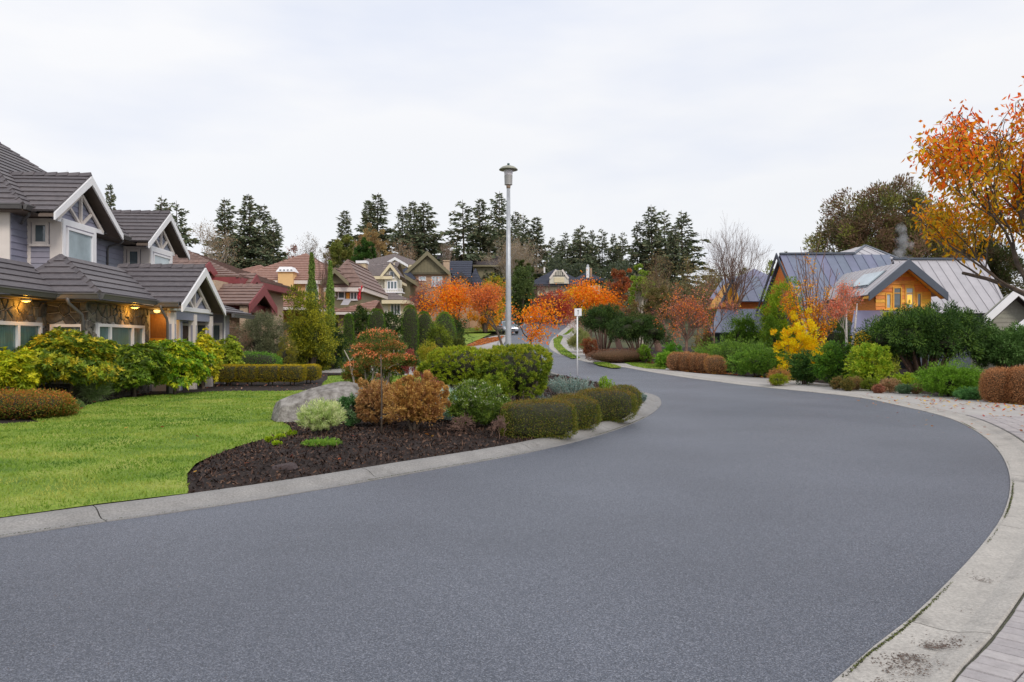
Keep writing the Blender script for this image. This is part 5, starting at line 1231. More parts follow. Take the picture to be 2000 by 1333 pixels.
w_.box(MB(), .2, 1.7, zat(615, Y4), zat(592, Y4), .01, .05).build('wall_panel', CREAMP, h4)

# ---------------------------------------------------------------- 5. farther grey roofs
h5 = thing('hilltop_house', 'house with broad grey-brown hip roof on the hill above the cream house', 'house', (at(760, 118), 118, G(118)))
Y5 = 118; block(h5, at(705, Y5), at(815, Y5), Y5, Y5 + 9, G(Y5) - .5, zat(519, Y5), CREAMW); hip_roof(h5, at(688, Y5), at(832, Y5), Y5 - 1, Y5 + 11, zat(519, Y5), zat(497, Y5 + 5), GREYSH, 'x', trim=CREAMW, trim_h=.4, course=.6)
gable_y(h5, at(772, Y5 - 1.5), 2.0, Y5 - 1.8, Y5 + 3, zat(521, Y5), zat(506, Y5), GREYSH, WHITE, CREAMW, .3)
w_ = Wall((at(705, Y5), Y5, 0), (at(815, Y5), Y5, 0), (0, -1, 0)); window(w_, h5, 1, 2.4, zat(527, Y5), zat(521, Y5), GLASS, WHITE, .1, .06)
h5b = thing('ridge_house', 'low house with long grey roof up the slope left of the lamp', 'house', (at(910, 150), 150, G(150)))
Y6 = 150; block(h5b, at(860, Y6), at(965, Y6), Y6, Y6 + 9, G(Y6) - .5, zat(519, Y6), OLIVE); hip_roof(h5b, at(850, Y6), at(978, Y6), Y6 - 1, Y6 + 11, zat(519, Y6), zat(501, Y6 + 5), DARKR, 'x', hips=(False, False), trim=OLIVE, trim_h=.3, course=.6)
for px_ in (902, 951): block(h5b, at(px_ - 4, Y6), at(px_ + 4, Y6), Y6 + 3, Y6 + 4, zat(512, Y6), zat(494, Y6), BRICKP, 'chimney')

# ---------------------------------------------------------------- 6. olive gable house
h6 = thing('olive_gable_house', 'large olive board-and-batten gable house with tan brick below and black roofs', 'house', (at(860, 98), 98, G(98)))
Y7 = 96; zb_ = G(Y7) - .5; ze = zat(533, Y7)
wf, ws = block(h6, at(803, Y7), at(880, Y7), Y7, Y7 + 9, zb_, ze, BRICKP)
xc = at(836, Y7); hf = at(881, Y7) - xc
gable_y(h6, xc, hf, Y7 - .8, Y7 + 10, ze - .15, zat(493, Y7), DARKR, OLIVE, OLIVE, .4, recess=.5, course=.5)
za_ = zat(493, Y7)
for k_ in range(13):   # battens
    x_ = xc - hf * .82 + k_ * hf * 1.64 / 12; zt_ = ze + (za_ - ze) * (1 - abs(x_ - xc) / hf) - .75
    if zt_ > ze + .1: MB().box(x_ - .03, x_ + .03, Y7 - .36, Y7 - .301, ze + .02, zt_).build('batten', OLIVE, h6)
MB().box(xc - hf * .85, xc + hf * .85, Y7 - .40, Y7 - .302, ze - .25, ze + .015).build('trim_board', mat('dark_olive_trim', (.10, .085, .05), .7, .05), h6)
window(wf, h6, at(818, Y7) - wf.A.x, at(832, Y7) - wf.A.x, zat(548, Y7), zat(540, Y7), GLASSB, WHITE, .09, .06); window(wf, h6, at(843, Y7) - wf.A.x, at(864, Y7) - wf.A.x, zat(560, Y7), zat(540, Y7), GLASSB, WHITE, .09, .06, mull=(at(850, Y7) - wf.A.x, at(857, Y7) - wf.A.x), bars=(zat(551, Y7),))
block(h6, at(867, 97), at(878, 97), 96.2, 97.4, zat(545, 97), zat(512, 97), TANB, 'chimney_stack'); block(h6, at(866, 97), at(879, 97), 96.1, 97.5, zat(512, 97) + .002, zat(510, 97), TANB, 'chimney_cap')
block(h6, at(880, 97), at(915, 97), 97.5, 103, zb_, zat(546, 97), BRICKP, 'side_wall'); hip_roof(h6, at(874, 97), at(920, 97), 96.8, 104.5, zat(543, 97), zat(512, 101), BLACKR, 'x', hips=(False, False), trim=DARKM, trim_h=.3, course=.5)
gable_y(h6, at(901, 96.5), 1.3, 96, 99, zat(550, 96), zat(533, 96), BLACKR, DARKM, BRICKP, .3)
hip_roof(h6, at(916, 101), at(944, 101), 98, 106, zat(558, 100), zat(530, 102), BLACKR, 'y', trim=DARKM, trim_h=.3, course=.5); block(h6, at(918, 100), at(940, 100), 99, 105, zb_, zat(558, 100), BRICKP, 'side_wall')
w_ = Wall((at(880, 97.5), 97.5, 0), (at(915, 97.5), 97.5, 0), (0, -1, 0)); window(w_, h6, 1.3, 2.1, zat(556, 97), zat(547, 97), GLASSB, WHITE, .08, .06)
gable_y(h6, at(784, 92), 2.3, 90.5, 95, zat(556, 91), zat(532, 91), DARKR, OLIVE, OLIVE, .35); block(h6, at(768, 92), at(803, 92), 91, 96, zb_, zat(555, 91), OLIVE, 'side_wall')
hip_roof(h6, at(765, 96), at(818, 96), 93, 101, zat(548, 94), zat(524, 97), BLACKR, 'x', trim=OLIVE, trim_h=.3, course=.5)
block(h6, at(779, 90), at(845, 90), 89.5, 91.8, zb_, zat(592, 90), BRICKP, 'porch_wall'); hip_roof(h6, at(770, 90), at(850, 90), 88.8, 92.4, zat(594, 90), zat(584, 90.5), DARKR, 'x', trim=TANB, trim_h=.25, course=.5)

# ---------------------------------------------------------------- 7. black-roofed house at the end of the road
h7 = thing('black_roofed_house', 'low house with wide black roof, half-timbered gable and white chimney', 'house', (at(1110, 150), 150, G(150)))
Y8 = 148; zb_ = G(Y8) - .5
block(h7, at(1050, Y8), at(1172, Y8), Y8, Y8 + 9, zb_, zat(558, Y8), CREAMW)
hip_roof(h7, at(1030, Y8), at(1148, Y8), Y8 - 1.2, Y8 + 11, zat(557, Y8), zat(526, Y8 + 5), BLACKR, 'x', trim=DARKM, trim_h=.3, course=.6)
hip_roof(h7, at(1120, Y8), at(1183, Y8), Y8 + 1, Y8 + 10, zat(546, Y8), zat(532, Y8 + 5), BLACKR, 'x', trim=DARKM, trim_h=.3, course=.6)
xc = at(1091, Y8); hf = W_(19, Y8)
A_ = [Vector((xc - hf, Y8 - 1.6, zat(555.5, Y8))), Vector((xc + hf, Y8 - 1.6, zat(555.5, Y8))), Vector((xc + hf * .95, Y8 - 1.6, zat(547, Y8))), Vector((xc + hf * .3, Y8 - 1.6, zat(530, Y8))), Vector((xc - hf * .3, Y8 - 1.6, zat(530, Y8))), Vector((xc - hf * .95, Y8 - 1.6, zat(547, Y8)))]
k6 = 6; MB().add(A_ + [p + Vector((0, 3, 0)) for p in A_], [tuple(range(k6)), tuple(reversed(range(k6, 12)))] + [(i, i + k6, (i + 1) % k6 + k6, (i + 1) % k6) for i in range(k6)]).build('tudor_gable', CREAMP, h7)
for dx in (-.32, -.1, .1, .32): MB().box(xc + dx * hf - .07, xc + dx * hf + .07, Y8 - 1.66, Y8 - 1.601, zat(540, Y8), zat(531 + 12 * max(0, abs(dx) - .2), Y8)).build('timber_strut', DARKM, h7)
MB().box(xc - hf * .6, xc + hf * .6, Y8 - 1.67, Y8 - 1.602, zat(541.5, Y8), zat(540, Y8)).build('timber_strut', DARKM, h7)
for a_, b_ in ((A_[5], A_[4]), (A_[2], A_[3])): MB().bar(a_ + Vector((0, -.1, .1)), b_ + Vector((0, -.1, .1)), .2, .35).build('rake_board', CREAM, h7)
block(h7, xc - hf * .5, xc + hf * .5, Y8 - 1.75, Y8 - 1.605, zat(553.5, Y8), zat(544, Y8), CREAMW, 'garage_panel')
block(h7, at(1143.5, 152), at(1149, 152), 150, 151, zat(545, 152), zat(524, 152), WHITE, 'chimney'); block(h7, at(1151, 152), at(1154, 152), 150, 151, zat(545, 152), zat(526, 152), BRICKP, 'chimney')
MB()._lathe([(.05, zat(524, 152)), (.28, zat(523, 152)), (.2, zat(519, 152)), (.0, zat(518, 152))], at(1146.5, 152), 150.5, 10).build('chimney_pot', LAMPM, h7)
block(h7, at(1061, 152), at(1064, 152), 150, 151, zat(535, 152), zat(524, 152), WHITE, 'vent_stack')

# ---------------------------------------------------------------- 8. timber house with metal roofs on the right
h8 = thing('timber_house', 'timber house with grey standing-seam metal roofs and an orange cedar dormer', 'house', (19, 40, 0))
def seam_roof(parent, e0, e1, r0, r1, m, n, name='roof_panel'):
    """metal roof plane from eave e0-e1 to ridge r0-r1 made of n seamed panels"""
    e0, e1, r0, r1 = map(Vector, (e0, e1, r0, r1)); nn_ = (e1 - e0).cross(r0 - e0)
    if nn_.length < 1e-6: nn_ = (e1 - e0).cross(r1 - e0)
    nn_.normalize()
    if nn_.z < 0: nn_ = -nn_
    for i in range(n):
        a_, b_ = e0.lerp(e1, i / n), e0.lerp(e1, (i + 1) / n); c_, d_ = r0.lerp(r1, i / n), r0.lerp(r1, (i + 1) / n)
        mb = MB(); g = .012; u = nn_
        A, B, C, D = a_.lerp(b_, g), b_.lerp(a_, g), d_.lerp(c_, g), c_.lerp(d_, g)
        mb.hexa([A - u * .03, B - u * .03, C - u * .03, D - u * .03, A + u * .012, B + u * .012, C + u * .012, D + u * .012])
        if i: # raised seam
            w_ = (b_ - a_).normalized() * .03; h_ = u * .075
            mb.hexa([a_ - w_, a_ + w_, c_ + w_, c_ - w_, a_ - w_ + h_, a_ + w_ + h_, c_ + w_ + h_, c_ - w_ + h_])
        mb.build(name, m, parent)
def clip_seam_roof(parent, poly, along, m, pitch_w=.5, name='roof_panel'):
    """metal roof over any planar polygon: seams run up the slope; along = horizontal eave direction"""
    poly = [Vector(p) for p in poly]; n = (poly[1] - poly[0]).cross(poly[2] - poly[0]).normalized()
    if n.z < 0: n = -n
    al = Vector(along).normalized(); al = (al - n * al.dot(n)).normalized(); key = lambda p: p.dot(al); k0 = min(map(key, poly)); k1 = max(map(key, poly)); N_ = max(1, round((k1 - k0) / pitch_w)); cw = (k1 - k0) / N_
    for i in range(N_):
        for a_, b_, lift in ((k0 + i * cw + .006, k0 + (i + 1) * cw - .006, .012), (k0 + i * cw - .012, k0 + i * cw + .012, .042)):
            if lift > .05 and i == 0: continue
            P = poly_clip(poly, key, a_, b_); Q = []
            for p in P:
                if not Q or (p - Q[-1]).length > 1e-3: Q.append(p)
            if len(Q) > 2 and (Q[0] - Q[-1]).length < 1e-3: Q.pop()
            if len(Q) < 3: continue
            k = len(Q); vs_ = [p + n * lift for p in Q] + [p - n * .04 for p in Q]
            MB().add(vs_, [tuple(range(k)), tuple(reversed(range(k, 2 * k)))] + [(j, j + k, (j + 1) % k + k, (j + 1) % k) for j in range(k)]).build(name if lift < .05 else 'roof_seam', m if lift < .05 else METALT, parent)
yr, ye = 42.0, 38.4
Rl0, Rl1 = W3(1523, 498, yr), W3(1668, 497, yr)
slopeL = (Rl0.z - zat(607, ye)) / (yr - ye)
Ll0 = Vector((Rl0.x - .15, ye, zat(607, ye))); Ll1 = Vector((at(1760, ye), ye, zat(607, ye)))
clip_seam_roof(h8, [Ll0, Ll1, Vector((at(1745, yr) - .2, yr, Rl0.z)), Rl0], (1, 0, 0), METALR, .52)
clip_seam_roof(h8, [(Rl0.x, 45.6, Ll0.z), (Rl1.x + 2, 45.6, Ll0.z), (Rl1.x + 2, yr, Rl0.z), tuple(Rl0)], (1, 0, 0), METALR, .52)
MB().bar(Rl0 + Vector((0, 0, .06)), Rl1 + Vector((0, 0, .06)), .2, .1).build('ridge_flashing', METALT, h8)
# left gable end in cedar
for s_, ya in ((-1, ye), (1, 45.6)):
    A, B = Vector((Rl0.x - .16, ya, Ll0.z)), Vector((Rl0.x - .16, yr, Rl0.z)); d = Vector((0, 0, -.16)); t = Vector((-.05, 0, 0))
    MB().hexa([A + d, B + d, B + d + t, A + d + t, A + Vector((0, 0, .1)), B + Vector((0, 0, .1)), B + t + Vector((0, 0, .1)), A + t + Vector((0, 0, .1))]).build('rake_board', METALT, h8)
A, B, C_ = Vector((Rl0.x + .1, ye + .4, Ll0.z)), Vector((Rl0.x + .1, 45.2, Ll0.z)), Vector((Rl0.x + .1, yr, Rl0.z - .3)); t = Vector((.1, 0, 0))
MB().add([A, B, C_, A + t, B + t, C_ + t], [(0, 1, 2), (5, 4, 3), (0, 3, 4, 1), (1, 4, 5, 2), (2, 5, 3, 0)]).build('gable_wall', CEDAR, h8)
wc = Wall((Rl0.x - .3, ye + .35, 0), (Rl0.x + 1.2, ye - .3, 0), (-.3, -1, 0)); block(h8, Rl0.x + .15, 24, ye + .5, 45.2, -.3, Ll0.z - .02, METALT)
# apex hip (taller roof behind)
ap = W3(1690, 480, 46); 
clip_seam_roof(h8, [W3(1668, 497, 42.4), W3(1760, 508, 41.5), ap], (1, -.1, 0), METALL, .5)
clip_seam_roof(h8, [W3(1625, 497, 44.5), W3(1668, 497, 42.4), ap], (1, -1, 0), METALL, .5)
clip_seam_roof(h8, [W3(1760, 508, 41.5), (at(1790, 50), 50, W3(1760, 508, 41.5).z), ap], (0, 1, 0), METALL, .5)
MB().bar(W3(1668, 497, 42.4), ap, .16, .1).build('ridge_flashing', METALT, h8); MB().bar(W3(1758, 507, 41.5), ap, .16, .1).build('ridge_flashing', METALT, h8)
# right block
yr2, ye2 = 40.0, 37.0
Rr0, Rr1 = W3(1745, 508, yr2), W3(1920, 508.5, yr2); zer = zat(612, ye2)
Er0, Er1 = Vector((at(1800, ye2) - .6, ye2, zer)), Vector((at(1970, ye2), ye2, zer))
clip_seam_roof(h8, [Er0, Er1, Rr1, Rr0], (1, 0, 0), METALL, .50)
clip_seam_roof(h8, [Er1, (Er1.x, 43.2, zer), Rr1], (0, 1, 0), METALL, .5)
clip_seam_roof(h8, [(Er0.x, 43, zer), (Er1.x, 43, zer), tuple(Rr1), tuple(Rr0)], (1, 0, 0), METALL, .5)
MB().bar(Rr0 + Vector((0, 0, .06)), Rr1 + Vector((0, 0, .06)), .2, .1).build('ridge_flashing', METALT, h8); MB().bar(Rr1 + Vector((0, 0, .05)), Er1 + Vector((0, 0, .05)), .12, .08).build('ridge_flashing', METALL, h8)
block(h8, Er0.x + .8, Er1.x - .7, ye2 + .5, 42.5, -.3, zer - .02, METALT)
MB().slab([W3(1905, 606, 37.2), W3(1930, 606, 37.2), W3(1926, 597, 37.6), W3(1903, 597, 37.6)], (0, -.6, .8), .1).build('skylight', GLASSB, h8)
# cedar dormer
Yd = 34.0; xa = at(1773, Yd); zap = zat(511, Yd); xl_, xr_ = at(1690, Yd), at(1849, Yd); zfl, zfr = zat(574, Yd), zat(578, Yd)
zf = (zfl + zfr) / 2; xl_ = xa - (xr_ - xa) * 1.02
for sgn, xe in ((-1, xl_), (1, xr_)):
    clip_seam_roof(h8, [(xe, Yd, zf), (xa, Yd, zap), (xa, Yd + 6.5, zap), (xe, Yd + 6.5, zf)], (0, 1, 0), METALL, .45)
    A, B = Vector((xe, Yd - .04, zf)), Vector((xa, Yd - .04, zap)); d = Vector((0, 0, -.34)); t = Vector((0, -.1, 0)); u_ = Vector((0, 0, .09))
    MB().hexa([A + d * .8, B + d, B + d + t, A + d * .8 + t, A + u_, B + u_, B + t + u_, A + t + u_]).build('rake_board', METALT, h8)
    MB().hexa([A + d * .5, B + d * .6, B + d * .6 + Vector((0, .55, 0)), A + d * .5 + Vector((0, .55, 0)), A + d * .3, B + d * .4, B + d * .4 + Vector((0, .55, 0)), A + d * .3 + Vector((0, .55, 0))]).build('soffit', CEDARF, h8)
xw0, xw1 = at(1710, Yd + .5), at(1818, Yd + .5); zs = zat(606, Yd + .5); yw = Yd + .5
block(h8, xw0, xw1, yw + .001, Yd + 6, 2.4, zf, CEDAR, 'dormer_wall')
A, B, C_ = Vector((xw0 - .2, yw, zf - .02)), Vector((xw1 + .2, yw, zf - .02)), Vector((xa, yw, zap - .25)); t = Vector((0, .12, 0))
slp = (zap - zf) / (xr_ - xa)
MB().add([Vector((xw0, yw, zf - .3)), Vector((xw1, yw, zf - .3)), Vector((xw1, yw, zap - .22 - (xw1 - xa) * slp)), Vector((xa, yw, zap - .22)), Vector((xw0, yw, zap - .22 - (xa - xw0) * slp))] + [Vector((x, yw + .1, z)) for x, z in ((xw0, zf - .3), (xw1, zf - .3), (xw1, zap - .22 - (xw1 - xa) * slp), (xa, zap - .22), (xw0, zap - .22 - (xa - xw0) * slp))], [(0, 1, 2, 3, 4), (9, 8, 7, 6, 5), (0, 5, 6, 1), (1, 6, 7, 2), (2, 7, 8, 3), (3, 8, 9, 4), (4, 9, 5, 0)]).build('gable_wall', CEDAR, h8)
wd = Wall((xw0, yw, 0), (xw1, yw, 0), (0, -1, 0)); Tm = lambda px: at(px, yw) - xw0
wins = [(Tm(1729), Tm(1741), zat(604, yw), zat(573, yw)), (Tm(1743), Tm(1761), zat(604, yw), zat(561, yw)), (Tm(1767), Tm(1785), zat(604, yw), zat(561, yw)), (Tm(1789), Tm(1800), zat(604, yw), zat(572, yw))]
boards(wd, h8, zs, zap - .35, CEDAR, .165, gable=lambda z: (max(0, (xa - xw0) - (zap - .22 - z) / slp), min(wd.len, (xa - xw0) + (zap - .22 - z) / slp)), hole=[w__ for w__ in wins])
for k_, w__ in enumerate(wins): window(wd, h8, *w__, GLASSB if k_ == 0 else GLASS if k_ != 2 else GLASSB, CEDARF, .06, .055, bars=((zat(573, yw),) if k_ in (1, 2) else ()), sill=False)
fr_ = wd.box(MB(), wins[0][0] - .1, wins[3][1] + .1, zat(606.5, yw), zat(604, yw), .0, .1).build('window_sill', CEDARF, h8)
gp = wd.box(MB(), wins[2][0] + .1, wins[2][1] - .1, zat(595, yw), zat(576, yw), .026, .034).build('lit_pane', GLOWW, h8)
# metal skirt roof below the dormer and skylight on its left slope
clip_seam_roof(h8, [(at(1660, 33), 33.0, zat(655, 33)), (at(1835, 33), 33.0, zat(655, 33)), (at(1830, yw), yw - .02, zs - .03), (at(1668, yw), yw - .02, zs - .03)], (1, 0, 0), METALR, 4)
xk, yk0, yk1 = xl_ + (xa - xl_) * .3, Yd + 1.2, Yd + 3.2; kz = lambda x: zf + (x - xl_) * (zap - zf) / (xa - xl_) + .1
MB().slab([(xk, yk0, kz(xk)), (xk + .75, yk0, kz(xk + .75)), (xk + .75, yk1, kz(xk + .75)), (xk, yk1, kz(xk))], (-.6, 0, .8), .1).build('skylight', GLASSB, h8)
MB().slab([(xk - .08, yk0 - .1, kz(xk - .08) - .06), (xk + .83, yk0 - .1, kz(xk + .83) - .06), (xk + .83, yk1 + .1, kz(xk + .83) - .06), (xk - .08, yk1 + .1, kz(xk - .08) - .06)], (-.6, 0, .8), .08).build('skylight_frame', METALT, h8)
# eave notch left block
clip_seam_roof(h8, [(Ll0.x - 1.0, 35.5, zat(655, 35.5)), (at(1690, 35.5), 35.5, zat(655, 35.5)), (at(1680, 38), 38.2, zat(612, 38)), (Ll0.x - .5, 38.2, zat(612, 38))], (1, 0, 0), METALR, .52)
# left small pavilion of the same kind
h9 = thing('metal_roofed_pavilion', 'small grey metal-roofed annexe with orange cedar gable left of the timber house', 'house', (at(1455, 47), 47, 0))
p0 = 46.0; zr_, zb_ = zat(540, 48), zat(589, p0)
clip_seam_roof(h9, [(at(1444, p0), p0, zb_), (at(1497, p0), p0, zb_), (at(1520, 48), 48.2, zr_), (at(1430, 48), 48.2, zr_)], (1, 0, 0), METALR, .55)
clip_seam_roof(h9, [(at(1441, p0), 50.4, zb_), (at(1497, p0), 50.4, zb_), (at(1515, 48), 48.2, zr_), (at(1430, 48), 48.2, zr_)], (1, 0, 0), METALR, .55)
pk = Vector((at(1473, 49.5), 49.5, zat(525, 49.5)))
for a_, b_ in (((at(1446, 49), 48.3, zr_), (at(1500, 49), 48.3, zr_)), ((at(1500, 49), 48.3, zr_), (at(1500, 49), 51, zr_)), ((at(1446, 49), 51, zr_), (at(1446, 49), 48.3, zr_)), ((at(1500, 49), 51, zr_), (at(1446, 49), 51, zr_))):
    MB().slab([a_, b_, tuple(pk)], (Vector(b_) - Vector(a_)).cross(pk - Vector(a_)).normalized(), .05).build('roof_cap', METALR, h9)
A, B, C_ = Vector((at(1441, p0) + .3, p0 + .1, zb_)), Vector((at(1441, p0) + .0, 50.2, zb_)), Vector((at(1431, 48) + .25, 48.2, zr_ - .15)); t = Vector((.1, 0, 0))
MB().add([Vector((at(1405, p0), p0 - .2, zat(600, p0))), Vector((at(1446, p0), p0 - .2, zat(600, p0))), Vector((at(1432, p0), p0 - .2, zat(552, p0))), Vector((at(1405, p0), p0 + 3, zat(600, p0))), Vector((at(1446, p0), p0 + 3, zat(600, p0))), Vector((at(1432, p0), p0 + 2, zat(552, p0)))], [(0, 1, 2), (5, 4, 3), (0, 3, 4, 1), (1, 4, 5, 2), (2, 5, 3, 0)]).build('gable_wall', CEDAR, h9)
MB().bar(W3(1403, 602, p0 - .3), W3(1433, 545, p0 - .3), .1, .14).build('rake_board', METALT, h9)
block(h9, at(1447, p0), at(1500, p0), p0 + .5, 50, -.3, zb_ - .01, CEDAR, 'wall')
clip_seam_roof(h9, [(at(1385, 43), 43, zat(650, 43)), (at(1500, 43), 43, zat(650, 43)), (at(1500, 46), 45.8, zat(604, 45.8)), (at(1400, 46), 45.8, zat(604, 45.8))], (1, 0, 0), METALR, .8)
clip_seam_roof(h9, [(at(1385, 50), 50, zat(585, 50)), (at(1430, 50), 50, zat(585, 50)), (at(1432, 53), 53, zat(545, 53)), (at(1412, 53), 53, zat(545, 53))], (1, 0, 0), METALR, .6)
block(h9, at(1395, 44), at(1500, 44), 44, 45.7, -.3, zat(640, 44), METALT, 'lower_wall')

# ---------------------------------------------------------------- 10. pale garage gables on the right edge
h10 = thing('shingled_garage', 'pale grey shingled garage with white-edged gables at the right edge', 'garage', (19, 28, 0))
Yg = 27.5; xa = at(1987, Yg); za = zat(565, Yg); xe = at(1922, Yg); ze = zat(624, Yg); xr2 = 2 * xa - xe
for e_ in (xe, xr2):
    roof_face(h10, [(e_, Yg, ze), (xa, Yg, za), (xa + 3.2, Yg + 2.2, za), (e_ + 3.2, Yg + 2.2, ze)], GREYSH, .3, split=False, partname='roof_slope')
    A, B = Vector((e_, Yg - .02, ze)), Vector((xa, Yg - .02, za)); d = Vector((0, 0, -.24)); t = Vector((0, -.06, 0)); u_ = Vector((0, 0, .07))
    MB().hexa([A + d, B + d, B + d + t, A + d + t, A + u_, B + u_, B + t + u_, A + t + u_]).build('rake_board', WHITE, h10)
wg = Wall((xe + .25, Yg + .45, 0), (xr2 - .25, Yg + .45, 0), (0, -1, 0)); block(h10, xe + .25, xr2 - .25, Yg + .451, Yg + 1.2, -.2, ze, SHINGW)
A, B, C_ = Vector((xe + .1, Yg + .46, ze - .03)), Vector((xr2 - .1, Yg + .46, ze - .03)), Vector((xa, Yg + .46, za - .15)); t = Vector((0, .1, 0)); MB().add([A, B, C_, A + t, B + t, C_ + t], [(0, 1, 2), (5, 4, 3), (0, 3, 4, 1), (1, 4, 5, 2), (2, 5, 3, 0)]).build('gable_wall', SHINGW, h10)
sl = (za - ze) / (xa - xe)
boards(wg, h10, .2, ze - .1, SHINGW, .16, name='shingle_course', th=.015); boards(wg, h10, ze - .1, za - .3, SHINGW, .16, name='shingle_course', th=.015, gable=lambda z: ((xa - wg.A.x) - (za - .2 - z) / sl, (xa - wg.A.x) + (za - .2 - z) / sl))
# second, lower gable in front
xa2 = at(2052, 25.5); za2 = zat(590, 25.5); xe2 = at(1976, 25.5); ze2 = zat(645, 25.5)
roof_face(h10, [(xe2, 25.5, ze2), (xa2, 25.5, za2), (xa2 + 2, 26.9, za2), (xe2 + 2, 26.9, ze2)], GREYSH, .3, split=False, partname='roof_slope')
A, B = Vector((xe2, 25.48, ze2)), Vector((xa2, 25.48, za2)); MB().hexa([A + d, B + d, B + d + t, A + d + t, A + u_, B + u_, B + t + u_, A + t + u_][0:0] or [A + Vector((0, 0, -.22)), B + Vector((0, 0, -.22)), B + Vector((0, -.06, -.22)), A + Vector((0, -.06, -.22)), A + Vector((0, 0, .07)), B + Vector((0, 0, .07)), B + Vector((0, -.06, .07)), A + Vector((0, -.06, .07))]).build('rake_board', WHITE, h10)
block(h10, xe2 + .2, xa2, 25.9, 27.9, -.2, ze2, SHINGW, 'porch_wall')
# ================================================================ STREET FURNITURE, CARS, BOULDER
def zb(x, y): return bed_z(x, y) if in_poly(x, y, bed_poly) else G(y) + .1
# street lamp
ly = 25.0; lx = at(993, ly); lz = zb(lx, ly) - .03
lamp = thing('street_lamp', 'tall grey post-top street lamp with a wide flat cap, standing on the planted corner', 'street lamp', (lx, ly, lz))
zt = zat(367.5, ly)
MB()._lathe([(.16, lz), (.16, lz + .03), (.118, lz + .05), (.108, lz + .5), (.055 + .03, zt * .5), (.058, zt), (0, zt)], lx, ly, 20).build('pole', LAMPM, lamp, smooth=True)
MB()._lathe([(.0, zat(369, ly)), (.062, zat(368.5, ly)), (.072, zat(364, ly)), (.06, zat(360, ly)), (0, zat(360, ly))], lx, ly, 18).build('collar', COPPER, lamp, smooth=True)
MB()._lathe([(0, zat(361.6, ly)), (.13, zat(361.5, ly)), (.125, zat(360.5, ly)), (.135, zat(343.4, ly)), (.0, zat(343.2, ly))], lx, ly, 22).build('ballast_housing', mat('housing_grey', (.36, .35, .34), .5, .05, 3, metal=.2), lamp, smooth=False)
MB()._lathe([(.128, zat(343, ly)), (.155, zat(333, ly)), (.14, zat(331, ly)), (0, zat(331, ly))], lx, ly, 22).build('lamp_glass', LAMPG, lamp, smooth=True)
cp = MB()._lathe([(.14, zat(332, ly)), (.305, zat(332.5, ly)), (.30, zat(331, ly)), (.22, zat(327, ly)), (.09, zat(324, ly)), (.03, zat(323.5, ly)), (0, zat(323.4, ly))], lx, ly, 26).build('cap', LAMPC, lamp, smooth=True)
MB()._lathe([(.02, zat(323.8, ly)), (.045, zat(321.5, ly)), (.04, zat(319.7, ly)), (0, zat(318.9, ly))], lx, ly, 12).build('photocell', mat('photocell_teal', (.05, .11, .11), .4), lamp, smooth=True)
MB().box(lx - .045, lx + .045, ly - .112, ly - .1, lz + .6, lz + .85).build('access_hatch', LAMPM, lamp)
# sign post
sy = 33.5; sx = at(1127.5, sy); sz = G(sy) + .05
sg = thing('road_sign', 'small white square sign on a thin pale post at the kerb beyond the corner', 'sign', (sx, sy, sz))
MB().tube([(sx, sy, sz - .1), (sx, sy, zat(618, sy))], [.032, .032], 10).build('post', WHITE, sg, smooth=True)
pz0, pz1 = zat(617.5, sy), zat(603, sy)
pl_ = MB().box(sx - .125, sx + .185, sy - .05, sy - .042, pz0, pz1).build('sign_plate', WHITE, sg)
mk = mat('faded_black_print', (.17, .17, .17), .6)
MB().add([(sx + .018, sy - .0505, zat(615, sy)), (sx + .048, sy - .0505, zat(615, sy)), (sx + .048, sy - .0505, zat(608, sy)), (sx + .018, sy - .0505, zat(608, sy))], [(0, 1, 2, 3)]).build('arrow_mark', mk, pl_)
MB().add([(sx - .02, sy - .0505, zat(608, sy)), (sx + .086, sy - .0505, zat(608, sy)), (sx + .033, sy - .0505, zat(605.3, sy))], [(0, 1, 2)]).build('arrow_mark', mk, pl_)
for z_ in (zat(606, sy), zat(615, sy)): MB()._lathe([(0, z_), (.008, z_)], sx, sy - .052, 6).build('bolt', CHROME, pl_)
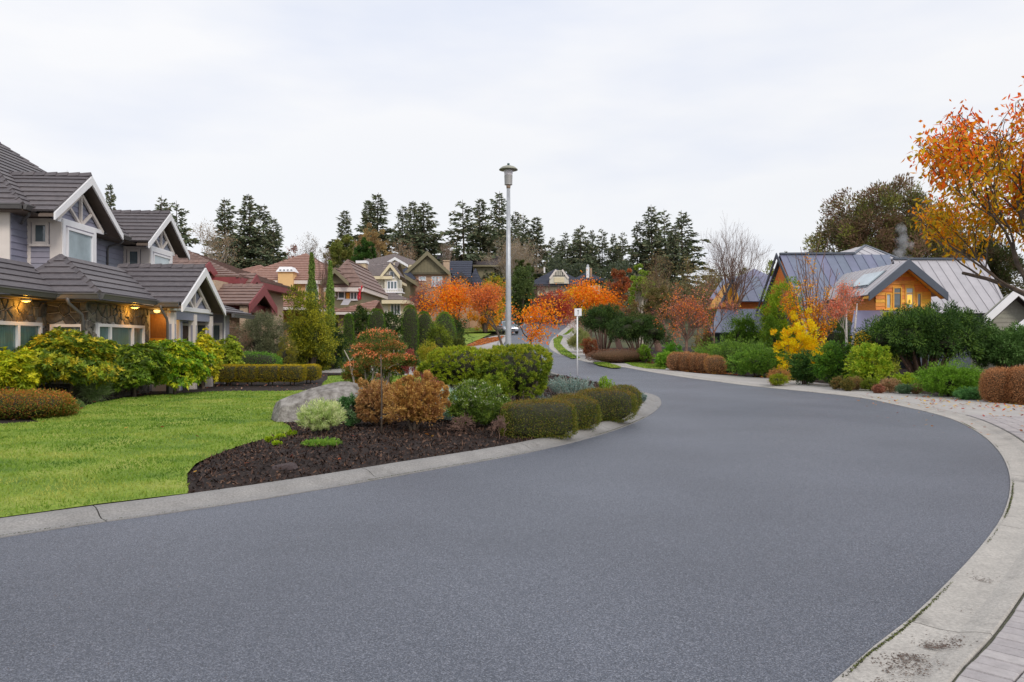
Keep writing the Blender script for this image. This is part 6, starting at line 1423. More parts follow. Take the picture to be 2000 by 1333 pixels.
# cars
def car(name, label, px, Y, rot):
    X = at(px, Y); gz = G(Y); t = thing(name, label, 'car', (X, Y, gz))
    c, s_ = math.cos(rot), math.sin(rot)
    def T(x, y, z): return (X + x * c - y * s_, Y + x * s_ + y * c, gz + z)
    prof = [(-2.2, .35, .62, .78), (-2.15, .28, .70, .84), (-1.6, .24, .82, .90), (-.95, .22, .92, .92), (0, .22, .95, .92), (1.2, .22, .97, .92), (1.8, .25, .98, .90), (2.2, .32, .9, .82)]
    V = []; F_ = []
    for y, z0, z1, hw in prof:
        for k in range(12):
            a_ = 2 * PI * k / 12; ca, sa = math.cos(a_), math.sin(a_); e = .45
            V.append(T(hw * math.copysign(abs(ca) ** e, ca), y, (z0 + z1) / 2 + (z1 - z0) / 2 * math.copysign(abs(sa) ** e, sa)))
    n = len(prof)
    F_ = [(i * 12 + k, i * 12 + (k + 1) % 12, (i + 1) * 12 + (k + 1) % 12, (i + 1) * 12 + k) for i in range(n - 1) for k in range(12)] + [tuple(range(12)), tuple((n - 1) * 12 + k for k in range(12))]
    body = MB().add(V, F_).build('body', CARPAINT, t, smooth=True)
    MB().hexa([T(-.82, -.95, .9), T(.82, -.95, .9), T(.84, 1.75, .95), T(-.84, 1.75, .95), T(-.6, -.25, 1.42), T(.6, -.25, 1.42), T(.6, 1.0, 1.42), T(-.6, 1.0, 1.42)]).build('cabin_glass', GLASS, t)
    MB().hexa([T(-.62, -.22, 1.425), T(.62, -.22, 1.425), T(.62, 1.0, 1.425), T(-.62, 1.0, 1.425), T(-.5, -.1, 1.48), T(.5, -.1, 1.48), T(.5, .9, 1.48), T(-.5, .9, 1.48)]).build('roof', CARPAINT, t)
    for sx_ in (-1, 1):
        MB().bar(T(sx_ * .81, -.93, .92), T(sx_ * .61, -.25, 1.43), .07, .06).build('pillar', CARPAINT, t)
        MB().hexa([T(sx_ * .52 - .2, -2.2, .58), T(sx_ * .52 + .2, -2.2, .58), T(sx_ * .52 + .2, -2.05, .58), T(sx_ * .52 - .2, -2.05, .58), T(sx_ * .52 - .2, -2.16, .72), T(sx_ * .52 + .2, -2.16, .72), T(sx_ * .52 + .2, -2.0, .72), T(sx_ * .52 - .2, -2.0, .72)]).build('headlight', GLASSB, t)
        MB().hexa([T(sx_ * .98 - .1, -.75, .93), T(sx_ * .98 + .1, -.75, .93), T(sx_ * .98 + .1, -.6, .93), T(sx_ * .98 - .1, -.6, .93), T(sx_ * .98 - .1, -.75, 1.06), T(sx_ * .98 + .1, -.75, 1.06), T(sx_ * .98 + .1, -.6, 1.06), T(sx_ * .98 - .1, -.6, 1.06)]).build('mirror', CARPAINT, t)
        for wy in (-1.4, 1.4):
            w_ = MB().tube([T(sx_ * .68, wy, .32), T(sx_ * .93, wy, .32)], [.32, .32], 20).build('wheel', TYRE, t); MB().tube([T(sx_ * .9, wy, .32), T(sx_ * .94, wy, .32)], [.2, .19], 14).build('rim', CHROME, w_)
    MB().hexa([T(-.4, -2.23, .42), T(.4, -2.23, .42), T(.4, -2.1, .42), T(-.4, -2.1, .42), T(-.42, -2.215, .6), T(.42, -2.215, .6), T(.42, -2.1, .6), T(-.42, -2.1, .6)]).build('grille', DARKM, t)
    MB().hexa([T(-.75, -2.24, .3), T(.75, -2.24, .3), T(.75, -2.1, .3), T(-.75, -2.1, .3), T(-.75, -2.23, .38), T(.75, -2.23, .38), T(.75, -2.1, .38), T(-.75, -2.1, .38)]).build('bumper', DARKM, t)
    return t
car('parked_car', 'silver-blue car parked nose towards us, half hidden by the lamp post', 990, 88, math.radians(14))
car('parked_car', 'pale blue car glimpsed behind the orange tree where the road climbs', 1046, 112, math.radians(-70))

# boulder
bx, by = at(617, 14.7), 14.7; bzz = bed_z(bx, by) - .06
bo = bpy.data.meshes.new('boulder'); bm = bmesh.new(); bmesh.ops.create_icosphere(bm, subdivisions=6, radius=1)
for v in bm.verts:
    p = v.co.copy(); d = 1 + .16 * mnoise.noise(p * 1.3 + Vector((3, 1, 7))) + .09 * mnoise.noise(p * 3.4) - .05 * abs(mnoise.noise(p * 6 + Vector((2, 5, 1)))) + .04 * mnoise.noise(p * 11) + .018 * mnoise.noise(p * 26)
    q = p * d
    for nn_, k in ((Vector((-.9, -.3, .15)), .72), (Vector((-.35, .1, 1)), .62), (Vector((.4, -.3, 1)), .66), (Vector((.1, -1, .25)), .60), (Vector((1, -.2, .5)), .8), (Vector((-.2, -.7, .8)), .66)):
        nn_.normalize(); e = q.dot(nn_) - k
        if e > 0: q -= nn_ * e * .88
    v.co = Vector((q.x * 1.03, q.y * .72, (max(q.z, -.35) + .35) * (.58 + .18 * q.x) - .12))
bm.to_mesh(bo); bm.free(); bo.materials.append(ROCKM)
o = link(bpy.data.objects.new('boulder', bo)); o.location = (bx + .02, by, bzz + .13); o['label'] = 'large rough grey granite boulder at the edge of the lawn and mulch bed'; o['category'] = 'boulder'
# small stone in the mulch
bo2 = bo.copy(); o2 = link(bpy.data.objects.new('field_stone', bo2)); sx2, sy2 = uz(552, 905, .2); o2.location = (sx2, sy2, bed_z(sx2, sy2) - .01); o2.scale = (.17, .14, .1); o2['label'] = 'small flat stone half sunk in the bark mulch'; o2['category'] = 'stone'
bo2.materials.clear(); bo2.materials.append(mat('dark_stone', (.07, .05, .05), .9, .4, 9, .6, 30))
# chimney smoke: a thin plume drifting off the timber house roof
sm = bpy.data.materials.new('smoke'); sm.use_nodes = True; N = sm.node_tree.nodes; L = sm.node_tree.links
for n in list(N): N.remove(n)
so = N.new('ShaderNodeOutputMaterial'); pv_ = N.new('ShaderNodeVolumePrincipled'); tc = N.new('ShaderNodeTexCoord'); nn_ = N.new('ShaderNodeTexNoise'); nn_.inputs['Scale'].default_value = 1.6; nn_.inputs['Detail'].default_value = 4
rr_ = N.new('ShaderNodeMapRange'); rr_.inputs['From Min'].default_value = .5; rr_.inputs['From Max'].default_value = .75; rr_.inputs['To Max'].default_value = 2.2
L.new(tc.outputs['Object'], nn_.inputs['Vector']); L.new(nn_.outputs[0], rr_.inputs['Value']); L.new(rr_.outputs[0], pv_.inputs['Density']); L.new(pv_.outputs[0], so.inputs['Volume']); pv_.inputs['Color'].default_value = (.8, .8, .82, 1)
mb = MB(); yk = 43.5; pts = [(1768, 505), (1762, 492), (1768, 478), (1757, 462), (1759, 447), (1756, 436)]
mb.tube([W3(a_, b_, yk) for a_, b_ in pts], [.75, .55, .5, .4, .35, .2], 14); sk_ = mb.build('chimney_smoke', sm, None, kind='stuff', smooth=True)
fl8 = MB().tube([(at(1765, yk), yk, 4.6), (at(1765, yk), yk, zat(503, yk))], [.14, .14], 14).build('flue_pipe', METALT, h8, smooth=True)

# garden path lantern beside the hedge
qx, qy = at(405, 27.2), 27.2; pl2 = thing('path_lantern', 'small grey garden lantern at the end of the clipped hedge', 'lantern', (qx, qy, .1))
MB()._lathe([(.12, .1), (.12, .75), (.13, .8), (0, .8)], qx, qy, 12).build('lantern_body', SIDING, pl2); MB()._lathe([(.2, .82), (.19, .86), (.05, .95), (0, .96)], qx, qy, 12).build('lantern_cap', WHITE, pl2, smooth=True)
# plant stake / young standard stem
# ================================================================ PLANTS, NEAR TO FAR
# ---- island bed
def bz_(px, Y): return zb(at(px, Y), Y)
def cushion(name, label, px, Y, w, top, seed, zlow, n_tuft, cols, hw=1.0, low=.0, cen=.5):
    """mountain pine: domed crown of upright needle tufts on bare forked stems"""
    b_ = bz_(px, Y); X = at(px, Y); ww = W_(w, Y); h = zat(top, Y) - b_; t = thing(name, label, 'pine', (X, Y, b_))
    R = np.array([ww / 2 - .06, ww / 2 * hw, (h - zlow) / 2]); c = np.array([0, 0, zlow + (h - zlow) / 2])
    U = sph(n_tuft, -.85); e = 2.6; q = (np.abs(U) ** e).sum(1) ** (-1 / e); S = U * q[:, None] * lump(U, seed, .10, 3)[:, None]
    P0 = c + S * R * RNG.uniform(.9, 1.0, (n_tuft, 1)); ax = unit(U * .8 + np.array([0, 0, .75]) + RNG.normal(size=(n_tuft, 3)) * .2); ls = Leaves()
    tc_ = RNG.integers(0, len(cols), n_tuft); hgt = (S[:, 2] > .25)
    for lay, (k, spread, l) in enumerate(((26, .55, .062), (12, 1.4, .055))):
        P = np.repeat(P0, k, 0) + RNG.normal(size=(n_tuft * k, 3)) * .012; D = np.repeat(ax, k, 0) + RNG.normal(size=(n_tuft * k, 3)) * spread
        C = pal(cols, n_tuft * k, .22, np.repeat(tc_, k)); 
        if lay == 0:
            tp = np.repeat(hgt & (RNG.random(n_tuft) < .8), k); C[tp] = pal([(.22, .25, .02), (.16, .20, .02), (.28, .26, .04)], int(tp.sum()), .2)
        ls.add(P, D, l * RNG.uniform(.7, 1.2, len(P)), .011, C)
    ls.build('needles', t, NEEDLE); core(t, c, R * .93, CORE, s=.86, seed=seed)
    mb = MB(); rg = random.Random(seed)
    for i in range(9):
        a_ = rg.uniform(0, 6.28); r_ = ww * rg.uniform(.12, .36); p0 = Vector((X + math.cos(a_) * .08, Y + math.sin(a_) * .08, b_ - .08)); p2 = Vector((X + math.cos(a_) * r_, Y + math.sin(a_) * r_, b_ + zlow + h * rg.uniform(.25, .4))); mb.tube([p0, p0.lerp(p2, .4) + Vector((0, 0, -.03)), p2], [.03, .022, .012], 6)
    mb.build('stems', BARK, t, smooth=True); return t
cushion('mountain_pine', 'round-domed dark green dwarf pine on gnarled stems, right of the flat-topped one', 1008, 15.4, 152, 672, 4, .30, 900, PINE)
cushion('mountain_pine', 'flat-topped yellow-green dwarf pine left of the round-domed one', 893, 15.9, 148, 682, 9, .42, 800, [(.20, .26, .03), (.28, .33, .035), (.12, .17, .02)], hw=.9)
shrub('mountain_pine', 'low tuft of dwarf pine below the two big cushion pines', 'pine', 970, 14.4, 64, 738, PINE, L=.06, W=.012, n=5000, base_z=bz_(970, 14.4), m=NEEDLE, clumps=60, crad=.2, up=.8)
# box hedge mounds along the kerb
def hz(px, Y): return zb(at(px, Y), Y) - .03
BOXC = [(.07, .085, .013), (.12, .125, .022), (.17, .14, .03), (.06, .095, .013)]; BOXT = [(.20, .12, .035), (.15, .11, .03), (.11, .11, .025)]
g_ = 'clipped box hedge mounds along the corner kerb'
clip_shrub('box_hedge', 'largest brown-green box hedge mound, nearest the camera on the kerb', 'hedge', 1047, 12.35, 150, 783, BOXC, depth=.75, e=4.5, L=.022, W=.014, n=26000, group=g_, base_z=hz(1047, 12.35), tipcols=BOXT, tipfrac=.8, rotz=.35, jit=.02, amp=.09)
clip_shrub('box_hedge', 'box hedge mound tucked behind the largest one on the kerb', 'hedge', 1116, 13.45, 98, 777, BOXC, depth=.8, e=3.6, L=.022, W=.014, n=16000, group=g_, base_z=hz(1112, 13.35), tipcols=BOXT, tipfrac=.8, rotz=.6, jit=.02, amp=.09)
clip_shrub('box_hedge', 'third box hedge mound from the camera, rounded and brownish', 'hedge', 1180, 14.9, 108, 761, BOXC, depth=.8, e=3.6, L=.024, W=.015, n=15000, group=g_, base_z=hz(1180, 14.9), tipcols=BOXT, tipfrac=.8, rotz=.3, jit=.02, amp=.09)
clip_shrub('box_hedge', 'farthest box hedge mound at the tip of the corner', 'hedge', 1217, 16.7, 66, 754, BOXC, depth=.8, e=2.8, L=.026, W=.016, n=10000, group=g_, base_z=hz(1217, 16.7), tipcols=BOXT, tipfrac=.4, jit=.02, amp=.09)
# silver-blue spurge and neighbours
def spurge(label, px, Y, w, top, n=70, k=46, cols=BLU, L=.05, name='spurge', cat='spurge'):
    b_ = hz(px, Y); X = at(px, Y); ww = W_(w, Y); h = zat(top, Y) - b_; t = thing(name, label, cat, (X, Y, b_)); ls = Leaves(); mb = MB()
    for i in range(n):
        a_ = RNG.uniform(0, 6.28); r_ = ww / 2 * math.sqrt(RNG.random()); tip = np.array([math.cos(a_) * r_, math.sin(a_) * r_, h * RNG.uniform(.6, 1.0) * (1 - .35 * (r_ / (ww / 2)) ** 2)]); rt = tip * np.array([.45, .45, 0])
        tt_ = RNG.uniform(.35, 1, k)[:, None]; P = rt + (tip - rt) * tt_; ax = unit((tip - rt)[None, :]); D = ax * .6 + RNG.normal(size=(k, 3)) * .9
        ls.add(P, D, L * RNG.uniform(.7, 1.2, k), L * .3, pal(cols, k, .2)); mb.tube([Vector(rt) + Vector((X, Y, b_)), Vector(tip) + Vector((X, Y, b_))], [.008, .005], 4, cap=False)
    ls.build('foliage', t); mb.build('stems', BARKPALE, t); return t
spurge('silver blue-green spurge mound behind the box hedge', 1115, 19.4, 98, 728, 95, 60, [(.17, .25, .22), (.25, .33, .30), (.12, .18, .16)])
spurge('small grey-green spurge right beside the dwarf pine', 1058, 15.6, 60, 766, 35, 40)
spurge('little blue-green spurge at the very tip of the corner', 1253, 18.9, 26, 765, 22, 40)
spurge('bright yellow-green perennial clump beyond the silver spurge', 1183, 20.6, 44, 735, 24, 40, [(.16, .27, .03), (.24, .34, .04)], .08, 'perennial_clump', 'perennial')
spurge('dry purple-grey flower heads beside the silver spurge', 1142, 20.4, 30, 729, 14, 30, [(.16, .13, .15), (.22, .2, .2)], .03, 'dry_perennial', 'perennial')
# pale flowering shrub, brown shrubs
shrub('flowering_shrub', 'green shrub dotted with small pale pink-white flowers in front of the pines', 'shrub', 926, 12.6, 112, 751, [(.10, .16, .03), (.16, .22, .04), (.06, .10, .02)], L=.032, W=.012, n=15000, clumps=130, crad=.16, base_z=bz_(926, 12.6), tipcols=[(.72, .58, .45), (.7, .66, .5)], tipfrac=.16, cs=.5, amp=.2)
shrub('barberry_shrub', 'golden-brown twiggy shrub, the nearer and wider of the two in the mulch', 'shrub', 808, 11.9, 112, 748, [(.36, .21, .07), (.30, .16, .06), (.44, .29, .10), (.22, .11, .05)], L=.032, W=.016, n=24000, clumps=150, crad=.15, amp=.26, zc=.6, sprig=3.0, base_z=bz_(808, 11.9), cs=.55, coremat=COREB, up=.6, shell=(.6, 1.03))
shrub('barberry_shrub', 'golden-brown twiggy shrub behind the thin stake, the farther of the two', 'shrub', 738, 12.8, 76, 749, [(.31, .18, .08), (.38, .24, .10), (.23, .12, .06)], L=.032, W=.016, n=14000, clumps=110, crad=.16, amp=.26, sprig=3.0, base_z=bz_(738, 12.8), cs=.55, coremat=COREB, up=.6, shell=(.6, 1.03))
shrub('purple_barberry', 'dark red spiky shrub just behind the nearer brown shrub', 'shrub', 832, 13.3, 70, 738, [(.22, .06, .05), (.30, .09, .07), (.14, .05, .05)], L=.035, W=.014, n=2600, clumps=60, crad=.25, base_z=bz_(832, 13.3), cs=0, up=.6)
shrub('rosemary_shrub', 'small pale yellow-green upright shrub in front of the boulder', 'shrub', 628, 11.8, 88, 789, [(.40, .46, .22), (.28, .36, .12), (.50, .52, .30)], L=.05, W=.008, n=12000, clumps=160, crad=.16, base_z=bz_(628, 11.8), cs=.3, shell=(.35, 1.0), coremat=COREB, up=1.6, rnd=.3, outw=.5)
shrub('hebe_shrub', 'small dark green glossy shrub between the boulder and the brown shrubs', 'shrub', 684, 12.9, 56, 776, [(.04, .10, .03), (.07, .15, .05), (.16, .24, .12)], L=.04, W=.02, n=3500, clumps=50, crad=.25, base_z=bz_(684, 12.9), cs=.6)
shrub('silver_grass', 'airy pale grey-green plant between the brown shrub and the flowering shrub', 'shrub', 872, 13.2, 50, 765, [(.36, .46, .40), (.46, .55, .48)], L=.07, W=.006, n=5000, clumps=60, crad=.3, base_z=bz_(872, 13.2), cs=0, stems=False, up=1.2, rnd=.4)
shrub('thyme_mat', 'flat patch of green ground cover on the open mulch', 'ground cover', 628, 10.3, 74, 864, [(.10, .19, .03), (.16, .26, .04)], L=.025, W=.008, n=3000, clumps=70, crad=.2, base_z=bz_(628, 10.3), cs=0, stems=False, up=.3)
for px_, py_, lb_ in ((548, 862, 'yellow-green ground cover tuft at the lawn edge, largest of four'), (526, 866, 'leftmost yellow-green tuft where lawn meets mulch'), (570, 854, 'yellow-green tuft nearest the boulder on the mulch'), (541, 876, 'yellow-green tuft closest to the kerb at the lawn edge')):
    x_, y_ = uz(px_, py_, .12); shrub('sedum_tuft', lb_, 'ground cover', px_, y_, 22 if px_ == 548 else 15, py_ - 12, [(.26, .34, .03), (.16, .24, .02)], L=.025, W=.012, n=420, clumps=16, crad=.3, cs=.5, stems=False, base_z=bed_z(x_, y_) if in_poly(x_, y_, bed_poly) else .12, group='yellow-green tufts at the lawn edge')
# bare twigs at the foot of the flowering shrub
x_, y_ = at(912, 11.9), 11.9; tw = thing('twiggy_plant', 'leafless pinkish twigs at the foot of the flowering shrub', 'shrub', (x_, y_, bed_z(x_, y_))); wood(tw, fit(skeleton((0, 0, -.03), (0, 0, 1), 1, 1, 4, (3, 4), .9, .7, .05, .2, .6, 5, first=6), .6, .32) and [(p, [max(.0035, .008 * q) for q in r], l) for p, r, l in fit(skeleton((0, 0, -.03), (0, 0, 1), .4, 1, 4, (3, 4), .9, .8, .05, .2, .6, 5, first=6), .6, .32)], BARKRED, 'twigs')
x_, y_ = at(975, 11.6), 11.6; tw = thing('twiggy_plant', 'leafless pink twigs touching the largest box hedge mound', 'shrub', (x_, y_, bed_z(x_, y_))); wood(tw, [(p, [max(.0035, .008 * q) for q in r], l) for p, r, l in fit(skeleton((0, 0, -.03), (0, 0, 1), .4, 1, 4, (3, 4), .9, .8, .05, .2, .6, 6, first=6), .3, .38)], BARKRED, 'twigs')
# thin stem of a young standard tree in front
x_, y_ = at(745, 11.6), 11.6; z_ = bed_z(x_, y_)
stk_ = thing('young_tree_stem', 'thin bare grey stem standing upright in the mulch before the brown shrubs', 'sapling', (x_, y_, z_))
MB().tube([(x_, y_, z_ - .1), (x_ + .005, y_, z_ + .6), (x_ - .01, y_, zat(693, y_))], [.015, .013, .009], 8).build('stem', BARK, stk_, smooth=True)
MB().tube([(x_ - .016, y_, zat(817, y_)), (x_ + .016, y_, zat(817, y_))], [.02, .02], 8).build('tie', DARKM, stk_)
# pieris-like tree with coral top
px_, y_ = 738, 15.3; tb = bz_(px_, y_); X = at(px_, y_)
tp = thing('pieris_tree', 'small multi-stemmed tree with coral red upper leaves and pale twisted stems', 'tree', (X, y_, tb)); h_ = zat(640, y_) - tb; w_ = W_(136, y_)
mb = MB(); rg = random.Random(3); tips = []
for i, (dx, lean) in enumerate(((-.30, -.45), (-.16, -.30), (-.08, -.1), (.0, .03), (.04, .12), (.08, .35), (-.02, .55), (.1, .2))):
    pts = [Vector((X + dx * .7, y_ + rg.uniform(-.1, .1), tb - .08))]
    for k in range(6): pts.append(pts[-1] + Vector((lean * .14 + rg.gauss(0, .028), rg.gauss(0, .03), h_ * .13)))
    mb.tube(pts, [.024, .022, .02, .018, .016, .013, .008], 7); tips.append(pts[-1])
    for k in (3, 4, 5): q = pts[k] + Vector((rg.uniform(-.3, .3), rg.uniform(-.2, .2), rg.uniform(.1, .25))); mb.tube([pts[k], pts[k].lerp(q, .5) + Vector((0, 0, .03)), q], [.012, .009, .005], 5)
mb.build('stems', BARKPALE, tp, smooth=True)
ls = Leaves(); rg = np.random.default_rng(5)
pads = [(0.0, 0.0, .84, .42), (-.33, .1, .70, .32), (.34, 0, .72, .34), (-.58, -.05, .50, .26), (.62, .05, .60, .24), (-.2, -.2, .62, .3), (.2, -.2, .6, .3), (.85, 0, .58, .18), (-.72, .05, .40, .18), (.35, .1, .45, .22), (0, .15, .5, .3), (-.45, 0, .3, .16)]
for (dx, dy, dz, r_) in pads:
    c = np.array([dx * w_ * .52, dy, dz * h_ + .02]); R = np.array([r_, r_, r_ * .45]); blob(ls, c, R, 1500, .05, .016, [(.07, .12, .025), (.12, .14, .03), (.05, .09, .02), (.22, .13, .04)], 26, .35, -.6, .2, .6, .3)
    n = 300; k = rg.random((n, 2)); a_ = k[:, 0] * 6.28; rr = np.sqrt(k[:, 1]); P = c + np.stack([np.cos(a_) * rr * r_, np.sin(a_) * rr * r_, r_ * .45 * np.sqrt(np.maximum(0, 1 - rr ** 2)) + .01 + rg.normal(size=n) * .015], 1)
    ls.add(P, np.array([0, 0, .5]) + rg.normal(size=(n, 3)), .05, .015, pal([(.62, .20, .10), (.55, .14, .06), (.66, .30, .14)] if dz > .45 else [(.5, .3, .06), (.45, .18, .05)], n, .2))
ls.build('foliage', tp)
# little purple maple on a stem
px_, y_ = 797, 21.0; tb = G(y_) + .1; X = at(px_, y_)
t = thing('purple_maple', 'tiny dark red mop-headed maple on a single thin stem', 'tree', (X, y_, tb)); MB().tube([(X, y_, tb - .1), (X, y_, zat(715, y_))], [.025, .016], 8).build('trunk', BARK, t, smooth=True)
ls = Leaves(); blob(ls, (0, 0, zat(706, y_) - tb), (.27, .27, .27), 3800, .045, .018, MAR, 50, .3, -.9, .2, .7, -.5); ls.build('foliage', t)
# shrub lumps behind
shrub('green_shrub', 'dense dark yellow-green rounded shrub behind the boulder', 'shrub', 706, 21.5, 66, 690, [(.08, .10, .014), (.12, .14, .02), (.05, .07, .01)], L=.035, W=.018, n=8000, clumps=80, base_z=G(21.5) + .1)
shrub('green_shrub', 'upright clipped green shrub under the coral tree', 'shrub', 757, 22.0, 26, 688, [(.08, .12, .016), (.12, .16, .02)], L=.035, W=.018, n=3000, clumps=40, base_z=G(22) + .1)

# ---- beside the grey house
def rho(label, px, Y, w, top, zl, n, cols, seed=1, tw=BARK, dep=None):
    bz = .1; X = at(px, Y); ww = W_(w, Y); h = zat(top, Y) - bz; t = thing('rhododendron', label, 'rhododendron', (X, Y, bz), 'rhododendrons along the grey house'); ls = Leaves()
    c = np.array([0, 0, zl + (h - zl) / 2]); R = np.array([ww / 2, (dep or ww) / 2, (h - zl) / 2 * 1.02])
    # rosettes: whorls of leaves at shoot tips
    n = int(n * 1.35); K = n // 9; zl *= .6; c[2] = zl + (h - zl) / 2; R[2] = (h - zl) / 2 * 1.02; U = sph(K, -.8); P0 = c + U * R * (lump(U, seed, .24, 4.2) * RNG.uniform(.72, 1.04, K))[:, None]; ax = unit(U * .7 + np.array([0, 0, .6]) + RNG.normal(size=(K, 3)) * .25)
    cc = pal(cols, K, .2); a_ = np.tile(np.arange(9) * 2 * PI / 9, K) + np.repeat(RNG.uniform(0, 6.28, K), 9); A = np.repeat(ax, 9, 0); o1 = unit(np.cross(A, np.array([.3, .5, .8]))); o2 = np.cross(A, o1)
    D = o1 * np.cos(a_)[:, None] + o2 * np.sin(a_)[:, None] + A * RNG.uniform(-.25, .55, (K * 9, 1)) ; C = np.repeat(cc, 9, 0) * RNG.uniform(.75, 1.25, (K * 9, 1))
    ls.add(np.repeat(P0, 9, 0), D, .12 * RNG.uniform(.7, 1.2, K * 9), .044, C); ls.build('foliage', t); core(t, c, R, CORE, s=.5, seed=seed)
    sk = skeleton((0, 0, -.1), (.05, 0, 1), .55, 1, 2, (3, 4), .6, .7, .1, .15, .6, seed, first=5); sk = fit(sk, ww * .75, h * .72); wood(t, [(p, [max(.012, .06 * q) for q in r], l) for p, r, l in sk], tw, 'stems'); return t
rho('large yellow-green rhododendron with bare forked trunk before the stone wall', 128, 18.6, 176, 652, .62, 15000, RHO, 3)
rho('yellow rhododendron cut by the left edge of the photo', 12, 17.2, 130, 686, .5, 9000, [(.42, .40, .04), (.30, .34, .03), (.22, .28, .03)], 5)
rho('green rhododendron under the wide teal-curtained window', 262, 20.6, 100, 676, .42, 8000, RHOG, 7)
rho('green and yellow rhododendron beside the porch', 342, 22.0, 120, 668, .45, 11000, [(.12, .22, .02), (.26, .31, .03), (.07, .14, .016), (.34, .36, .04)], 9)
rho('small golden rhododendron between the porch posts', 398, 24.6, 60, 655, .3, 4500, [(.50, .44, .05), (.36, .36, .04), (.2, .26, .03)], 11)
rho('rounded yellow-green rhododendron right of the porch', 445, 27.5, 50, 661, .2, 4500, [(.34, .38, .06), (.24, .30, .04), (.14, .2, .03)], 13)
rho('dark green rhododendron behind the large yellow-green one', 60, 19.8, 90, 672, .4, 5500, [(.12, .20, .025), (.2, .26, .03), (.06, .11, .015)], 15)
clip_shrub('heather_shrub', 'low clipped shrub of reddish-orange and green leaves at the left edge', 'shrub', 42, 15.4, 190, 768, [(.24, .10, .03), (.15, .15, .03), (.10, .13, .02)], L=.04, W=.02, n=24000, base_z=.08, amp=.12, depth=1.5, e=2.6, jit=.035, tipcols=[(.36, .13, .04), (.30, .18, .04)], tipfrac=.5)
shrub('juniper_mat', 'low feathery green juniper spilling at the lawn edge under the rhododendron', 'juniper', 108, 16.8, 92, 787, [(.10, .15, .05), (.14, .2, .07), (.07, .10, .03)], L=.05, W=.01, n=6000, clumps=80, crad=.2, base_z=.1, cs=.5, depth=1.2, stems=False)
shrub('fern_clump', 'drooping grassy clump at the foot of the large rhododendron', 'fern', 185, 18.8, 46, 742, [(.10, .15, .05), (.2, .25, .12)], L=.22, W=.012, n=900, clumps=14, crad=.4, base_z=.1, cs=0, stems=False, up=.5)
# clipped hedge
g_ = 'clipped golden-green hedge bushes in a row at the far edge of the lawn'
HC = [(.16, .15, .015), (.24, .19, .02), (.30, .20, .025), (.10, .11, .012)]; HT = [(.40, .28, .03), (.34, .27, .03)]
for k_, (pxc, lab) in enumerate(((405, 'leftmost clipped bush of the golden-green hedge row'), (447, 'second clipped bush from the left in the golden-green hedge row'), (488, 'middle clipped bush of the golden-green hedge row'), (529, 'fourth clipped bush from the left in the golden-green hedge row'), (571, 'fifth clipped bush of the golden-green hedge row, squarer than the rest'), (603, 'set-back clipped bush closing the right end of the golden-green hedge row'))):
    yy = 26.4 if k_ < 5 else 27.8; clip_shrub('clipped_bush', lab, 'hedge', pxc, yy, 47 if k_ < 5 else 40, 713.5, HC, depth=.85, e=5, L=.032, W=.02, n=6500, group=g_, base_z=.12, tipcols=HT, tipfrac=.7, stub=.10, jit=.012, amp=.03)
clip_shrub('laurel_hedge', 'bright green low hedge behind the golden-green clipped one', 'hedge', 478, 29.5, 134, 691, [(.09, .20, .03), (.15, .28, .04), (.05, .12, .02)], depth=1.0, e=4, L=.05, W=.03, n=9000, base_z=.1, jit=.03)
# ---- middle distance, left
shrub('grey_olive_shrub', 'loose grey-green shrub in front of the maroon-trimmed house', 'shrub', 512, 34, 104, 618, OLV, L=.09, W=.024, n=15000, clumps=110, crad=.24, amp=.25, cs=.5)
shrub('brown_twiggy_shrub', 'twiggy brown and pink shrub beside the maroon-trimmed house porch', 'shrub', 462, 33, 52, 628, [(.20, .12, .09), (.14, .12, .07), (.26, .16, .11)], L=.06, W=.014, n=4200, clumps=60, crad=.3, cs=.35)
shrub('bushy_maple', 'tall bushy green tree with yellowing tips before the peach house', 'tree', 606, 36, 108, 580, [(.12, .14, .02), (.22, .22, .03), (.07, .09, .015), (.32, .30, .04)], L=.10, W=.045, n=16000, clumps=130, crad=.24, amp=.28, cs=.55)
shrub('laurel_shrub', 'dark green broad shrub under the bushy tree', 'shrub', 648, 38, 62, 640, DKG + [(.12, .14, .03)], L=.09, W=.04, n=5000, clumps=60)
shrub('golden_shrub', 'low yellow-brown shrub between the laurel hedge and the bushy tree', 'shrub', 560, 33, 40, 664, [(.20, .18, .03), (.12, .12, .03)], L=.06, W=.025, n=2500, clumps=40)
for (px_, Y_, w_, tp_, lab) in ((577, 36.5, 60, 689, 'low blue-green shrub behind the end of the clipped hedge'), (622, 38, 52, 688, 'low blue-green shrub in the far bed, centre of three'), (668, 38.5, 46, 678, 'blue-green shrub on pale stems at the right of the far bed')):
    shrub('blue_green_shrub', lab, 'shrub', px_, Y_, w_, tp_, [(.07, .12, .10), (.11, .17, .15), (.05, .08, .06)], L=.07, W=.03, n=4200, clumps=50, group='blue-green shrubs in the far bed')
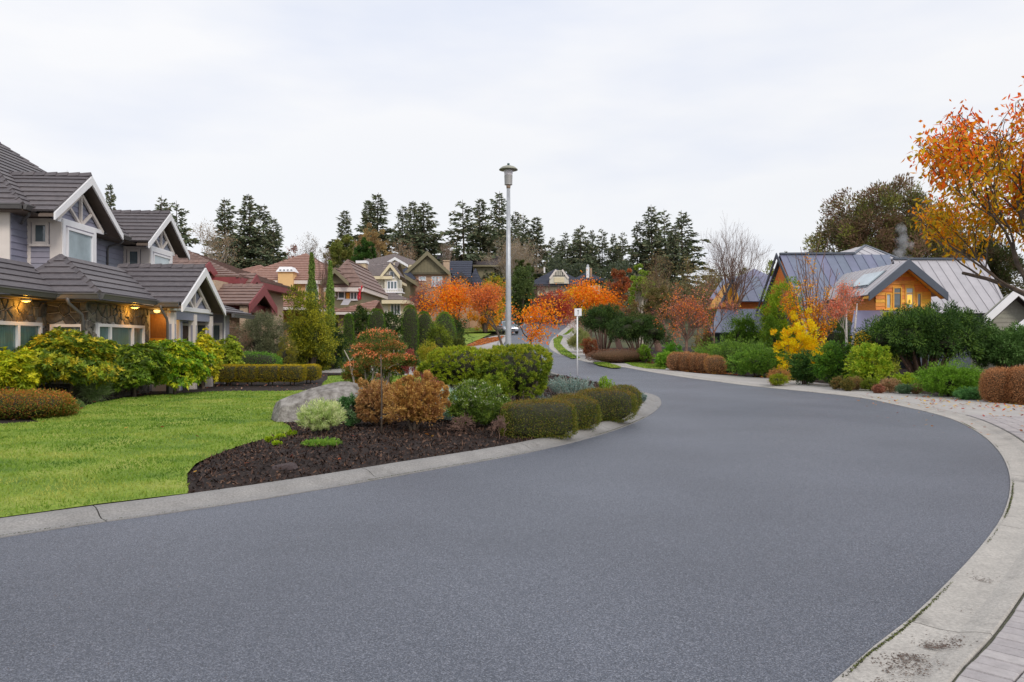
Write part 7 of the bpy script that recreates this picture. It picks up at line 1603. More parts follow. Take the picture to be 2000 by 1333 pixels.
def spire(name, label, px, Y, w, top, cols, n=6000, base=None, lean=0, group=None, bare=None):
    bz = G(Y); X = at(px, Y); ww = W_(w, Y); h = zat(top, Y) - bz; t = thing(name, label, 'conifer', (X, Y, bz), group); ls = Leaves()
    z = RNG.random(n) ** .8; prof = np.minimum(1, (1 - z) * 2.3 + .05) * (.8 + .2 * np.sin(z * 23 + px)); a_ = RNG.uniform(0, 6.28, n); r_ = ww / 2 * prof * np.sqrt(RNG.random(n)) 
    P = np.stack([np.cos(a_) * r_ + lean * z * h, np.sin(a_) * r_, z * h], 1); D = np.stack([np.cos(a_) * .4, np.sin(a_) * .4, np.full(n, -.8 if bare is None else .8)], 1) + RNG.normal(size=(n, 3)) * .25
    C = pal(cols, n, .22)
    if bare is not None: k = z > bare; C[k] = pal([(.24, .13, .08), (.18, .12, .07)], int(k.sum()), .2)
    ls.add(P, D, .16 * RNG.uniform(.6, 1.2, n), .035, C); ls.build('foliage', t, NEEDLE); MB().tube([(X, Y, bz - .1), (X + lean * h, Y, bz + h * .95)], [.1, .02], 6).build('trunk', BARK, t); return t
spire('weeping_conifer', 'taller narrow weeping conifer with brown tip before the peach house', 609, 45, 27, 492, [(.09, .14, .03), (.13, .18, .04), (.06, .09, .02)], 9000)
spire('weeping_conifer', 'narrow weeping conifer with upright brown twigs, right of the taller one', 645, 44, 20, 508, [(.09, .15, .03), (.13, .19, .04)], 7000)
x_, y_ = at(624, 46), 46
tree('bare_upright_tree', 'leafless brown upright sapling between the two weeping conifers', 'tree', 622, 46, 34, 482, TWIGC, BARKRED, 4, 0, seed=31, spread=.25, up=.5, r=.05)
tree('bare_upright_tree', 'leafless brown branches rising above the right weeping conifer', 'tree', 652, 47, 40, 480, TWIGC, BARKRED, 4, 0, seed=37, spread=.3, up=.4, r=.05)
g_ = 'clipped cedar columns beyond the driveway'
CED = [(.07, .13, .016), (.10, .17, .02), (.05, .09, .012)]
for px_, w_, tp_, Y_, lab in ((681, 18, 615, 43, 'narrowest clipped cedar column, leftmost of the four'), (736, 31, 604, 45, 'second clipped cedar column from the left, with rounded top'), (801, 31, 599, 46, 'tallest clipped cedar column, third from the left'), (829, 30, 611, 47, 'clipped cedar column right against the tallest one')):
    clip_shrub('cedar_column', lab, 'cedar', px_, Y_, w_, tp_, CED, e=3, L=.06, W=.03, n=7000, group=g_, jit=.02, amp=.03)
shrub('laurel_shrub', 'dark green loose shrub filling between the cedar columns', 'shrub', 708, 47, 44, 606, DKG + [(.10, .13, .03)], L=.12, W=.05, n=5000, clumps=70)
shrub('laurel_shrub', 'dark shrub between the rounded and the tallest cedar columns', 'shrub', 768, 49, 52, 612, DKG, L=.12, W=.05, n=4500, clumps=70)
shrub('dark_shrub', 'wide dark shrub behind the right-hand cedar column', 'shrub', 880, 56, 84, 616, DKG, L=.12, W=.05, n=4000, clumps=60)
# conical cypress with dark lumps
t = clip_shrub('conical_cypress', 'green conical cypress beside the orange cherry trees', 'cypress', 868, 38, 44, 609, [(.09, .17, .02), (.13, .22, .03), (.06, .11, .015)], e=2.0, L=.06, W=.03, n=7000, jit=.03)
shrub('cloud_cypress', 'dark rounded cypress with yellow-green rim left of the conical one', 'cypress', 853, 34, 56, 632, [(.10, .12, .02), (.05, .07, .012), (.18, .22, .03)], L=.06, W=.025, n=8000, clumps=90, zb=.25, crad=.2)
shrub('cloud_cypress', 'low dark spreading cypress under the pale cherry branch', 'cypress', 882, 35, 62, 648, [(.045, .06, .012), (.07, .08, .015)], L=.06, W=.025, n=7000, clumps=80, crad=.22)
shrub('golden_cypress', 'yellow-tipped feathery shrub just behind the flat-topped pine', 'shrub', 838, 27, 46, 668, [(.24, .24, .03), (.14, .16, .02), (.36, .28, .05)], L=.05, W=.02, n=4500, clumps=60)
# ---- orange cherry trees along the road
tree('cherry_tree', 'bright orange cherry tree, leftmost of those beside the road', 'cherry tree', 905, 60, 150, 548, ORG, BARK, 4, 30, L=.17, W=.10, seed=11, minlv=3, sc=.38, r=.12, spread=.75, up=.05, trunk=.14)
tree('cherry_tree', 'thin-leaved russet cherry tree behind the street lamp', 'cherry tree', 985, 57, 150, 552, [(.50, .13, .04), (.60, .20, .05), (.40, .14, .07)], BARK, 5, 9, L=.13, W=.07, seed=12, minlv=3, sc=.18, r=.11, spread=.6, up=.22)
tree('cherry_tree', 'low orange cherry tree leaning over the road right of the lamp', 'cherry tree', 1040, 40, 190, 580, ORG, BARK, 4, 16, L=.13, W=.08, seed=19, minlv=3, sc=.2, r=.075, spread=.8, up=.05, d0=(.02, 0, 1), keep=lambda P: (P[:, 0] > -.25) | (RNG.random(len(P)) < .35))
tree('cherry_tree', 'rounded bright orange cherry tree beyond the white sign', 'cherry tree', 1153, 78, 104, 552, [(.62, .20, .008), (.60, .14, .006), (.62, .25, .012)], BARK, 4, 34, L=.2, W=.13, seed=14, minlv=3, sc=.5, r=.12, spread=.7, up=.15)
tree('cherry_tree', 'nearly bare greyish-pink cherry tree below the bright round one', 'cherry tree', 1150, 66, 92, 607, PINK, BARKRED, 5, 1, L=.1, W=.05, seed=15, minlv=4, r=.09, spread=.6)
tree('red_maple_tree', 'dark maroon twiggy tree before the cream and olive houses', 'tree', 838, 66, 96, 541, [(.22, .07, .05), (.30, .10, .07), (.16, .07, .06)], BARKRED, 5, 7, L=.13, W=.05, seed=16, minlv=3, sc=.2, r=.1, spread=.6)
tree('red_maple_tree', 'red-brown sparse tree against the black roofs of the olive house', 'tree', 902, 80, 80, 536, [(.42, .10, .05), (.30, .12, .08)], BARKRED, 5, 2, L=.14, W=.06, seed=17, minlv=3, sc=.2, r=.1, spread=.55)
shrub('red_hedge_tree', 'deep red broad tree below the black-roofed house', 'tree', 1085, 108, 90, 574, [(.34, .06, .04), (.26, .07, .05), (.42, .10, .06)], L=.2, W=.1, n=5500, clumps=80, amp=.2)
shrub('plum_hedge', 'purple-grey leafless hedge in front of the black-roofed house', 'hedge', 1072, 122, 128, 562, [(.14, .08, .08), (.18, .10, .09), (.2, .09, .07)], L=.25, W=.06, n=5500, clumps=80, zc=.5, depth=4)
shrub('yellow_shrub', 'bright yellow low hedge before the black-roofed house', 'shrub', 1125, 118, 60, 562, [(.75, .42, .02), (.7, .5, .04)], L=.2, W=.1, n=2600, clumps=40, depth=3)
shrub('orange_shrub', 'russet-orange bush between the lamp and the olive house', 'shrub', 948, 92, 60, 556, [(.50, .22, .04), (.34, .26, .04), (.6, .26, .03)], L=.2, W=.09, n=4500, clumps=60)
shrub('yellow_green_bush', 'yellow-green bushes on the slope left of the lamp', 'shrub', 962, 104, 70, 540, [(.22, .24, .03), (.14, .16, .03), (.34, .26, .04)], L=.25, W=.12, n=4500, clumps=60)
shrub('dark_evergreen_bush', 'dark rounded evergreen just right of the lamp post', 'evergreen', 1018, 112, 44, 524, [(.06, .09, .03), (.09, .12, .04)], L=.3, W=.14, n=6000, clumps=80)
# ---- right of the road
def yew(label, px, Y, w, top, n, cols=DKG, name='yew_tree', zl=.6, cat='yew', L=.07, seed=2, pads=10, base_z=None):
    bz = G(Y) + .03 if base_z is None else base_z; X = at(px, Y); ww = W_(w, Y); h = zat(top, Y) - bz; t = thing(name, label, cat, (X, Y, bz)); ls = Leaves(); rg = np.random.default_rng(seed); mb = MB(); off = Vector((X, Y, bz))
    for i in range(pads):
        a_ = i * 2.4 + seed; r_ = ww * .5 * math.sqrt((i + .3) / pads) * .72; zc_ = zl + (h - zl) * (.30 + .45 * (1 - (r_ / (ww * .5)) ** 2) * rg.uniform(.6, 1.1) + .1 * rg.random()); R = np.array([ww * .24, ww * .24, (h - zl) * .27]); c = np.array([math.cos(a_) * r_, math.sin(a_) * r_ * .7, zc_])
        blob(ls, c, R, n // pads, L, L * .25, cols, 40, .26, -.8, .2, 1.1, .15, .4); mb.tube([off + Vector((math.cos(a_) * .08, math.sin(a_) * .08, -.1)), off + Vector(c) * .5 + Vector((0, 0, -.1)), off + Vector(c)], [.07, .045, .02], 6)
        core(t, c, R, CORE, s=.42, seed=i)
    ls.P[0][:, 2] += 0; ls.build('foliage', t, NEEDLE); mb.build('stems', BARKRED, t, smooth=True); return t
yew('dark green pruned pine, left of the pair behind the white sign', 1178, 47, 92, 600, 26000, name='pruned_pine', cat='pine', zl=.7, L=.12, seed=4)
yew('dark green spreading pine, right of the pair beyond the verge', 1248, 45, 118, 618, 26000, name='pruned_pine', cat='pine', zl=.4, L=.12, seed=6)
yew('big dark green yew bush in front of the cedar dormer', 1806, 25.6, 218, 607, 80000, zl=.4, L=.11, seed=8, pads=22, cols=[(.03, .065, .014), (.045, .09, .02), (.02, .04, .01), (.09, .15, .03)])
yew('dark green yew cut by the right edge of the photo', 1982, 24.6, 138, 642, 40000, zl=.3, L=.11, seed=12, pads=10, cols=[(.05, .10, .025), (.07, .13, .035), (.10, .17, .05)])
g_ = 'copper-brown clipped bushes in a row beside the sidewalk'
for k_, (px_, w_, tp_, Y_, lab) in enumerate(((1322, 36, 690, 36.5, 'leftmost copper clipped bush of the row of five'), (1340, 26, 690, 36.0, 'second copper clipped bush of the row of five'), (1358, 26, 692, 35.6, 'middle copper clipped bush of the row of five'), (1374, 28, 692, 35.2, 'fourth copper clipped bush of the row of five'), (1396, 38, 696, 34.4, 'rightmost and lowest copper clipped bush of the row of five'))):
    clip_shrub('copper_bush', lab, 'shrub', px_, Y_, w_, tp_, COP if k_ < 4 else COP[:2] + [(.30, .17, .05)], e=2.8, L=.045, W=.02, n=5000, group=g_, coremat=COREB, jit=.03, depth=1.0)
g_ = 'copper-brown clipped bushes at the right edge of the photo'
clip_shrub('copper_bush', 'copper clipped bush with leaves at its foot, left of the pair by the right edge', 'shrub', 1954, 19.6, 60, 722, COP, e=2.8, L=.035, W=.014, n=16000, group=g_, coremat=COREB, jit=.03, depth=.85)
clip_shrub('copper_bush', 'copper clipped bush cut by the right edge of the photo', 'shrub', 2000, 19.2, 62, 720, COP, e=2.8, L=.035, W=.014, n=16000, group=g_, coremat=COREB, jit=.03, depth=.85)
JUN = [(.11, .21, .03), (.17, .28, .045), (.07, .14, .022)]
shrub('juniper', 'light green spreading juniper behind the copper clipped row', 'juniper', 1432, 36.0, 165, 668, [(.13, .22, .04), (.18, .28, .05), (.08, .14, .03)], L=.08, W=.03, n=12000, clumps=150, crad=.16, amp=.12, depth=3)
shrub('juniper', 'bluish-green spreading juniper right of the copper clipped row', 'juniper', 1480, 32.5, 124, 682, JUN, L=.07, W=.025, n=13000, clumps=140, crad=.16, amp=.12, depth=2.2)
shrub('juniper', 'green juniper filling behind the yellow shrub', 'juniper', 1560, 36, 70, 690, JUN, L=.07, W=.025, n=4500, clumps=70, depth=2)
shrub('bright_green_shrub', 'low bright green shrub left of the copper clipped row', 'shrub', 1300, 38.5, 44, 690, [(.12, .24, .03), (.18, .30, .04)], L=.08, W=.03, n=4500, clumps=60)
shrub('bright_green_shrub', 'bright green leafy clump under the right-hand pruned pine', 'shrub', 1312, 41, 34, 668, [(.10, .26, .03), (.15, .30, .04)], L=.08, W=.03, n=2500, clumps=40)
shrub('lime_shrub', 'small lime green shrub beneath the spreading pines', 'shrub', 1260, 42.5, 30, 676, [(.18, .28, .04), (.13, .22, .03)], L=.08, W=.03, n=2000, clumps=40)
clip_shrub('heather_bank', 'long low mound of brown heather along the far sidewalk', 'shrub', 1213, 43.0, 128, 684, [(.16, .085, .055), (.22, .12, .08), (.13, .08, .05)], depth=1.8, e=2.2, L=.06, W=.02, n=9000, coremat=COREB, jit=.04, amp=.1)
shrub('ornamental_grass', 'pale green ornamental grass at the bend of the far sidewalk', 'grass', 1132, 54, 44, 652, [(.28, .27, .12), (.20, .22, .08)], L=.3, W=.02, n=2500, clumps=26, crad=.35, up=1.6, rnd=.3, cs=0, stems=False)
shrub('rust_shrub', 'rust-brown shrub beside the ornamental grass', 'shrub', 1152, 50, 36, 663, [(.30, .11, .05), (.20, .09, .05)], L=.1, W=.03, n=2200, clumps=40, cs=.4)
shrub('arborvitae', 'bushy dark green arborvitae in front of the annexe', 'arborvitae', 1452, 39.5, 74, 611, [(.08, .15, .018), (.12, .20, .025), (.05, .10, .014)], L=.08, W=.03, n=12000, clumps=110, crad=.2, amp=.2)
shrub('arborvitae', 'tall yellow-green pyramidal arborvitae left of the golden upright tree', 'arborvitae', 1522, 37.5, 74, 548, [(.18, .25, .025), (.12, .19, .02), (.24, .30, .03)], L=.09, W=.03, n=13000, clumps=130, crad=.2, amp=.2, zc=.6)
shrub('arborvitae', 'narrow dark green arborvitae standing before the pyramidal one', 'arborvitae', 1507, 36.8, 42, 622, [(.08, .14, .018), (.11, .18, .02)], L=.07, W=.03, n=6000, clumps=60, crad=.25, amp=.1)
shrub('dark_evergreen_shrub', 'dark evergreen shrub right of the golden upright tree', 'shrub', 1632, 33, 76, 616, [(.04, .075, .02), (.07, .11, .03)], L=.08, W=.03, n=7000, clumps=90)
shrub('yellow_shrub', 'brilliant yellow spiky shrub in the middle of the right-hand bed', 'shrub', 1568, 30, 86, 634, [(.74, .46, .02), (.66, .50, .03), (.70, .36, .02)], L=.09, W=.03, n=11000, clumps=110, crad=.2, amp=.28, up=.8, cs=.4, shell=(.6, 1.05))
shrub('yellow_shrub', 'smaller yellow-orange shrub behind the white birch stems', 'shrub', 1686, 27.5, 58, 652, [(.72, .38, .02), (.66, .44, .03)], L=.08, W=.03, n=5500, clumps=70, amp=.3, up=.8, cs=.3, shell=(.6, 1.05))
shrub('boxwood', 'glossy dark green rounded bush below the brilliant yellow shrub', 'shrub', 1571, 27.5, 58, 687, [(.05, .11, .025), (.09, .16, .035), (.035, .08, .02)], L=.06, W=.03, n=7000, clumps=80)
shrub('boxwood', 'larger green rounded bush left of the white birch stems', 'shrub', 1626, 26.5, 76, 674, [(.07, .16, .025), (.12, .22, .03), (.05, .10, .02)], L=.06, W=.03, n=10000, clumps=100)
shrub('lime_rhododendron', 'yellow-green rhododendron left of the big dark yew', 'rhododendron', 1694, 24.8, 76, 678, [(.26, .34, .04), (.16, .26, .03), (.34, .38, .05)], L=.08, W=.032, n=8000, clumps=90, crad=.2, amp=.22)
shrub('golden_conifer', 'pale golden-green conifer tip rising behind the big dark yew', 'conifer', 1738, 30, 46, 602, [(.34, .36, .06), (.26, .30, .05)], L=.09, W=.03, n=4500, clumps=60)
shrub('mounded_conifer', 'mid-green smooth spreading mound below the big dark yew', 'shrub', 1858, 21.6, 140, 717, [(.11, .21, .025), (.15, .27, .035), (.08, .15, .02)], L=.055, W=.018, n=20000, clumps=240, crad=.12, amp=.06, depth=1.6, up=.2)
shrub('low_juniper', 'low bluish-green juniper at the sidewalk, left of the copper pair', 'juniper', 1896, 20.5, 62, 762, [(.08, .18, .06), (.12, .24, .08)], L=.045, W=.012, n=7000, clumps=90, crad=.16, depth=.7, stems=False)
shrub('low_golden_shrub', 'low yellow-green shrub under the big dark yew', 'shrub', 1768, 23.8, 52, 733, [(.28, .34, .04), (.18, .26, .03)], L=.05, W=.025, n=4500, clumps=60)
# small mounds along the right bed
for px_, w_, tp_, Y_, c_, lab in ((1521, 44, 721, 27.0, [(.36, .19, .07), (.28, .15, .06)], 'tan-brown heather mound with green foot, left of the dark bushes'), (1521, 36, 733, 26.6, [(.22, .24, .03), (.16, .20, .02)], 'yellow-green foot of the tan-brown heather mound'), (1638, 30, 737, 24.6, [(.10, .10, .03), (.2, .13, .05)], 'dark olive heather mound below the larger green bush'), (1668, 36, 738, 24.3, [(.24, .15, .07), (.18, .13, .05)], 'brownish heather mound, second along the bed'), (1698, 32, 741, 23.9, [(.16, .19, .03), (.10, .13, .02)], 'green-brown heather mound, third along the bed'), (1740, 38, 741, 23.2, [(.34, .22, .13), (.26, .17, .09)], 'pinkish-brown heather mound below the lime rhododendron'), (1790, 24, 752, 22.6, [(.30, .2, .11), (.24, .16, .09)], 'small pale brown heather mound beside the big green mound'), (1768, 34, 753, 22.7, [(.10, .17, .09), (.14, .2, .11)], 'little grey-green cushion plant on the bed edge'), (1655, 26, 742, 23.9, [(.18, .14, .04), (.1, .1, .03)], 'tiny brown cushion between the heather mounds'), (1716, 22, 754, 22.9, [(.22, .10, .07), (.3, .14, .09)], 'small reddish-brown heather tuft at the bed edge')):
    shrub('heather_mound', lab, 'heather', px_, Y_, w_, tp_, c_, L=.04, W=.012, n=3200, clumps=60, crad=.2, amp=.1, stems=False, group='small heather mounds along the right-hand bed', cs=.75)
x_, y_ = at(1435, 36.2), 36.2; tw = thing('dry_twigs', 'tan dry twigs poking out of the junipers', 'shrub', (x_, y_, G(y_))); wood(tw, [(p, [max(.008, .02 * q) for q in r], l) for p, r, l in fit(skeleton((0, 0, 0), (0, 0, 1), .5, 1, 4, (3, 4), .8, .8, .05, .2, .6, 8, first=6), 1.1, 1.25)], BARKPALE, 'twigs')
# ---- trees on the right
tree('bare_cherry_tree', 'spreading nearly bare cherry tree with a few red-orange leaves', 'cherry tree', 1340, 39, 150, 552, [(.55, .14, .05), (.62, .22, .05), (.42, .15, .10), (.35, .16, .12)], BARKRED, 5, 2, L=.10, W=.045, seed=21, minlv=4, sc=.10, r=.10, spread=.85, up=.12, trunk=.22, first=7)
tree('bare_cherry_tree', 'thin cherry tree with small orange and pink leaves beside the pale trunk', 'cherry tree', 1392, 42, 96, 548, [(.62, .20, .08), (.5, .2, .15)], BARKRED, 5, 1, L=.10, W=.045, seed=22, minlv=4, sc=.10, r=.08, spread=.6, up=.2)
tree('tall_bare_tree', 'tall leafless tree with pale trunk and fanning twigs against the sky', 'tree', 1412, 46, 160, 410, TWIGC, BARKPALE, 5, 0, seed=23, spread=.58, up=.13, r=.14, nch=(3, 4), shrink=.74, trunk=.32, twigm=BARKRED, first=9, wob=.08)
px_, y_ = 1590, 31.0; X = at(px_, y_); zb_ = G(y_)
t = thing('golden_upright_tree', 'upright tree with golden-orange leaf plumes in front of the left metal roof', 'tree', (X, y_, zb_)); rg = random.Random(12); mb = MB(); mb2 = MB(); ls = Leaves(); PP_ = []; DD_ = []
mb.tube([(X, y_, zb_ - .1), (X + .02, y_, zb_ + .7), (X, y_, zb_ + 1.3)], [.09, .075, .06], 8)
for i in range(34):
    a_ = rg.uniform(0, 6.28); sp_ = rg.uniform(.05, 1.05) ; L_ = rg.uniform(2.2, 4.9) * (1 if sp_ < .6 else .62); z0 = zb_ + rg.uniform(.6, 1.5); p = Vector((X + rg.uniform(-.05, .05), y_ + rg.uniform(-.05, .05), z0)); d = Vector((math.cos(a_) * sp_, math.sin(a_) * sp_ * .7, 1.15)).normalized(); pts = [p]
    for k in range(8): d = (d + Vector((rg.gauss(0, .05), rg.gauss(0, .05), .05))).normalized(); pts.append(pts[-1] + d * L_ / 8)
    mb2.tube(pts, [.03 - .0027 * k for k in range(9)], 4, cap=False)
    for k in range(2, 8):
        q = pts[k] + Vector((rg.gauss(0, .22), rg.gauss(0, .2), rg.uniform(.2, .5))); mb2.tube([pts[k], q], [.01, .006], 3, cap=False)
        if rg.random() < .75 - (.1 * k if sp_ < .55 else 0) :
            for m_ in range(38):
                u_ = rg.random(); w_ = pts[k].lerp(pts[k + 1], u_) if m_ % 2 else pts[k].lerp(q, u_)
                PP_.append((w_.x - X + rg.gauss(0, .05), w_.y - y_ + rg.gauss(0, .05), w_.z - zb_ + rg.gauss(0, .04))); DD_.append((rg.gauss(0, 1), rg.gauss(0, 1), rg.gauss(.4, .8)))
PP_ = np.array(PP_); ls.add(PP_, np.array(DD_), .10 * RNG.uniform(.6, 1.2, len(PP_)), .045, pal([(.62, .27, .012), (.60, .33, .02), (.6, .20, .012)], len(PP_), .2)); ls.build('foliage', t); mb.build('trunk', BARKRED, t, smooth=True); mb2.build('branches', BARKRED, t, smooth=True)
# birch pair
px_, y_ = 1656, 26.5; X = at(px_, y_); t = thing('birch_tree', 'slim tree with two white stems and coral-pink leaves at the top', 'tree', (X, y_, G(y_))); mb = MB()
for dx, tx in ((-.03, -.06), (.05, .32)): mb.tube([(X + dx, y_, -.1), (X + dx * 1.5, y_, .9), (X + (dx + tx) * .6, y_, 1.9), (X + tx, y_, 2.9)], [.055, .05, .04, .022], 8)
mb.build('trunk', mat('white_bark', (.55, .52, .49), .8, .25, 14, .3, 50, stretch=(1, 1, 4)), t, smooth=True)
sk = [(p, [max(.005, .02 * q) for q in r], l) for p, r, l in fit(skeleton((0, 0, 1.4), (0, 0, 1), .4, 1, 4, (3, 4), .6, .75, .15, .15, .6, 5, first=7), 1.35, 2.35, 1.4)]; wood(t, sk, BARKPALE, 'branches'); ls = Leaves(); tipleaves(ls, sk, 8, .065, .03, PINK, 3, 0, .08, keep=lambda P: P[:, 2] > 2.35); ls.build('foliage', t)
# big tree right rear
def crown_tree(name, label, cat, px, Y, w, top, zl_py, cols, n, L, W, clumps, seed, bark=BARK, r=.3, blobs=9, m=None, amp=.2, group=None, crad=.22, bfrac=.33):
    bz = G(Y); X = at(px, Y); ww = W_(w, Y); h = zat(top, Y) - bz; zl = max(.3, zat(zl_py, Y) - bz); t = thing(name, label, cat, (X, Y, bz), group); rg = random.Random(seed)
    sk = fit(skeleton((0, 0, -.3), (0, 0, 1), 1.0, 1, 4, (3, 4), .6, .68, .15, .15, .6, seed, first=5), ww * .92, h * .95); wood(t, [(p, [max(.012, q * r) for q in r_], l) for p, r_, l in sk], bark, 'trunk'); ls = Leaves()
    for i in range(blobs):
        a_ = i * 2.4 + seed; q = math.sqrt((i + .4) / blobs); c = np.array([math.cos(a_) * q * ww * (.5 - bfrac * .5), math.sin(a_) * q * ww * .3, zl + (h - zl) * (.28 + .48 * (1 - q * q) + rg.uniform(-.08, .12))]); R = np.array([ww * bfrac * .62, ww * bfrac * .62, (h - zl) * .27]) * rg.uniform(.8, 1.15)
        blob(ls, c, R, n // blobs, L, W, cols, clumps // blobs, crad, -.8, amp, .7, .2)
    ls.build('foliage', t, m); return t
crown_tree('pine_tree', 'broad brown-green pine crown behind the right metal roof', 'pine', 1738, 62, 310, 382, 580, [(.10, .11, .035), (.15, .095, .06), (.18, .18, .05), (.08, .07, .035), (.20, .13, .09)], 70000, .26, .09, 320, 5, BARKRED, .35, blobs=16, crad=.3)
crown_tree('pine_tree', 'darker brown tangled trees behind the orange cherry at the right', 'pine', 1900, 66, 200, 440, 610, [(.06, .06, .025), (.10, .07, .045), (.05, .06, .02)], 30000, .26, .09, 160, 8, BARKRED, .3, blobs=9, crad=.3)
# large orange cherry reaching in from the right edge
X, y_ = 9.15, 12.2
t = thing('cherry_tree', 'big orange and gold cherry tree reaching in from the right edge in the foreground', 'cherry tree', (X, y_, 0)); sk = skeleton((0, 0, -.1), (-.05, 0, 1), 1.0, 1, 5, (3, 4), .5, .72, .16, .12, .6, 44, first=6)
sk = [([Vector((p.x, p.y, p.z)) for p in pts], rr, lv) for pts, rr, lv in fit(sk, 7.4, 6.9)]; sk = [(p, [max(.0055, .11 * q ** 1.0) for q in r_], l) for p, r_, l in sk]
def inreg(x, y, z, pad=0):
    px = 1000 + (9.15 + x) / (12.2 + y) * F; py = HY - (z - 1.6) / (12.2 + y) * F
    return (px > 1772 - pad) & (py < 405 + (px - 1775) * 1.08 + pad) & (py > np.interp(px, [1700, 1775, 1800, 1850, 1880, 1930, 1960, 2000, 2400], [340, 330, 250, 235, 195, 270, 240, 150, -300]) - pad * .6)
sk = [s_ for s_ in sk if s_[2] < 2 or all(inreg(p.x, p.y, p.z, 14) for p in s_[0][1:])]
wood(t, sk, BARK, 'trunk', 0, 0); wood(t, sk, BARK, 'branches', 1); ls = Leaves()
def yorg(ls, per, cols, kp): tipleaves(ls, sk, per * 2, .12, .046, cols, 3 if per == 6 else 4, -1.1, .11, lambda P: kp(P) & inreg(P[:, 0], P[:, 1], P[:, 2]))
yorg(ls, 6, [(.60, .22, .012), (.52, .26, .015), (.36, .24, .02), (.26, .20, .025), (.56, .30, .02), (.44, .30, .03)], lambda P: (P[:, 2] < 4.7 + .4 * np.sin(P[:, 0] * 4)))
yorg(ls, 5, [(.64, .16, .008), (.66, .20, .01), (.60, .10, .01)], lambda P: (P[:, 2] > 4.3 + .5 * np.sin(P[:, 0] * 3)) & (P[:, 2] < 5.4))
yorg(ls, 5, [(.58, .07, .02), (.62, .12, .015), (.64, .17, .012)], lambda P: P[:, 2] > 5.2)
ls.build('foliage', t)
# ---- trees behind the houses: firs
FG = 'tall firs on the hill behind the houses'
firs = [(132, 333, 130, 26, 1, 'tip of a fir showing above the grey house ridge'), (214, 360, 110, 44, 0, 'dark fir rising between the two grey house gables'), (318, 383, 105, 66, 1, 'fir with ragged top just right of the first truss gable'), (346, 392, 112, 60, 3, 'fir behind the second truss gable, right of the ragged one'),
 (440, 386, 118, 66, 2, 'slim tall fir left of the dense group of three'), (484, 381, 120, 70, 0, 'tallest fir of the dense group behind the peach house'), (512, 398, 124, 72, 1, 'middle fir of the dense group behind the peach house'), (534, 424, 118, 62, 2, 'lower right fir of the dense group behind the peach house'),
 (674, 411, 175, 52, 0, 'small open fir alone left of the broad fir'), (737, 376, 170, 76, 2, 'broad tall fir above the cream house'), (718, 392, 178, 50, 0, 'narrow fir half behind the broad tall one'), (786, 400, 160, 50, 1, 'left fir of the trio above the hilltop roof'), (806, 394, 165, 56, 0, 'centre fir of the trio above the hilltop roof'), (829, 393, 158, 72, 2, 'right and widest fir of the trio above the hilltop roof'),
 (905, 390, 150, 66, 3, 'fir with long uneven boughs left of the lamp post'), (938, 389, 154, 60, 0, 'fir close left of the lamp post'), (975, 373, 160, 58, 2, 'tall fir directly behind the lamp post'), (1006, 411, 168, 46, 1, 'fir just right of the lamp post'), (1022, 416, 175, 40, 3, 'slender fir second right of the lamp post'), (1048, 424, 172, 56, 0, 'wider fir third right of the lamp post'),
 (1078, 462, 225, 30, 1, 'first of the thin distant firs over the black roof'), (1104, 452, 230, 32, 3, 'second of the thin distant firs over the black roof'), (1126, 446, 235, 34, 1, 'third of the thin distant firs, over the white chimney'), (1134, 437, 228, 36, 3, 'tallest of the thin distant firs over the black roof'), (1156, 448, 232, 30, 1, 'thin distant fir right of the white chimney'), (1176, 445, 236, 32, 3, 'thin distant fir above the end of the black roof'), (1198, 455, 230, 28, 1, 'thin distant fir beyond the end of the black roof'), (1216, 452, 226, 28, 3, 'last of the thin distant firs before the big right-hand group'), (1092, 470, 240, 34, 0, 'low distant fir filling behind the black roof, left'), (1148, 468, 240, 36, 2, 'low distant fir filling behind the white chimney'), (1206, 474, 238, 36, 0, 'low distant fir filling behind, right end'),
 (1246, 430, 140, 44, 1, 'left fir of the big group right of the road'), (1272, 400, 138, 62, 2, 'tallest fir of the big group right of the road'), (1298, 408, 144, 44, 3, 'thin-topped fir of the big group right of the road'), (1334, 411, 136, 66, 1, 'bent-topped brownish fir left of the tall bare tree'), (1316, 440, 130, 52, 0, 'lower fir in front of the bent-topped one'), (1535, 489, 150, 24, 2, 'tip of a fir above the left metal roof')]
for k_, (px_, tp_, Y_, w_, pr, lab) in enumerate(firs): fir(lab, px_, tp_, Y_, w_ * .95, pr, FG)
for px_, tp_, Y_, w_, lab in ((1455, 535, 95, 60, 'low olive-green conifer left of the annexe roof peak'), (1505, 528, 90, 46, 'low yellow-green conifer between annexe and timber house'), (1400, 545, 90, 60, 'low yellowish conifer behind the thin cherry tree')): shrub('low_conifer', lab, 'conifer', px_, Y_, w_, tp_, [(.14, .17, .03), (.09, .12, .025), (.20, .2, .04)], L=.3, W=.1, n=3500, clumps=60, amp=.3, up=.8)
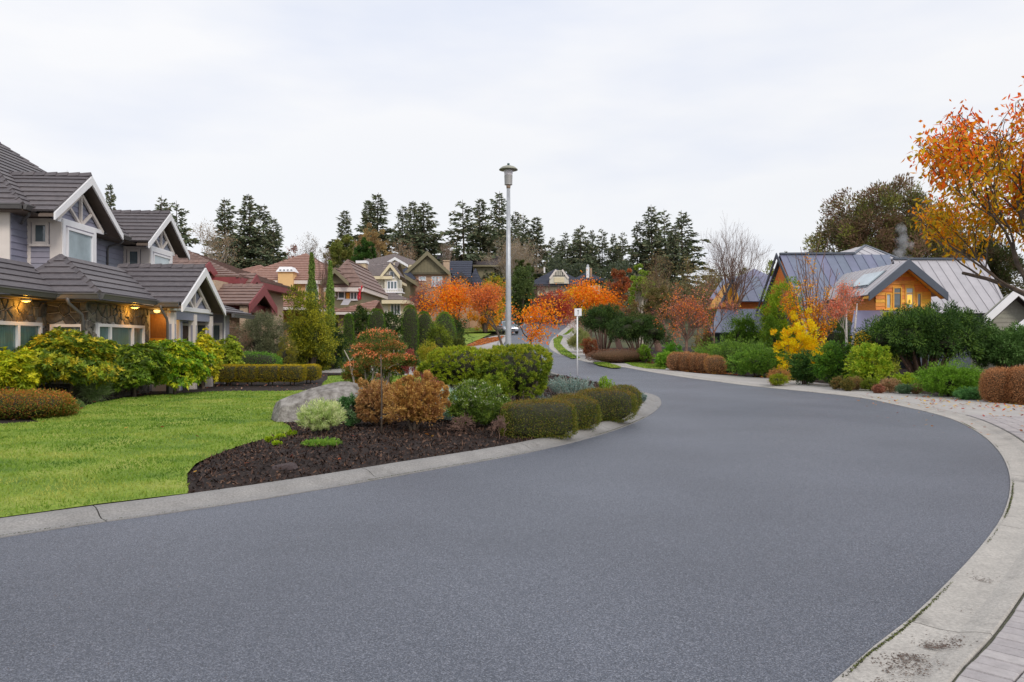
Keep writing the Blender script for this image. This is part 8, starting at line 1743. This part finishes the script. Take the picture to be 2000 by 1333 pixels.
# broadleaf and bare trees in front of the firs
tree('bare_tree', 'pale brown half-bare tree left of the dense fir group', 'tree', 412, 95, 90, 428, [(.26, .17, .10), (.20, .15, .09)], BARKPALE, 5, 2, L=.22, W=.09, seed=51, minlv=4, r=.16, sc=.3)
tree('bare_tree', 'thin leafless tree between the fir group and the peach chimney', 'tree', 590, 120, 66, 460, TWIGC, BARKRED, 5, 2, L=.2, W=.08, seed=52, minlv=4, r=.14)
tree('bare_tree', 'thin brownish tree above the ridge of the peach house', 'tree', 624, 125, 60, 455, [(.12, .10, .05), (.16, .11, .07)], BARKRED, 5, 2, L=.25, W=.09, seed=53, minlv=4, r=.14)
shrub('russet_tree', 'small russet conifer-shaped tree above the peach roof', 'tree', 573, 115, 22, 468, [(.24, .10, .07), (.18, .09, .06)], L=.25, W=.1, n=2200, clumps=40)
crown_tree('broadleaf_tree', 'light olive broad tree left of the dark round one above the grey roofs', 'tree', 672, 135, 76, 458, 540, [(.14, .16, .04), (.20, .19, .06), (.10, .12, .03)], 9000, .36, .16, 90, 3, BARKPALE)
crown_tree('broadleaf_tree', 'dark green round tree above the hilltop roofs', 'tree', 714, 132, 56, 465, 540, [(.035, .075, .018), (.05, .10, .02)], 8000, .34, .15, 80, 4)
crown_tree('broadleaf_tree', 'tan-brown tree behind the dark round one', 'tree', 722, 145, 90, 447, 530, [(.26, .17, .08), (.20, .14, .07), (.3, .22, .1)], 8000, .36, .13, 90, 6, BARKPALE)
tree('bare_tree', 'tan leafless trees right of the dark round one', 'tree', 775, 140, 90, 458, [(.26, .17, .10), (.2, .13, .08)], BARKPALE, 5, 2, L=.3, W=.1, seed=55, minlv=4, r=.18, sc=.4)
tree('bare_tree', 'leafless pale tree behind the top of the olive gable', 'tree', 860, 140, 70, 470, TWIGC, BARKPALE, 5, 2, L=.3, W=.08, seed=56, minlv=4, r=.16)
tree('bare_willow', 'wide leafless fan-shaped tree directly behind the lamp post', 'tree', 985, 120, 150, 445, [(.22, .16, .10), (.26, .19, .12)], BARKPALE, 6, 1, L=.3, W=.06, seed=57, minlv=5, r=.2, spread=.5, up=.25, first=7, trunk=.2)
tree('bare_willow', 'wide leafless tan tree right of the lamp post', 'tree', 1035, 124, 100, 462, [(.22, .16, .10), (.26, .19, .12)], BARKPALE, 6, 1, L=.3, W=.06, seed=58, minlv=5, r=.18, spread=.5, up=.25, first=6, trunk=.2)
crown_tree('evergreen_tree', 'dark olive evergreen under the fan-shaped bare tree', 'tree', 1024, 118, 50, 508, 560, [(.05, .07, .02), (.08, .09, .03)], 6000, .34, .12, 60, 8)
# brown thicket on the right of the road
crown_tree('broadleaf_tree', 'light green loose tree beside the red-brown thicket', 'tree', 1252, 75, 54, 517, 600, [(.20, .28, .05), (.15, .22, .04), (.26, .32, .06)], 5500, .22, .09, 70, 9, BARKPALE)
crown_tree('broadleaf_tree', 'rust-red tree behind the light green one', 'tree', 1214, 84, 76, 526, 620, [(.26, .08, .04), (.20, .10, .05), (.34, .12, .05)], 7000, .24, .10, 80, 10, BARKRED)
tree('bare_tree', 'dense brown twiggy tree left of the tall bare one', 'tree', 1304, 62, 100, 492, [(.17, .12, .06), (.2, .14, .07), (.13, .11, .04)], BARKRED, 5, 4, L=.16, W=.05, seed=61, minlv=4, r=.13, sc=.25)
tree('bare_tree', 'brown-olive twiggy tree behind the tall bare one', 'tree', 1362, 66, 110, 500, [(.17, .13, .05), (.15, .13, .04), (.2, .14, .07)], BARKRED, 5, 4, L=.18, W=.06, seed=62, minlv=4, r=.13, sc=.25)
tree('bare_tree', 'brown twiggy tree behind the annexe', 'tree', 1412, 70, 90, 520, [(.18, .15, .05), (.14, .13, .04)], BARKRED, 5, 4, L=.18, W=.06, seed=63, minlv=4, r=.13, sc=.25)
crown_tree('olive_tree', 'olive-brown bushy tree behind the nearly bare cherry', 'tree', 1290, 56, 120, 560, 650, [(.14, .12, .04), (.19, .12, .06), (.10, .09, .03)], 9000, .17, .06, 90, 12, BARKRED)
crown_tree('olive_tree', 'brown shrubby tree behind the left pruned pine', 'tree', 1212, 60, 90, 596, 660, [(.17, .10, .06), (.12, .10, .03), (.2, .12, .08)], 6000, .17, .06, 70, 13, BARKRED)
shrub('tan_shrub', 'low tan shrub behind the spreading pines', 'shrub', 1385, 45, 62, 644, [(.24, .17, .08), (.3, .18, .08), (.18, .16, .05)], L=.1, W=.04, n=3500, clumps=60)
# background wood that closes gaps low on the hill
def woodmass(name, x0, x1, Y, toplo, tophi, n, cols, L, sd):
    rg = np.random.default_rng(sd); px = rg.uniform(x0, x1, n); yy = Y + rg.uniform(-8, 8, n); prof = vn(px, px * 0, .045, sd); top = np.array([zat(toplo + (tophi - toplo) * p_, y__) for p_, y__ in zip(prof, yy)]); base = np.array([G(y__) for y__ in yy]); z = base + (top - base) * rg.random(n) ** .7
    P = np.stack([(px - 1000) / F * yy, yy, z], 1); D = rg.normal(size=(n, 3)) + np.array([0, 0, .2]); ls = Leaves(); ls.add(P, D, L * rg.uniform(.6, 1.2, n), L * .4, pal(cols, n, .25)); o = ls.build(name, None, LEAF, 'stuff'); return o
woodmass('hillside_thicket', -60, 470, 110, 545, 520, 9000, [(.10, .09, .04), (.06, .07, .03), (.14, .11, .06)], .7, 3)
woodmass('hillside_thicket', 440, 900, 165, 520, 498, 16000, [(.10, .09, .04), (.05, .06, .025), (.14, .11, .06), (.06, .08, .03)], .8, 4)
woodmass('hillside_thicket', 880, 1240, 205, 528, 498, 14000, [(.04, .055, .03), (.06, .07, .035), (.05, .06, .04)], .9, 5)
woodmass('hillside_thicket', 1180, 1560, 120, 570, 545, 12000, [(.10, .09, .04), (.06, .07, .03), (.15, .11, .06)], .6, 6)
woodmass('hillside_thicket', 1500, 2100, 80, 560, 530, 9000, [(.05, .06, .02), (.08, .07, .04)], .5, 7)
